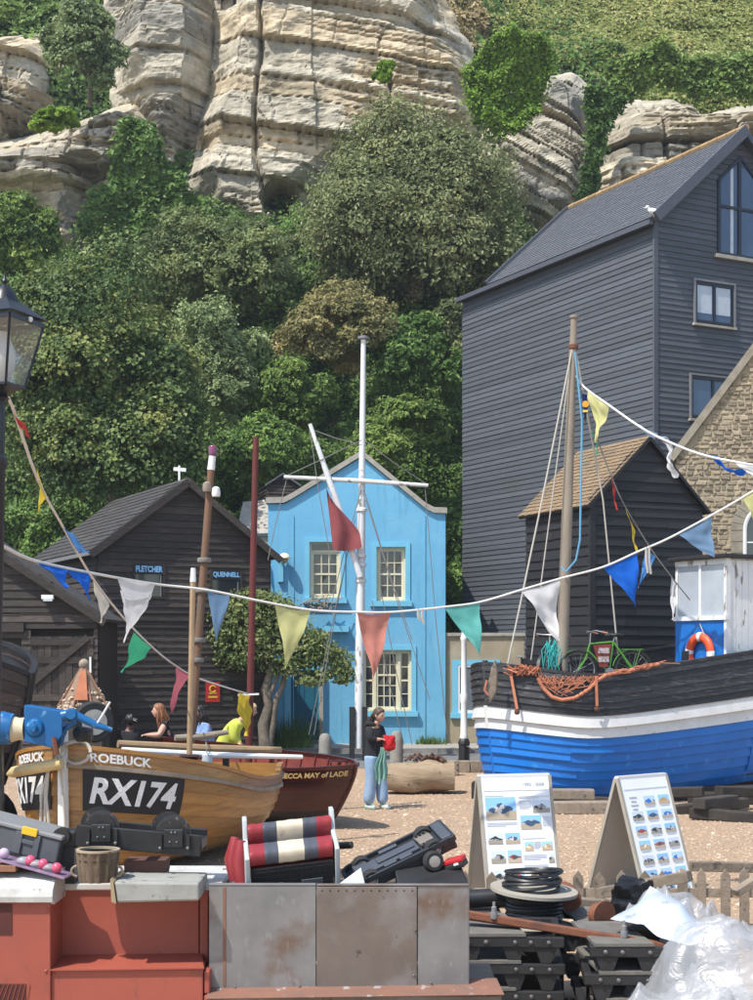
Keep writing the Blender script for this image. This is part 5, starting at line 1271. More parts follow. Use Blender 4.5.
# ---------------------------------------------------------------- big blue boat
BS = Vector((1.9, 26.2)); ba = R(30)
bbt = thing('blue_boat', 'large beached fishing boat with black bulwark white band and blue planked hull', 'boat', (BS.x, BS.y, 0), ba)
BB = Hull(8.0, bluff(1.65, .24, 2.6, .8), smooth_interp([0, .05, .15, .45, .75, 1], [2.46, 2.36, 2.27, 2.54, 2.84, 3.2]), smooth_interp([0, .12, .5, 1], [.10, .03, .05, .35]), rake=.28, boxy=.34, rfade=4.0)
nb = [0, .012, .03, .075, .135, .2, .265, .33, .395, .46, .52]
wb = [.52, .60, .685]
kb = [.685, .735, .785, .84, .89, .945, 1.0]
for side in (-1, 1):
    for a, b in zip(nb[:-1], nb[1:]): BB.strake(a, b, side, .024, MAT['antifoul'] if b < .035 else MAT['boat_blue'], bbt, n=28, lap=.008)
    for a, b in zip(wb[:-1], wb[1:]): BB.strake(a, b, side, .03 if a < .55 else .04, MAT['boat_white'], bbt, n=28, lap=.002)
    for a, b in zip(kb[:-1], kb[1:]): BB.strake(a, b, side, .022, MAT['boat_black'], bbt, n=28, lap=.008 if b < 1 else 0)
    BB.rail(side, .998, .10, .05, MAT['boat_black'], bbt, 'cap_rail', off=.03)
BB.liner(MAT['boat_black'], bbt, .03, f0=.5)
BB.deck(lambda t: .83, .03, MAT['grey_canvas'], bbt, 'deck')
# doubled planks, repairs on the blue side
for (t0, t1, a, b) in ((.0, .10, .34, .405), (.02, .17, .15, .21), (.10, .24, .405, .46), (.16, .34, .09, .15), (.05, .115, .21, .27)):
    BB.strake(a + .004, b - .004, -1, .03, MAT['boat_blue'], bbt, 'doubling_plank', n=10, t0=t0, t1=t1, lap=0)
BB.strake(.16, .50, -1, .036, MAT['boat_blue'], bbt, 'bilge_sheathing', n=10, t0=.60, t1=.95, lap=0, sub=6)
for side in (-1, 1): BB.strake(.0, lambda t: .022 + .30 * max(0, t - .12) ** 1.15, side, .03, MAT['antifoul'], bbt, 'bottom_sheathing', n=24, lap=0, sub=4)
for f0, f1, mm_ in ((0, .045, 'antifoul'), (.045, .52, 'boat_blue'), (.52, .687, 'boat_white'), (.687, 1.02, 'boat_black')):
    mb = MB(); mb.tube([BB.pt(0, lerp(f0, f1, k / 6), 1) + V(.01, 0, 0) for k in range(7)], .05 if mm_ != 'boat_white' else .075, 10); mb.build('stem_post', MAT[mm_], bbt, world=False)
mb = MB(); mb.beam((.4, 0, .05), (7.9, 0, .2), .16, .28); mb.build('keel', MAT['antifoul'], bbt, world=False)
mb = MB(); mb.grid(lambda u, v: (BB.L, (v * 2 - 1) * BB.pt(1, .03 + .97 * u, 1).y, BB.pt(1, .03 + .97 * u, 1).z), 8, 6); mb.build('transom', MAT['boat_blue'], bbt, world=False, fix=False)
bbm = Matrix.Translation((BS.x, BS.y, 0)) @ Matrix.Rotation(ba, 4, 'Z')
def bw(x, y, z): return bbm @ Vector((x, y, z))
# wheelhouse
wx, wy0, wy1, wz0, wzs, wz1 = 4.35, -1.34, .02, 1.9, 3.27, 4.38; wl_ = 2.2
mb = MB(); mb.box2((wx + .05, wy0 + .03, wz0), (wx + wl_, wy1 - .03, wz1 - .02)); wh = mb.build('wheelhouse', MAT['flake_white'], bbt, world=False)
mb = MB(); mb.box2((wx, wy0, wz0), (wx + .05, wy1, wzs)); mb.build('blue_panel', MAT['boat_blue'], wh, world=False)
nb_ = 14
for i in range(nb_):
    mb = MB(); a = wx + .10 + i * (wl_ - .1) / nb_; mb.box2((a + .004, wy0, wz0), (a + (wl_ - .1) / nb_ - .004, wy0 + .03, wz1 - .05)); mb.build('plank', MAT['flake_white'], wh, world=False)
mb = MB(); mb.box2((wx - .01, wy0 - .02, wz0), (wx + .10, wy0 + .04, wz1 - .02)); mb.build('corner_post', MAT['flake_white'], wh, world=False)
mb = MB(); mb.box2((wx - .04, wy0 - .04, wzs - .03), (wx + .05, wy1 + .02, wzs + .05)); mb.build('window_sill', MAT['flake_white'], wh, world=False)
mb = MB(); mb.box2((wx - .01, wy0 + .04, wz1 - .12), (wx + .05, wy1, wz1 - .02)); mb.build('window_head', MAT['flake_white'], wh, world=False)
ym = (wy0 + wy1) / 2
for yy in (ym - .03, wy1 - .07): mb = MB(); mb.box2((wx - .008, yy, wzs + .05), (wx + .05, yy + .06, wz1 - .12)); mb.build('window_post', MAT['flake_white'], wh, world=False)
MAT['cabin_glass'] = glass_mat('cabin_glass', (.42, .46, .50), .12)
for a, b in ((wy0 + .04, ym - .03), (ym + .03, wy1 - .07)): mb = MB(); mb.box2((wx + .015, a, wzs + .05), (wx + .048, b, wz1 - .12)); mb.build('pane', MAT['cabin_glass'], wh, world=False)
mb = MB(); mb.box2((wx - .12, wy0 - .1, wz1 - .02), (wx + wl_ + .1, wy1 + .1, wz1 + .06)); mb.build('roof', MAT['tar_bottom'], wh, world=False, bevel=.02)
# lifebuoy
MAT['buoy'] = mat('lifebuoy_orange', (.70, .085, .022), (.62, .075, .02), rough=.45)
lb = thing('lifebuoy', 'orange lifebuoy with white bands on the blue wheelhouse panel', 'lifebuoy', bw(wx - .02, -.70, 2.55))
ctr = (wx - .065, -.73, 2.62); Rm, Rs = .29, .085
ring = MB()
def torus(a0, a1, rs, n):
    m_ = MB(); m_.grid(lambda u, v: bw(ctr[0] - rs * math.sin(2 * math.pi * v) * .8, ctr[1] + (Rm + rs * math.cos(2 * math.pi * v)) * math.cos(a0 + (a1 - a0) * u), ctr[2] + (Rm * 1.08 + rs * math.cos(2 * math.pi * v)) * math.sin(a0 + (a1 - a0) * u)), n, 12); return m_
torus(0, 2 * math.pi, Rs, 40).build('ring', MAT['buoy'], lb)
for a in (R(92), R(8), R(180), R(270)): torus(a - .14, a + .14, Rs + .004, 6).build('band', MAT['letter_white'], lb, fix=False)
mb = MB(); mb.tube([bw(wx - .07, -.73, 3.18), bw(wx - .1, -1.0, 2.75), bw(wx - .1, -1.15, 2.3)], .01, 5); mb.build('line', MAT['rope'], lb)
# deck fittings
bt_ = thing('bitts', 'black iron bitts on the boat deck left of the wheelhouse', 'bitts', bw(3.5, -1.0, 1.95))
mb = MB(); mb.box(bw(3.62, -1.08, 2.3), (.11, .11, .75)); mb.box(bw(3.45, -.75, 2.38), (.5, .09, .09)); mb.box(bw(3.3, -.55, 2.2), (.1, .1, .5)); mb.build('post', MAT['black_metal'], bt_)
# mast with rigging
mm = thing('boat_mast', 'tall grey weathered mast with rust collar on the blue boat', 'mast', P(561, 700, 27.3))
mb = MB(); a, b = P(560, 715, 27.3), P(574, 318, 27.3); mb.tube([a, a.lerp(b, .5), b], [.115, .10, .06], 12); mb.build('pole', MAT['old_spar'], mm)
q = P(573.4, 347, 27.3); mb = MB(); mb.lathe([(.07, -.05), (.09, -.03), (.09, .03), (.07, .05)], q, 12); mb.build('collar', mat('rust_iron', (.17, .065, .03), (.10, .045, .03), rough=.9), mm)
mb = MB(); mb.lathe([(.07, -.01), (.085, 0), (.085, .04), (.06, .05)], P(574.3, 318, 27.3), 10); mb.build('cap', MAT['old_spar'], mm)
def line(lab, pts, r, m, nm='rope', cat='rope'):
    o = thing(nm, lab, cat, pts[0]); mb = MB(); mb.tube(pts, r, 6); mb.build('cord', m, o); return o
line('left forestay rope from mast collar to the bow of the blue boat', [P(572, 350, 27.25), P(541, 505, 26.9), P(504, 682, 26.4)], .017, MAT['rope'])
line('thin second stay left of the mast on the blue boat', [P(572, 352, 27.3), P(552, 500, 27.3), P(531, 660, 27.2)], .013, MAT['rope'])
line('right stay rope from mast to the deck by the green bicycle', [P(576, 352, 27.3), P(603, 500, 27.4), P(618, 655, 27.5)], .016, MAT['rope'])
line('blue halyard rope hanging down beside the mast', [P(575, 352, 27.2), P(582, 420, 27.1), P(580, 540, 27.0), P(576, 560, 27.0), P(566, 572, 27.05), P(561, 567, 27.1)], .02, mat('blue_rope', (.12, .33, .48), (.09, .26, .4), scale=40, rough=.8))
# nets over the bulwark
nt_ = thing('fishing_net', 'orange fishing net draped over the black bulwark of the blue boat', 'net', P(590, 680, 26.4))
rgn = random.Random(3)
def netp(px, py, d=26.25): return P(px, py, d)
def bul(px, py, off=.06):
    """point on the near side of the hull seen at this pixel"""
    best = None
    for i in range(60):
        t = .02 + i * .012
        for j in range(1):
            p = bbm @ BB.pt(t, .97, -1, off); x = CX + FPX * p.x / p.y
            if best is None or abs(x - px) < best[0]: best = (abs(x - px), p.y)
    return P(px, py, best[1] - .03)
cork = MB(); pts = [bul(538, 678), bul(543, 688), bul(552, 697), bul(562, 700), bul(575, 698), bul(588, 690), bul(597, 681), bul(606, 675), bul(622, 672), bul(640, 668), bul(660, 664)]
mb = MB(); mb.tube(pts, .014, 6); mb.build('headrope', MAT['net_orange'], nt_)
for i in range(len(pts) - 1):
    for k in range(3):
        q = pts[i].lerp(pts[i + 1], (k + .5) / 3); mb = MB(); dr_ = (pts[i + 1] - pts[i]).normalized(); mb.tube([q - dr_ * .035, q + dr_ * .035], .032, 8); mb.build('cork_float', MAT['net_orange'], nt_)
mb = MB()
for k in range(70):
    a = rgn.uniform(538, 600); b = a + rgn.uniform(-22, 26); b = min(max(b, 540), 602)
    y0 = 676 + rgn.uniform(-1, 2); ymax = float(np.interp(b, [538, 552, 562, 575, 588, 602], [682, 696, 699, 697, 690, 678]))
    y1 = rgn.uniform(678, ymax); m_ = (a + b) / 2 + rgn.uniform(-4, 4)
    mb.tube([bul(a, y0), bul(m_, min((y0 + y1) / 2 + 4, ymax)), bul(b, y1)], .006, 4)
for k in range(30):
    a = rgn.uniform(598, 665); mb.tube([bul(a, float(np.interp(a, [598, 665], [676, 663])) + rgn.uniform(-3, 3)), bul(a + rgn.uniform(8, 22), float(np.interp(a + 12, [598, 665], [676, 663])) + rgn.uniform(-4, 2))], .008, 4)
tag(mb.build('mesh', MAT['net_orange'], nt_), kind='stuff')
n2 = thing('net_bundle', 'small bundle of orange net on the bow of the blue boat', 'net', P(524, 678, 26.6)); mb = MB()
for k in range(45):
    a = rgn.uniform(511, 538); mb.tube([bul(a, rgn.uniform(668, 676)), bul(a + rgn.uniform(-8, 8), rgn.uniform(664, 675), .1), bul(a + rgn.uniform(-10, 10), rgn.uniform(668, 677))], .010, 4)
tag(mb.build('mesh', MAT['net_orange'], n2), kind='stuff')
for (lab, a, b) in (('thin brown strap hanging down the bow bulwark', (511, 676), (517, 709)), ('thin brown strap hanging down the bulwark under the net corks', (596, 676), (597, 706))):
    o = thing('strap', lab, 'strap', bul(*a)); mb = MB(); mb.beam(bul(*a, .09), bul(*b, .09), .045, .012, (0, -1, 0)); mb.build('band', MAT['net_orange'], o)
    mb = MB(); mb.sphere(bul(b[0], b[1] + 3, .07), .05, 8, 6, (1, .6, 1)); mb.build('shackle', mat('rusty_shackle', (.12, .05, .03), rough=.9), o)
ob_ = thing('otter_board', 'weathered wooden board leaning on the bow bulwark of the blue boat', 'board', P(492, 705, 26.6))
mb = MB(); d_ = 25.55; mb.prism([P(489, 703, d_), P(486.5, 690, d_), P(491, 668, d_), P(494.5, 660, d_), P(497, 672, d_), P(496, 692, d_)], (.03, .05, 0)); mb.build('panel', MAT['timber'], ob_, bevel=.01)
mb = MB(); mb.tube([P(487, 680, d_ - .03), P(484.5, 690, d_ - .03), P(488, 695, d_ - .03)], .02, 6); mb.build('bracket', MAT['net_orange'], ob_)
tn = thing('rope_tangle', 'tangle of turquoise twine hanging by the mast foot', 'twine', P(553, 660, 26.9)); mb = MB()
for k in range(26):
    a = rgn.uniform(546, 557); mb.tube([P(a, 642 + rgn.uniform(-3, 5), 26.8), P(a + rgn.uniform(-6, 6), 652 + rgn.uniform(-5, 5), 26.75), P(a + rgn.uniform(-6, 6), 664 + rgn.uniform(-6, 9), 26.8)], .009, 4)
tag(mb.build('mesh', mat('turquoise_twine', (.04, .40, .36), (.03, .3, .28), scale=30, rough=.8), tn), kind='stuff')
wn_ = thing('deck_winch', 'black greasy winch on the bow deck beside the mast', 'winch', P(540, 680, 27.2))
mb = MB(); q = P(541, 672, 27.2); mb.lathe([(.14, -.25), (.16, -.2), (.09, -.17), (.09, .17), (.16, .2), (.14, .25)], q, 14, axis='X'); mb.build('drum', MAT['black_metal'], wn_)
mb = MB(); mb.box(q + V(-.3, 0, -.1), (.08, .4, .7)); mb.box(q + V(.32, 0, -.15), (.08, .4, .5)); mb.build('frame', MAT['black_metal'], wn_)
mb = MB(); mb.tube([q + V(-.35, 0, .15), q + V(-.37, -.15, .28), q + V(-.45, -.15, .28)], .02, 6); mb.build('crank', MAT['steel'], wn_)
# bicycles
MAT['bike_green'] = mat('bike_green', (.10, .30, .035), (.08, .25, .03), rough=.35)
MAT['tyre'] = mat('tyre_rubber', (.018, .018, .018), (.03, .03, .03), rough=.85)
MAT['chrome'] = mat('dull_chrome', (.5, .5, .49), (.35, .34, .33), rough=.35, metal=.8)
MAT['saddle'] = mat('black_leather', (.02, .02, .022), rough=.5)
MAT['grip'] = mat('pink_grip', (.42, .18, .12), rough=.7)
def bicycle(label, loc, rz, fm, plate=False, roll=0):
    t = thing('bicycle', label, 'bicycle', loc, rot=(roll, 0, rz)); r = .33
    def wheel(x):
        mb = MB(); mb.grid(lambda u, v: (x + (r + .02 * math.cos(6.2832 * v)) * math.cos(6.2832 * u), .02 * math.sin(6.2832 * v), r + .02 + (r + .02 * math.cos(6.2832 * v)) * math.sin(6.2832 * u)), 28, 6)
        w_ = mb.build('wheel', MAT['tyre'], t, world=False)
        mb = MB(); mb.grid(lambda u, v: (x + (r - .025 + .008 * math.cos(6.2832 * v)) * math.cos(6.2832 * u), .012 * math.sin(6.2832 * v), r + .02 + (r - .025 + .008 * math.cos(6.2832 * v)) * math.sin(6.2832 * u)), 28, 5); mb.build('rim', MAT['chrome'], w_, world=False)
        mb = MB()
        for k in range(14): a = 6.2832 * k / 14; mb.tube([(x, .02 * (-1) ** k, r + .02), (x + (r - .03) * math.cos(a), 0, r + .02 + (r - .03) * math.sin(a))], .0025, 4)
        mb.tube([(x, -.05, r + .02), (x, .05, r + .02)], .02, 8); mb.build('spokes', MAT['chrome'], w_, world=False)
        mb = MB(); mb.grid(lambda u, v: (x + (r + .045) * math.cos(.35 + 2.6 * u), -.03 + .06 * v, r + .02 + (r + .045) * math.sin(.35 + 2.6 * u)), 14, 2); mb.build('mudguard', fm, t, world=False, fix=False)
    wheel(0); wheel(1.02)
    z = r + .02; hd, hb_, st, bb_ = V(.22, 0, .82), V(.19, 0, .70), V(.66, 0, .86), V(.58, 0, .30)
    mb = MB()
    for a, b in ((hd, st), (hb_, bb_), (st, bb_), (bb_, V(1.02, .06, z)), (bb_, V(1.02, -.06, z)), (st, V(1.02, .06, z)), (st, V(1.02, -.06, z)), (hd, V(.16, 0, .62))): mb.tube([a, b], .017, 8)
    for s_ in (-1, 1): mb.tube([V(.165, .03 * s_, .64), V(.1, .05 * s_, .5), V(0, .05 * s_, z)], .012, 6)
    mb.build('frame', fm, t, world=False)
    mb = MB(); mb.tube([V(.22, 0, .8), V(.235, 0, 1.02)], .013, 8); mb.tube([V(.38, -.30, 1.03), V(.25, -.26, 1.06), V(.2, -.1, 1.04), V(.2, .1, 1.04), V(.25, .26, 1.06), V(.38, .30, 1.03)], .012, 8); mb.build('handlebar', MAT['chrome'], t, world=False)
    for s_ in (-1, 1): mb = MB(); mb.tube([V(.36, .295 * s_, 1.035), V(.46, .32 * s_, 1.01)], .018, 8); mb.build('grip', MAT['grip'], t, world=False)
    mb = MB(); mb.tube([st, V(.69, 0, .96)], .013, 8); mb.build('seat_post', MAT['chrome'], t, world=False)
    mb = MB(); mb.sphere(V(.72, 0, .985), .13, 12, 8, (1.1, .75, .28)); mb.tube([V(.64, 0, .985), V(.50, 0, .975)], [.05, .022], 8); mb.build('saddle', MAT['saddle'], t, world=False)
    mb = MB(); mb.tube([V(.58, -.06, .30), V(.58, .06, .30)], .035, 10); mb.lathe([(.09, -.004), (.09, .004)], V(.58, -.05, .30), 20, axis='Y'); mb.tube([V(.58, -.07, .30), V(.66, -.08, .16)], .009, 6); mb.box(V(.67, -.12, .155), (.09, .08, .02)); mb.build('crank', MAT['chrome'], t, world=False)
    mb = MB(); mb.tube([V(.8, -.07, .72), V(1.2, -.07, .72), V(1.2, .07, .72), V(.8, .07, .72)], .008, 5); mb.tube([V(1.15, -.07, .72), V(1.02, -.07, z)], .007, 5); mb.tube([V(1.15, .07, .72), V(1.02, .07, z)], .007, 5); mb.build('rack', fm, t, world=False)
    if plate:
        mb = MB(); mb.prism([V(.28, -.03, .80), V(.62, -.03, .82), V(.55, -.03, .40), V(.40, -.03, .40)], V(0, .06, 0)); mb.build('frame_panel', mat('red_plate', (.22, .04, .03), rough=.6), t, world=False)
        for zz in (.70, .54): mb = MB(); mb.box(V(.47, -.035, zz), (.20, .008, .10)); mb.build('label', mat('plate_label', (.62, .6, .56), (.25, .1, .1), scale=26, rough=.6), t, world=False)
    return t
gq = P(578, 655, 27.25)
bicycle('green bicycle with red frame panel standing on the blue boat deck', (gq.x, gq.y, 1.98), R(8), MAT['bike_green'], True)
gq = P(545, 655, 27.35)
bicycle('dark bicycle with pale handlebar behind the winch on the blue boat', (gq.x, gq.y, 1.93), R(62), MAT['black_metal'])
# timber blocks under the hull
def block(lab, c, sz_, rz=0.0, m='timber'):
    o = thing('timber_block', lab, 'timber', (c[0], c[1], c[2] - sz_[2] / 2), rz); mb = MB(); mb.box((0, 0, sz_[2] / 2), sz_); mb.build('baulk', MAT[m], o, world=False, bevel=.02); return o
MAT['dark_timber'] = mat('old_dark_timber', (.06, .048, .038), (.03, .025, .021), scale=4, rough=.9, bump=.5, rnd=.2)
g = P(577, 655, 24.6); block('grey timber baulk lying on shingle between the two sandwich boards', (g.x, 24.6, .1), (1.5, .3, .2), R(6), 'timber')
g = P(570, 655, 24.9); block('upper short timber baulk stacked between the two sandwich boards', (g.x, 24.9, .29), (.8, .28, .17), R(-4), 'timber')
for i, (px, d, w_, z_, lab) in enumerate(((640, 26.8, 2.2, .10, 'dark crossed sleeper under the middle of the blue hull'), (720, 27.1, 2.4, .12, 'dark sleeper under the right part of the blue hull'), (735, 26.2, 1.6, .10, 'brown baulk on shingle right of the second sandwich board'), (505, 27.2, 1.2, .15, 'dark sleeper under the bow of the blue hull'))):
    g = P(px, 655, d); block(lab, (g.x, d, z_), (w_, .35, z_ * 2), R(10 - 6 * i), 'dark_timber')

rg4 = random.Random(21)
for i, (px, d, sx, zz, an, lab) in enumerate(((690, 24.6, 2.1, .08, 12, 'long dark tarred baulk on shingle behind the second board'), (738, 23.4, 1.5, .08, -18, 'dark baulk on shingle at the right edge below the blue hull'), (716, 24.0, 1.3, .25, 38, 'dark baulk lying crosswise over two others at right edge'), (590, 25.7, 1.3, .09, -20, 'dark baulk half hidden in the gap between sandwich boards'), (668, 25.4, 1.2, .27, -14, 'dark raised baulk under the turn of the blue hull'), (748, 25.2, 1.3, .3, 20, 'dark upper block wedged under the blue hull at right edge'), (640, 24.9, .9, .08, 50, 'short dark timber end pointing from under the blue hull'))):
    g = P(px, 655, d); o = block(lab, (g.x, d, zz), (sx, .22, .17), R(an * 1.4), 'dark_timber'); o.rotation_euler[1] = R(rg4.uniform(-6, 6))
# ---------------------------------------------------------------- dark hull at left edge
dk_loc = P(31, 655, 18.5)
dkt = thing('dark_hull', 'dark brown planked boat hull cut off by the left edge', 'boat', (dk_loc.x, 18.5, 0), R(164))
DH = Hull(4.5, bluff(1.0, .3, 2.2, .8), lambda t: 2.35 + .42 * min(1, t * 5) ** .6, lambda t: .55 + .2 * (1 - min(1, t * 4)), rake=.55, boxy=.45, rfade=4)
MAT['brown_hull'] = mat('brown_hull', (.085, .052, .042), (.055, .036, .03), scale=3, stretch=(1, 1, 6), rough=.55, rnd=.35, c4=(.17, .13, .115), c4scale=5, c4stretch=(1, 1, 6))
fr_ = [0, .06, .14, .22, .31, .4, .5, .58, .66, .74, .82, .9, 1.0]
for side in (-1, 1):
    for a, b in zip(fr_[:-1], fr_[1:]): DH.strake(a, b, side, .010, MAT['tar_bottom'] if b < .45 else MAT['brown_hull'], dkt, n=14, lap=.008 if b < 1 else 0)
    DH.rail(side, .995, .08, .06, MAT['tar_bottom'], dkt, 'gunwale')
DH.deck(.93, .02, MAT['tar_bottom'], dkt, 'deck')
mb = MB(); mb.tube([DH.pt(0, f, 1) + V(-.02, 0, 0) for f in (0, .2, .4, .6, .8, 1.02)], .05, 8); mb.build('stem_post', MAT['tar_bottom'], dkt, world=False)
for yy in (-.6, .6):
    mb = MB(); mb.lathe([(.14, -.12), (.40, -.12), (.45, -.07), (.45, .07), (.40, .12), (.14, .12)], (1.0, yy, .45), 22, axis='Y'); mb.build('cradle_wheel', MAT['tyre'], dkt, world=False)
mb = MB(); mb.box2((.9, -.7, .42), (4.2, .7, .62)); mb.build('cradle', MAT['black_metal'], dkt, world=False)

# ---------------------------------------------------------------- blue hauler, wheel, shell mound
MAT['hauler_blue'] = mat('hauler_blue', (.008, .115, .30), (.006, .09, .25), scale=4, rough=.35, c4=(.10, .25, .42), c4scale=9)
hl = thing('net_hauler', 'blue painted net hauler with cream roller over the varnished bow', 'net hauler', P(40, 800, 16.6))
D = 16.6
mb = MB(); mb.prism([P(24, 705, D), P(63, 711, D), P(62, 735, D), P(53, 748, D), P(24, 742, D)], (0, .28, 0)); mb.build('plate', MAT['hauler_blue'], hl, bevel=.01)
mb = MB(); mb.lathe([(.02, -.05), (.08, -.04), (.11, 0), (.11, .06)], P(35, 728, D), 20, axis='Y'); mb.lathe([(.03, -.1), (.045, -.08), (.045, 0)], P(35, 728, D), 12, axis='Y'); mb.build('boss', MAT['hauler_blue'], hl)
mb = MB(); mb.tube([P(-25, 727, D + .1), P(2, 728, D + .1), P(13, 729, D + .1)], [.15, .19, .17], 18); mb.build('drum', MAT['hauler_blue'], hl)
mb = MB(); mb.tube([P(12, 729, D + .1), P(19, 729, D + .1), P(25, 729, D + .1)], [.15, .125, .13], 18); mb.build('roller', mat('cream_roller', (.60, .50, .33), (.5, .42, .28), rough=.6), hl)
mb = MB(); mb.tube([P(62, 716, D - .05), P(74, 713.5, D - .05)], [.06, .062], 12); mb.tube([P(73, 714, D - .05), P(96, 725, D - .05), P(112, 730, D - .05)], [.05, .042, .024], 10); mb.build('arm', MAT['hauler_blue'], hl)
mb = MB(); mb.lathe([(.055, -.07), (.065, -.05), (.065, .05), (.055, .07)], P(72, 714, D - .05), 14, axis='Y'); mb.build('pivot', MAT['hauler_blue'], hl)
mb = MB(); mb.tube([P(60, 745, D + .15), P(64, 730, D + .1), P(75, 722, D + .05)], .03, 8); mb.build('hose', MAT['hauler_blue'], hl)
mb = MB(); mb.tube([P(95, 727, D - .06), P(102, 716, D - .08), P(110, 702, D - .1)], .012, 6); mb.build('lever', MAT['letter_white'], hl)
mb = MB(); mb.tube([P(83, 736, D), P(78, 734, D + .1), P(92, 735, D + .1)], [.05, .09, .08], 12); mb.build('motor', MAT['black_metal'], hl)
mb = MB(); q = P(-2, 735, D + .3); mb.beam(q, Vector((q.x, q.y + .1, 0)), .1, .1); mb.build('stand', MAT['black_metal'], hl)
mb = MB(); mb.tube([P(58, 748, D + .02), P(54, 738, D - .02), P(57, 755, D - .02)], .03, 6); mb.build('bracket', mat('rust_bracket', (.16, .06, .035), rough=.9), hl)
def road_wheel(lab, c, r, wdt, rz, hubm, tilt=0):
    t = thing('wheel', lab, 'wheel', c, rot=(tilt, 0, rz))
    mb = MB(); mb.lathe([(r * .6, -wdt / 2), (r * .92, -wdt / 2), (r, -wdt * .3), (r, wdt * .3), (r * .92, wdt / 2), (r * .6, wdt / 2)], (0, 0, 0), 28, axis='Y'); mb.build('tyre', MAT['tyre'], t, world=False)
    mb = MB(); mb.lathe([(r * .52, -wdt * .52), (r * .62, -wdt * .52), (r * .62, wdt * .52), (r * .52, wdt * .52)], (0, 0, 0), 28, axis='Y'); mb.lathe([(.02, -wdt * .6), (r * .16, -wdt * .55), (r * .16, wdt * .3)], (0, 0, 0), 14, axis='Y'); mb.build('rim', hubm, t, world=False)
    for k in range(10):
        a = 6.2832 * k / 10; mb = MB(); mb.beam((r * .12 * math.cos(a), -wdt * .45, r * .12 * math.sin(a)), (r * .57 * math.cos(a), -wdt * .45, r * .57 * math.sin(a)), .02, .02); mb.build('spoke', hubm, t, world=False)
    return t
road_wheel('black tyred spoked wheel behind the blue hauler arm', P(93, 722, 18.2), .25, .16, R(24), MAT['chrome'])
sm_ = thing('shell_mound', 'pointed rope net cone filled with shells above the blue hauler', 'shell mound', P(84, 713, 24.0))
D = 24.0; q0 = P(84, 713, D)
mb = MB(); mb.lathe([(.40, -.08), (.42, .0), (.36, .16), (.22, .42), (.09, .66), (.05, .74)], q0, 20); core = mb.build('cone', mat('shell_cone', (.30, .20, .13), (.2, .13, .09), scale=20, rough=.9, bump=.6), sm_)
MAT['shell'] = mat('cockle_shell', (.62, .52, .40), (.40, .27, .19), scale=2, rough=.7, rnd=.35)
rgn = random.Random(8); shm = None
for i in range(150):
    a = rgn.uniform(3.1, 6.3); h = rgn.uniform(-.06, .17) if rgn.random() < .8 else rgn.uniform(.17, .4); rr = float(np.interp(h, [-.08, 0, .16, .42, .66], [.41, .43, .37, .23, .1]))
    if shm is None:
        mb = MB(); mb.sphere((0, 0, 0), .034, 6, 4, (1, .55, .8)); so_ = mb.build('shell', MAT['shell'], sm_); so_.data.transform(Matrix.Translation(ORG[sm_.name])); shm = so_.data
        so_.location = q0 + V(rr * math.cos(a), rr * math.sin(a), h) - Vector(sm_.location)
    else:
        so_ = bpy.data.objects.new('shell', shm); reg(so_, 'shell', sm_); so_.location = q0 + V(rr * math.cos(a), rr * math.sin(a), h) - Vector(sm_.location)
    so_.rotation_euler = (rgn.uniform(0, 3), rgn.uniform(0, 3), rgn.uniform(0, 3)); s_ = rgn.uniform(.7, 1.3); so_.scale = (s_, s_, s_)
mb = MB(); mb.prism([q0 + V(-.07, -.42, .22), q0 + V(.13, -.38, .22), q0 + V(.06, -.14, .68), q0 + V(-.02, -.14, .68)], (0, .03, 0)); mb.build('orange_panel', mat('orange_board', (.45, .15, .06), (.33, .11, .05), rough=.7), sm_)
for a in (3.6, 4.5, 5.2, 5.9): mb = MB(); mb.tube([q0 + V(.42 * math.cos(a), .42 * math.sin(a), .12), q0 + V(.05 * math.cos(a), .05 * math.sin(a), .72)], .016, 6); mb.build('cord', mat('brown_cord', (.28, .15, .09), rough=.9), sm_)
mb = MB(); mb.sphere(q0 + V(0, 0, .78), .085, 12, 8, (1, 1, 1.05)); mb.sphere(q0 + V(.03, 0, .72), .06, 10, 6); mb.build('knob', MAT['timber'], sm_)
mb = MB(); mb.box2((q0.x - .35, D - .35, 0), (q0.x + .35, D + .35, q0.z - .08)); mb.build('plinth', MAT['dark_timber'], sm_)
# ================================================================== BUNTING
def cloth(name, c, tr=.35):
    m = bpy.data.materials.new(name); m.use_nodes = True; nt = m.node_tree; N = nt.nodes; L = nt.links; b = N['Principled BSDF']
    tc = N.new('ShaderNodeTexCoord'); n = N.new('ShaderNodeTexNoise'); n.inputs['Scale'].default_value = 7; n.inputs['Detail'].default_value = 5; L.new(tc.outputs['Object'], n.inputs[0])
    mx = N.new('ShaderNodeMix'); mx.data_type = 'RGBA'; mx.inputs[6].default_value = (*c, 1); mx.inputs[7].default_value = (*[q * .78 for q in c], 1)
    L.new(n.outputs[0], mx.inputs[0]); L.new(mx.outputs[2], b.inputs['Base Color']); b.inputs['Roughness'].default_value = .85; b.inputs['Specular IOR Level'].default_value = .15
    t = N.new('ShaderNodeBsdfTranslucent'); L.new(mx.outputs[2], t.inputs[0]); ms = N.new('ShaderNodeMixShader'); ms.inputs[0].default_value = tr
    w_ = N.new('ShaderNodeTexNoise'); w_.inputs['Scale'].default_value = 14; L.new(tc.outputs['Object'], w_.inputs[0]); bp = N.new('ShaderNodeBump'); bp.inputs['Strength'].default_value = .25; bp.inputs['Distance'].default_value = .02; L.new(w_.outputs[0], bp.inputs['Height']); L.new(bp.outputs[0], b.inputs['Normal'])
    L.new(b.outputs[0], ms.inputs[1]); L.new(t.outputs[0], ms.inputs[2]); L.new(ms.outputs[0], N['Material Output'].inputs[0]); return m
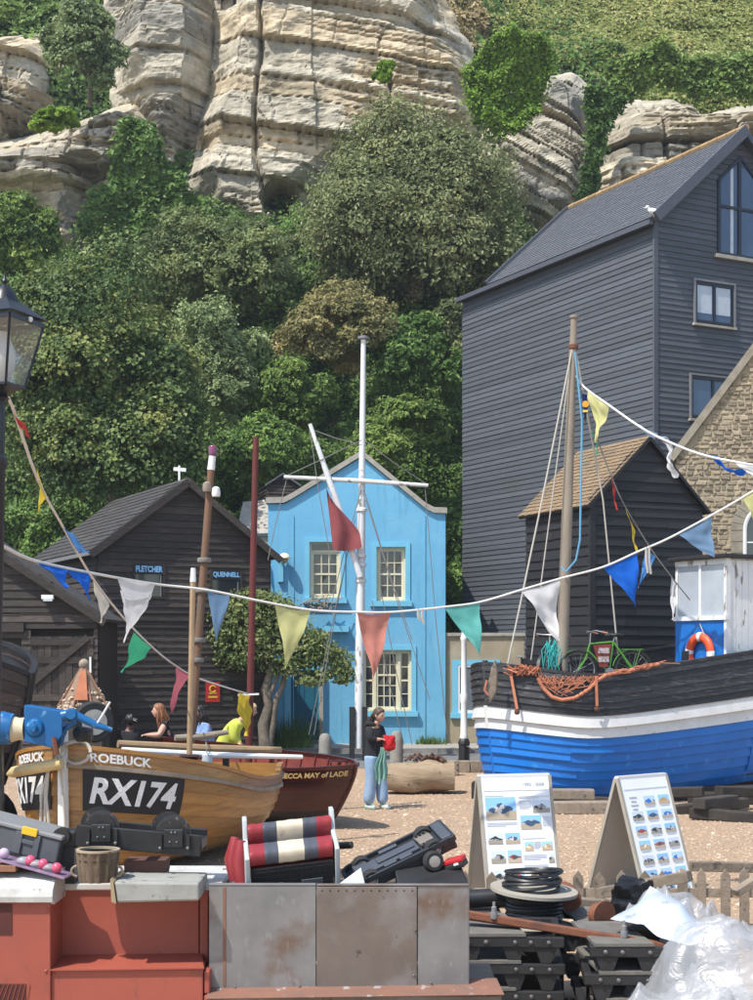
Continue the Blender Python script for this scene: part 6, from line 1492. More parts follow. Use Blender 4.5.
FC = {'yellow': cloth('cloth_yellow', (.64, .62, .27)), 'coral': cloth('cloth_coral', (.62, .25, .19)), 'white': cloth('cloth_white', (.72, .71, .69)), 'greyblue': cloth('cloth_greyblue', (.17, .28, .42)),
      'blue': cloth('cloth_blue', (.015, .13, .58)), 'midblue': cloth('cloth_midblue', (.08, .25, .58)), 'teal': cloth('cloth_teal', (.14, .48, .42)), 'green': cloth('cloth_green', (.05, .36, .19)), 'pink': cloth('cloth_pink', (.55, .15, .18)),
      'red': cloth('cloth_red', (.50, .06, .05)), 'gold': cloth('cloth_gold', (.68, .50, .05)), 'cream': cloth('cloth_cream', (.58, .53, .44)), 'pale': cloth('cloth_paleblue', (.40, .52, .66)), 'navy': cloth('cloth_navy', (.015, .03, .12)), 'maroon': cloth('cloth_maroon', (.36, .10, .10))}
CN = {'yellow': 'pale yellow', 'coral': 'coral', 'white': 'white', 'greyblue': 'grey blue', 'blue': 'bright blue', 'midblue': 'mid blue', 'teal': 'teal', 'green': 'green', 'pink': 'pink', 'red': 'red', 'gold': 'golden yellow', 'cream': 'cream', 'pale': 'pale blue', 'navy': 'navy'}
def flag_mesh(a, b, c, amp, seed, n=9, belly=.0):
    """triangular cloth a-b on the rope, tip c, rippled out of plane"""
    a, b, c = Vector(a), Vector(b), Vector(c); nr = (b - a).cross(c - a).normalized()
    rg = random.Random(seed); ph = rg.uniform(0, 6); k1 = rg.uniform(3.5, 6.5); sz_ = (c - (a + b) / 2).length
    mb = MB()
    def fn(u, v):
        p = a.lerp(b, u).lerp(c, v ** (1 + belly))
        h = .6 * amp * sz_ * (1.2 * math.sin(k1 * v + ph + 2.2 * u) * min(1, v * 3) + .8 * math.sin(9 * u + 4 * v + ph) * (1 - v) * min(1, v * 4) + .35 * math.sin(17 * v - 8 * u + ph * 2) * min(1, v * 4))
        sag = -.03 * sz_ * math.sin(math.pi * u) * (1 - v)
        return p + nr * h + Vector((0, 0, sag)) + (b - a) * (.12 * math.sin(3 * v + ph) * v * (1 - v))
    mb.grid(fn, n + 3, 18); return mb
def bunting(label, pts, depth, flags, r=.012, m='white_rope', end=None):
    """pts: photo pixels along the rope; depth(px) metres"""
    xs = [p[0] for p in pts]
    W = [P(x, y, depth(x)) for x, y in pts]
    t = thing('bunting', label, 'bunting', W[0])
    # smooth the rope
    sm = []
    for i in range(len(W) - 1):
        p0, p1, p2, p3 = W[max(i - 1, 0)], W[i], W[i + 1], W[min(i + 2, len(W) - 1)]
        for k in range(6):
            u = k / 6; sm.append(.5 * ((2 * p1) + (p2 - p0) * u + (2 * p0 - 5 * p1 + 4 * p2 - p3) * u * u + (3 * p1 - p0 - 3 * p2 + p3) * u ** 3))
    sm.append(W[-1])
    MB().tube(sm, r, 6).build('cord', MAT[m], t)
    for i, fl in enumerate(flags):
        (ax, ay), (bx, by), (cx, cy), col = fl[:4]; amp = fl[4] if len(fl) > 4 else .05
        dm = depth((ax + bx) / 2)
        o = flag_mesh(P(ax, ay, depth(ax)) - V(0, 0, .004), P(bx, by, depth(bx)) - V(0, 0, .004), P(cx, cy, dm - .06), amp, i * 7 + int(ax)).build('flag', FC[col], t, fix=False)
        o['label'] = CN[col] + ' triangular pennant'
    return t
dA = lambda x: float(np.interp(x, [0, 160, 753, 900], [10.0, 14.0, 16.5, 17.0]))
bA = bunting('long white bunting cord with large pennants sagging across the whole scene', [(1, 545), (36, 561), (97, 574), (155, 584), (207, 590), (260, 601), (311, 610), (358, 612), (393, 612), (444, 607), (480, 602), (521, 590), (562, 578), (603, 567), (637, 552), (677, 534), (753, 491), (830, 440), (1000, 320)], dA,
    [((36, 561), (66, 568), (68, 588), 'blue', .06), ((66, 568), (88, 572), (91, 600), 'blue', .06), ((207, 590), (230, 595), (216, 643), 'greyblue', .03), ((275, 605), (311, 610), (286, 669), 'yellow', .04),
     ((357, 612), (391, 612), (373, 681), 'coral', .05), ((444, 607), (480, 602), (480, 656), 'teal', .04), ((521, 590), (560, 579), (558, 641), 'white', .07), ((603, 567), (637, 553), (636, 606), 'blue', .05),
     ((678, 534), (712, 516), (714, 558), 'greyblue', .06), ((742, 497), (775, 478), (765, 540), 'yellow', .04)])
# torn white pennant: a border strip round a hole and a lower piece
tp = [P(x, y, dA(x)) for x, y in ((117, 577), (155, 584), (151, 596), (142, 603), (133, 604), (125, 599), (122, 592))]
mb = MB(); mb.add(tp + [q + V(0, .01, 0) for q in tp], [tuple(range(7))]); o = mb.build('flag', FC['white'], bA, fix=False); o['label'] = 'torn white pennant top edge'
mb = flag_mesh(P(124, 600, dA(120)), P(150, 597, dA(150)), P(125, 643, dA(130)), .05, 3); o = mb.build('flag', FC['white'], bA, fix=False); o['label'] = 'torn white pennant lower half'
mb = MB(); a_ = P(122, 592, dA(122)); mb.add([P(120, 590, dA(120)), P(123.5, 592, dA(122)), P(126, 603, dA(126)), P(123, 603, dA(123))], [(0, 1, 2, 3)]); mb.build('torn_strip', FC['white'], bA, fix=False)
mb = MB(); mb.add([P(150, 594, dA(150)), P(152, 595, dA(152)), P(150, 600, dA(150)), P(148, 599, dA(148))], [(0, 1, 2, 3)]); mb.build('torn_strip', FC['white'], bA, fix=False)
for (kx, ky, ln) in ((418, 611, 9), (422, 611, 13), (646, 549, 24), (649, 548, 26)):
    mb = MB(); a = P(kx, ky, dA(kx)); mb.tube([a + V(0, 0, .02), a - V(0, .01, ln * .5 * dA(kx) / FPX), a + V(.02, 0, -ln * dA(kx) / FPX)], .014, 6); mb.build('cord_end', MAT['rope'], bA)
dB = lambda x: float(np.interp(x, [0, 60, 250], [10.0, 13.0, 23.9]))
bunting('bunting cord dropping from the street lamp to the red pole', [(8, 398), (14, 411), (38, 480), (62, 525), (92, 577), (122, 616), (152, 647), (176, 666), (200, 679), (248, 694)], dB,
    [((13, 411), (20, 428), (31, 437), 'red', .1), ((37, 468), (46, 495), (40, 513), 'gold', .06), ((62, 525), (78, 552), (89, 552), 'midblue', .08), ((93, 578), (109, 600), (101, 623), 'cream', .06),
     ((134, 632), (152, 647), (122, 673), 'green', .06), ((176, 666), (190, 674), (171, 713), 'pink', .04), ((239, 692), (250, 695), (245, 736), 'gold', .1)])
dC = lambda x: float(np.interp(x, [585, 760, 840], [27.2, 23.0, 21.0]))
bunting('white bunting cord from the blue boat mast to the right edge', [(576, 376), (585, 388), (610, 406), (645, 430), (676, 445), (707, 456), (753, 465), (830, 478), (1000, 500)], dC,
    [((588, 390), (609, 406), (597, 443), 'yellow', .08), ((629, 421), (657, 433), (668, 442), 'pale', .12), ((662, 440), (672, 444), (675, 478), 'white', .15), ((700, 453), (718, 459), (745, 474), 'blue', .12), ((735, 462), (775, 470), (757, 480), 'white', .08)], r=.02)
dD = lambda x: 27.2 + (x - 577) * .004
bunting('thin dark bunting cord slanting from the mast down to the wheelhouse', [(577, 384), (594, 430), (612, 478), (625, 506), (651, 549), (674, 580), (690, 600)], dD,
    [((609, 470), (616, 490), (617, 510), 'red', .06), ((625, 506), (634, 528), (637, 551), 'gold', .06), ((646, 548), (656, 556), (638, 588), 'midblue', .05), ((671, 576), (677, 584), (672, 620), 'white', .08), ((592, 428), (596, 440), (598, 456), 'green', .08)], r=.012, m='dark_rope')
nf_ = thing('navy_pennant', 'small navy pennant with orange emblem hanging on the boat mast', 'flag', P(585, 392, 27.1))
mb = flag_mesh(P(582, 393, 27.1), P(589, 394, 27.1), P(585, 427, 27.05), .06, 4); mb.build('cloth', FC['navy'], nf_, fix=False)
mb = MB(); mb.lathe([(.06, 0), (.06, .006)], P(585.5, 404, 27.0), 12, axis='Y'); mb.build('emblem', mat('emblem_orange', (.8, .36, .03), rough=.8), nf_)
mb = MB(); mb.box(P(585.3, 411, 27.0), (.09, .006, .04)); mb.build('emblem_bar', mat('emblem_yellow', (.75, .55, .1), rough=.8), nf_)

# ================================================================== POLES AND STREET FURNITURE
FD = 37.0
fp = thing('flagpole', 'tall white flagpole with cross yard in front of the blue house', 'flagpole', P(360, 757, FD).xy.to_3d())
b0 = Vector((P(358.5, 0, FD).x, FD, 0)); t0 = P(363.5, 339, FD)
mb = MB(); k_ = b0.lerp(t0, .62); mb.tube([b0 + V(0, 0, .3), b0.lerp(t0, .3), k_], [.115, .11, .10], 12); mb.build('lower_mast', MAT['flake_white'], fp)
mb = MB(); mb.tube([k_ - (t0 - b0).normalized() * .4, t0], [.085, .06], 12); mb.build('topmast', MAT['white'], fp)
mb = MB(); mb.lathe([(.09, -.02), (.14, 0), (.14, .05), (.05, .08)], t0, 12); mb.build('truck', MAT['grey_frame'], fp)
mb = MB(); mb.tube([P(284, 477, FD - .12), P(361, 481, FD - .16), P(428, 485.5, FD - .12)], [.045, .06, .045], 10); mb.build('yard', MAT['flake_white'], fp)
mb = MB(); mb.tube([P(360.5, 577, FD - .15), P(336, 500, FD - .2), P(310, 424, FD - .25)], [.085, .085, .05], 10); mb.build('gaff', MAT['flake_white'], fp)
for yy in (510, 556, 565, 581):
    q = b0 + (t0 - b0) * ((P(0, yy, FD).z) / t0.z); mb = MB(); mb.lathe([(.11, -.05), (.135, -.03), (.135, .03), (.11, .05)], q, 12); mb.build('band', MAT['white'], fp)
for sx in (-.16, .16):
    mb = MB(); mb.beam(b0 + V(sx, -.02, 0), b0 + V(sx, -.02, 1.32), .13, .28); mb.build('tabernacle_cheek', MAT['black_metal'], fp)
for (a, b) in (((284, 477), (362, 440)), ((428, 485), (364, 440)), ((313, 430), (362, 445)), ((309, 424), (331, 560)), ((361, 490), (330, 610)), ((364, 490), (412, 640)), ((366, 500), (430, 700)), ((425, 486), (447, 735)), ((287, 478), (268, 560)), ((355, 520), (309, 735)), ((350, 540), (314, 735)), ((380, 585), (412, 745)), ((372, 600), (404, 745))):
    mb = MB(); mb.tube([P(*a, FD - .1), P((a[0] + b[0]) / 2 - 1, (a[1] + b[1]) / 2 + 1, FD - .3), P(*b, FD - .4)], .011, 5); mb.build('stay', MAT['dark_rope'], fp)
rf_ = thing('red_ensign', 'faded red flag hanging beside the white gaff on the flagpole', 'flag', P(330, 490, FD - .3))
mb = MB(); ed = [P(326, 486, FD - .3), P(333, 551, FD - .25)]
mb.grid(lambda u, v: P(lerp(326, 333, v) + u * (5 + 24 * min(1, v * 1.5) ** .8), lerp(486, 550, v) + u * (6 + 10 * (1 - v)) - 9 * u * u * v, FD - .42 + .07 * math.sin(u * 7 + v * 4)), 14, 14); mb.build('cloth', FC['maroon'], rf_, fix=False)

wp = thing('white_post', 'white turned iron post on black plinth right of the blue house', 'post', P(464, 770, 33.9).xy.to_3d())
q = Vector((P(464, 0, 33.9).x, 33.9, 0)); s_ = 33.9 / FPX
mb = MB(); mb.lathe([(.15, 0), (.15, .06), (.13, .1), (.12, .55), (.135, .6), (.12, .66), (.09, .72)], q, 8, smooth=False); mb.build('plinth', MAT['black_metal'], wp)
mb = MB(); mb.lathe([(.085, .70), (.10, .74), (.08, .8), (.072, 1.5), (.085, 1.55), (.085, 1.7), (.068, 1.76), (.062, 2.9), (.08, 2.94), (.08, 3.0), (.055, 3.05), (.05, 3.2), (.075, 3.25), (.05, 3.32), (.02, 3.36), (.045, 3.42), (.02, 3.48)], q, 14); mb.build('shaft', MAT['white'], wp)
mb = MB(); mb.tube(catenary(q + V(.05, -.1, .55), q + V(1.6, -.1, .45), .2), .014, 5); mb.build('chain', MAT['dark_rope'], wp)

def bollard(label, px, d, h, r):
    q = Vector((P(px, 0, d).x, d, 0)); o = thing('bollard', label, 'bollard', q); mb = MB(); mb.lathe([(r, -.02), (r, .03), (r * .97, h * .75), (r * .85, h * .9), (r * .55, h * .98), (.02, h)], q, 16); mb.build('shaft', MAT['bollard'], o)
MAT['bollard'] = mat('stone_bollard', (.27, .255, .22), (.19, .18, .155), scale=8, rough=.95, bump=.4)
bollard('round topped stone bollard behind the woman in the black hoodie', 396.5, 33.2, .92, .15)
bollard('short stone bollard in front of the teal door', 325, 35.5, .75, .15)
# big driftwood log / stone on the shingle
lg = thing('driftwood_log', 'huge weathered driftwood log lying on the shingle beside the woman', 'log', P(420, 795, 28.0).xy.to_3d())
q = Vector((P(420, 0, 28.2).x, 28.2, .31))
def logf(u, v):
    a = 2 * math.pi * v; x = (u - .5) * 1.28; rr = .31 * (1 - .16 * abs(u - .4)) * (1 + .13 * float(fbm(np.array([u * 3.]), np.array([math.cos(a) * 1.2]), math.sin(a) * 1.2 + 3, 3)[0]) * 2)
    sq = (abs(math.cos(a)) ** .8 * (1 if math.cos(a) > 0 else -1), abs(math.sin(a)) ** .8 * (1 if math.sin(a) > 0 else -1))
    return q + Vector((x, rr * 1.15 * sq[0] + .1 * (u - .5), rr * sq[1] * .95))
mb = MB(); mb.grid(logf, 26, 26)
nn = 27
mb.add([q + V(-.66, -.05, 0)], []); c0 = len(mb.v) - 1
for j in range(26): mb.f.append([c0, j, j + 1]); mb.sm.append(False)
mb.add([q + V(.66, .05, 0)], []); c1 = len(mb.v) - 1
for j in range(26): mb.f.append([c1, 26 * nn + j + 1, 26 * nn + j]); mb.sm.append(False)
mb.build('trunk', mat('driftwood', (.36, .27, .17), (.22, .16, .10), scale=4, stretch=(.5, 2, 2), rough=.95, bump=.7, bscale=14, c4=(.12, .09, .06), c4scale=9), lg)
ch = thing('rusty_chain', 'heap of rust brown rope on top of the driftwood log', 'rope', q + V(-.02, 0, .3)); mb = MB(); rgn = random.Random(2)
for k in range(9): a = rgn.uniform(-.3, .25); mb.tube([q + V(a, rgn.uniform(-.12, .1), .31), q + V(a + .1, rgn.uniform(-.12, .1), .38 + rgn.uniform(0, .06)), q + V(a + .24, rgn.uniform(-.12, .1), .30)], .028, 6)
tag(mb.build('strand', mat('rust_rope', (.14, .075, .05), (.09, .05, .04), rough=.95), ch), kind='stuff')
wpnl = thing('white_plank', 'white painted plank lying on kerb behind the driftwood log', 'plank', P(432, 764, 32.6)); mb = MB(); mb.box(P(432, 766, 32.6) + V(0, 0, .0), (.65, .3, .05)); mb.box(P(428, 770, 32.6) + V(0, 0, -.03), (.3, .2, .12)); mb.build('board', MAT['white'], wpnl)
# timber edging of the beach
for i, (x0, x1, lab) in enumerate(((425, 470, 'left baulk of the timber beach edging'), (470, 530, 'right baulk of the timber beach edging'))):
    a = P(x0, 0, 33.2).x; b = P(x1, 0, 33.2).x
    o = thing('timber_edging', lab, 'timber', (a, 33.2, 0)); MB().box2((a + .01, 33.1, 0), (b - .01, 33.35, .26)).build('baulk', MAT['timber'], o, bevel=.015)
cr = thing('crate', 'small slatted crate by the white post plinth', 'crate', P(449, 780, 32.4).xy.to_3d()); q = Vector((P(449, 0, 32.4).x, 32.4, 0))
for zz in (.06, .17, .28): MB().box2((q.x - .2, 32.25, zz - .035), (q.x + .2, 32.27, zz + .035)).build('slat', MAT['timber'], cr)
for xx in (-.19, 0, .19): MB().box2((q.x + xx - .02, 32.271, 0), (q.x + xx + .02, 32.5, .32)).build('post', MAT['timber'], cr)

# ------------------------------------------------------------------ street lamp
LD = 10.0; lq = Vector((P(-13, 0, LD).x, LD, 0))
lp = thing('street_lamp', 'black Victorian style street lamp at the left edge', 'street lamp', lq, rot=(0, R(1.2), 0))
def lz(py): return P(0, py, LD).z
mb = MB(); mb.lathe([(.16, 0), (.16, .5), (.12, .6), (.09, .7), (.08, 1.0), (.06, 1.1), (.045, 1.2), (.042, lz(470)), (.055, lz(466)), (.055, lz(458)), (.036, lz(455)), (.034, lz(402)), (.06, lz(398)), (.035, lz(394))], lq, 16); mb.build('post', MAT['lamp_black'], lp)
n6 = 4; rot0 = math.radians(22)
def hexr(r, z): return [lq + V(.012, 0, 0) + V(r * math.cos(rot0 + 2 * math.pi * k / n6), r * math.sin(rot0 + 2 * math.pi * k / n6), z) for k in range(n6)]
zb, zt, ze, za = lz(386), lz(322), lz(317), lz(290)
rb_, rt_ = .145, .262
B4, T4, E4 = hexr(rb_, zb), hexr(rt_, zt), hexr(.30, ze)
mb = MB()
for k in range(n6):
    mb.beam(B4[k], T4[k], .016, .016); k2 = (k + 1) % n6
    mb.beam(B4[k], B4[k2], .018, .018); mb.beam(T4[k], T4[k2], .022, .03)
mb.build('lantern_frame', MAT['lamp_black'], lp)
gm = bpy.data.materials.new('lamp_glass'); gm.use_nodes = True; N_ = gm.node_tree.nodes; tb_ = N_.new('ShaderNodeBsdfTransparent'); tb_.inputs[0].default_value = (.85, .88, .88, 1); gb = N_.new('ShaderNodeBsdfGlossy'); gb.inputs['Roughness'].default_value = .08; gb.inputs[0].default_value = (.7, .72, .74, 1)
ms_ = N_.new('ShaderNodeMixShader'); ms_.inputs[0].default_value = .22; gm.node_tree.links.new(tb_.outputs[0], ms_.inputs[1]); gm.node_tree.links.new(gb.outputs[0], ms_.inputs[2]); gm.node_tree.links.new(ms_.outputs[0], N_['Material Output'].inputs[0])
for k in range(n6):
    k2 = (k + 1) % n6; mb = MB(); mb.add([B4[k].lerp(B4[k2], .05), B4[k].lerp(B4[k2], .95), T4[k].lerp(T4[k2], .97), T4[k].lerp(T4[k2], .03)], [(0, 1, 2, 3)]); mb.build('glass_pane', gm, lp, fix=False)
mb = MB(); apex = lq + V(.012, 0, za); M4 = hexr(.13, lerp(ze, za, .55))
mb.add(E4 + M4 + [apex + V(0, 0, .0)], [(k, (k + 1) % 4, 4 + (k + 1) % 4, 4 + k) for k in range(4)] + [(4 + k, 4 + (k + 1) % 4, 8) for k in range(4)] + [(3, 2, 1, 0)])
mb.lathe([(.10, -.03), (.075, .04), (.05, .07)], apex - V(0, 0, .06), 10); mb.build('roof', MAT['lamp_black'], lp)
mb = MB(); mb.lathe([(.045, 0), (.03, .02), (.012, .04), (.022, .06), (.012, .08), (.004, .12)], apex, 10); mb.build('finial', MAT['lamp_black'], lp)
mb = MB(); mb.lathe([(.035, lz(396)), (.05, lz(394)), (.12, zb - .012), (.14, zb - .008)], lq + V(.006, 0, 0), 12); mb.build('cradle', MAT['lamp_black'], lp)
mb = MB(); mb.lathe([(.035, zb + .02), (.05, zb + .06), (.085, zb + .15), (.08, zb + .24), (.05, zb + .30), (.04, zb + .36)], lq + V(.012, 0, 0), 16); mb.build('bulb', mat('frosted_bulb', (.72, .72, .70), rough=.3), lp)
mb = MB(); q = T4[3].lerp(T4[0], .62) + V(0, -.01, .01); mb.sphere(q + V(.0, -.02, 0), .02, 8, 6); mb.build('sensor', MAT['white'], lp)

# ------------------------------------------------------------------ tree against the blue house and weeds
D = 37.3
ht = thing('house_tree', 'leafy climbing tree with twisted pale trunks left of the teal door', 'tree', Vector((P(268, 0, D).x, D, .0)))
rng = np.random.default_rng(44); Cs = []
for (px, py, wpx, hpx, n) in ((245, 616, 25, 11, 900), (238, 640, 19, 13, 800), (270, 611, 20, 9, 650), (262, 641, 17, 9, 600), (286, 629, 18, 8, 550), (300, 650, 22, 9, 800), (322, 661, 20, 9, 700), (336, 676, 13, 8, 380), (292, 668, 15, 8, 450), (229, 661, 9, 9, 250), (311, 681, 11, 6, 220), (254, 602, 17, 7, 420), (276, 655, 11, 8, 300), (250, 662, 12, 9, 300), (318, 640, 9, 6, 160)):
    k = D / FPX; Cs.append(lump_leaves(P(px, py, D), (wpx * k * 1.1, .4, hpx * k * 1.4), int(n * 2.1), .095, rng, base=.5, tuft=.6, var=.4))
leaf_mesh('crown', np.concatenate([c[0] for c in Cs]), np.concatenate([c[1] for c in Cs]), np.concatenate([c[2] for c in Cs]), np.concatenate([c[3] for c in Cs]), leaf_mat('climber_leaf', (.08, .12, .035), (.17, .22, .07), (.33, .34, .14)), ht, asp=.6)
mb = MB()
def trunk(pts, rs): mb.tube([P(x, y, D - .1 + .02 * i) for i, (x, y) in enumerate(pts)], rs, 9)
trunk([(266, 752), (263, 725), (269, 705), (265, 690), (272, 668), (268, 640)], [.17, .14, .12, .12, .09, .05]); trunk([(269, 750), (273, 725), (276, 700), (283, 685), (287, 668), (300, 640)], [.08, .07, .08, .07, .06, .03]); trunk([(268, 700), (276, 680), (283, 660)], [.07, .05, .03]); trunk([(272, 668), (258, 650), (248, 630)], [.05, .04, .02]); trunk([(285, 672), (305, 662), (325, 655)], [.04, .03, .02])
mb.build('trunk', MAT['bark'], ht)
tw_ = thing('climber_stems', 'bare climbing stems tangled over the left upper window sill', 'climber', P(318, 605, 41.7)); mb = MB(); rgn = random.Random(6)
for k in range(26): x = rgn.uniform(304, 330); y = rgn.uniform(598, 612); mb.tube([P(x, y, 41.72), P(x + rgn.uniform(-8, 12), y + rgn.uniform(-8, 6), 41.6), P(x + rgn.uniform(-6, 22), y + rgn.uniform(-10, 5), 41.7)], .014, 4)
tag(mb.build('stems', mat('dry_stem', (.36, .30, .22), (.25, .2, .15), rough=.9), tw_), kind='stuff')
def weeds(name, label, px, d, z0, wpx, hpx, n, lm, seed):
    rg = np.random.default_rng(seed); k = d / FPX; o = thing(name, label, 'plant', Vector((P(px, 0, d).x, d, z0)))
    bx = rg.normal(0, wpx * k * .4, n); h = rg.uniform(.4, 1, n) * hpx * k; lean = rg.normal(0, .5, n); w_ = .018
    vs = np.empty((n, 4, 3)); by = d + rg.normal(0, .12, n); cx_ = P(px, 0, d).x + bx
    for i, (t, ww) in enumerate(((0, 1), (0, -1), (1, -.15), (1, .15))): vs[:, i] = np.stack([cx_ + lean * h * t + ww * w_, by - .1 * t * rg.random(n), z0 + h * t * (1 - .25 * abs(lean) * t)], -1)
    ob = np_mesh('leaves', vs.reshape(-1, 3), np.arange(n * 4).reshape(n, 4), lm, o, smooth=False); attr(ob, 'tint', np.clip(rg.normal(.5, .25, n), 0, 1)); return o
weeds('spiky_plant', 'clump of spiky green leaves below the climbing tree', 288, 40.2, .12, 24, 38, 220, LM['midgreen'], 3)
weeds('weed_tuft', 'small green weed growing at the foot of the blue house wall', 432, 41.7, .12, 20, 10, 120, LM['midgreen'], 5)
# ================================================================== PEOPLE
def skin_obj(name, nodes, edges, m, parent, root=0, sub=2):
    me = bpy.data.meshes.new(name); org = ORG[parent.name]
    me.from_pydata([tuple(Vector(p) - org) for p, r in nodes], edges, []); me.materials.append(m)
    o = bpy.data.objects.new(name, me); reg(o, name, parent)
    md = o.modifiers.new('skin', 'SKIN'); md.use_smooth_shade = True; md.branch_smoothing = .6
    if not me.skin_vertices: me.attributes.new('skin', 'FLOAT', 'POINT') if False else None
    bm = bmesh.new(); bm.from_mesh(me); lay = bm.verts.layers.skin.verify(); bm.verts.ensure_lookup_table()
    for v, (p, r) in zip(bm.verts, nodes):
        v[lay].radius = (r * 1.22, r * 1.22) if not isinstance(r, tuple) else (r[0] * 1.22, r[1] * 1.22); v[lay].use_root = False
    bm.verts[root][lay].use_root = True
    bm.to_mesh(me); bm.free()
    s = o.modifiers.new('sub', 'SUBSURF'); s.levels = sub; s.render_levels = sub
    return o
def head_pt(az, el, off=0.0):
    """unit head: az 0 = face forward, el -90..90 degrees; returns local (fwd, left, up) in metres for a 1.68 m person"""
    ca, sa, ce, se = math.cos(az), math.sin(az), math.cos(el), math.sin(el)
    x, y, z = ca * ce * .098, sa * ce * .078, se * .118
    if z < 0:
        j = -z / .118; y *= 1 - .30 * j * j; x = x * (1 - .16 * j) + (.018 * j if ca > 0 else .03 * j)
    if ca < 0: x -= .012 * ce * max(0, se + .3)
    fr = max(0.0, ca) ** 6 * ce
    g = lambda a, b, w: math.exp(-((az - a) ** 2 + (el - b) ** 2) / w)
    x += .024 * g(0, -.16, .022) + .012 * g(0, .02, .02) + .008 * g(0, -.52, .02) + .007 * g(0, -.86, .05) - .006 * (g(.36, .05, .03) + g(-.36, .05, .03)) + .004 * (g(.36, .28, .04) + g(-.36, .28, .04))
    v = Vector((x, y, z)); return v * (1 + off / .09)
SKIN = mat('skin', (.52, .30, .21), (.47, .26, .18), scale=8, rough=.55)
LIP = mat('lip', (.38, .13, .11), rough=.6)
SKIN2 = mat('skin_dark', (.20, .105, .07), (.17, .09, .06), scale=8, rough=.55)
def person(label, base, face, H, hands, feet, top, legs, hair, hairlen, skin=SKIN, sleeves=True, shoes=None, lean=.0, head_drop=.0, pony=False):
    """standing figure; face = facing angle, hands = two world points, feet = two world points"""
    base = Vector(base); t = thing('person', label, 'person', base); k = H / 1.68
    F = V(math.cos(face), math.sin(face), 0); Lf = V(-F.y, F.x, 0); Z = V(0, 0, 1)
    pel = base + Z * .90 * k; wst = pel + Z * .16 * k + F * (.02 + lean * .15); ch = pel + Z * .36 * k + F * (.02 + lean * .42); nk = pel + Z * .52 * k + F * (.03 + lean * .66); hd = nk + Z * .13 * k + F * (.045 + head_drop * .5 + lean * .15); ht = hd + Z * .11 * k + F * (.01 + head_drop * .6)
    sh = [ch + Z * .11 * k + Lf * s * .16 * k for s in (-1, 1)]
    nodes = [(pel, (.12 * k, .10 * k)), (wst, .105 * k), (ch, (.13 * k, .11 * k)), (nk, .048 * k), (hd - Z * .05 * k - F * .01, .045 * k)]
    edges = [(0, 1), (1, 2), (2, 3), (3, 4)]
    tl = head_drop * 3.0; Fh = (F * math.cos(tl) - Z * math.sin(tl)); Uh = (Z * math.cos(tl) + F * math.sin(tl)); hq = hd + Z * .035 * k
    def HP(az, el, off=0.0): q = head_pt(az, el, off) * k; return hq + Fh * q.x + Lf * q.y + Uh * q.z
    tops = [(pel - Z * .10 * k, (.155 * k, .135 * k)), (wst, .150 * k), (ch, (.165 * k, .14 * k)), (nk - Z * .04 * k, .085 * k), (pel - Z * .01 * k, (.155 * k, .135 * k))]; te = [(0, 4), (4, 1), (1, 2), (2, 3)]
    for i, s in enumerate((-1, 1)):
        hw = Vector(hands[i]); el = (sh[i] + hw) / 2 + Lf * s * .06 - Z * .10 * k - F * .05
        n0 = len(nodes); nodes += [(sh[i], .055 * k), (el, .042 * k), (hw - (hw - el).normalized() * .08, .030 * k), (hw, (.034 * k, .024 * k))]; edges += [(2, n0), (n0, n0 + 1), (n0 + 1, n0 + 2), (n0 + 2, n0 + 3)]
        fd_ = (hw - el).normalized(); fd_ = (fd_ + F * .3).normalized(); sd = fd_.cross(Z).normalized(); up = sd.cross(fd_)
        for j, (o_, ln) in enumerate(((-.027, .062), (-.009, .075), (.009, .07), (.027, .055))):
            a = hw + sd * o_ * k + fd_ * .035 * k; n1 = len(nodes); nodes += [(a, .0095 * k), (a + fd_ * ln * .5 * k - up * .008, .0088 * k), (a + fd_ * ln * .75 * k - up * .03, .0075 * k)]; edges += [(n0 + 3, n1), (n1, n1 + 1), (n1 + 1, n1 + 2)]
        a = hw + sd * .036 * s * k; n1 = len(nodes); nodes += [(a, .011 * k), (a + sd * .02 * s * k + fd_ * .035 * k, .009 * k)]; edges += [(n0 + 3, n1), (n1, n1 + 1)]
        n2 = len(tops); tops.append((sh[i], .078 * k)); te.append((2, n2))
        if sleeves: tops += [(el, .066 * k), (hw - (hw - el).normalized() * .035, .05 * k)]; te += [(n2, n2 + 1), (n2 + 1, n2 + 2)]
        else: tops.append((sh[i].lerp(el, .2), .07 * k)); te.append((n2, n2 + 1))
    lg = [(pel + Z * .10 * k, (.125 * k, .11 * k))]; le = []
    for i, s in enumerate((-1, 1)):
        ft = Vector(feet[i]); hip = pel + Lf * s * .085 * k - Z * .05 * k; an = ft + Z * .09 * k; kn = (hip + an) / 2 + F * .03
        n0 = len(nodes); nodes += [(hip, .08 * k), (kn, .055 * k), (an, .036 * k)]; edges += [(0, n0), (n0, n0 + 1), (n0 + 1, n0 + 2)]
        m0 = len(lg); lg += [(hip, .105 * k), (kn, .085 * k), (an - Z * .02, .092 * k)]; le += [(0, m0), (m0, m0 + 1), (m0 + 1, m0 + 2)]
    bo_ = skin_obj('body', nodes, edges, skin, t)
    dg = bpy.context.evaluated_depsgraph_get(); dg.update(); bm_ = bmesh.new(); em = bo_.evaluated_get(dg).to_mesh(); bm_.from_mesh(em); bo_.evaluated_get(dg).to_mesh_clear()
    hm = MB(); hm.grid(lambda u, v: HP(-math.pi + 6.2832 * u, -1.5 + 3.0 * v) - ORG[t.name], 44, 30)
    for s_ in (-1, 1): hm.sphere(HP(s_ * 1.62, -.08, .004) - ORG[t.name], .026 * k, 8, 6, (.7, .4, 1.2))
    vv = [bm_.verts.new(q) for q in hm.v]
    for f_ in hm.f: bm_.faces.new([vv[i] for i in f_]).smooth = True
    bo_.modifiers.clear(); bm_.normal_update(); bm_.to_mesh(bo_.data); bm_.free()
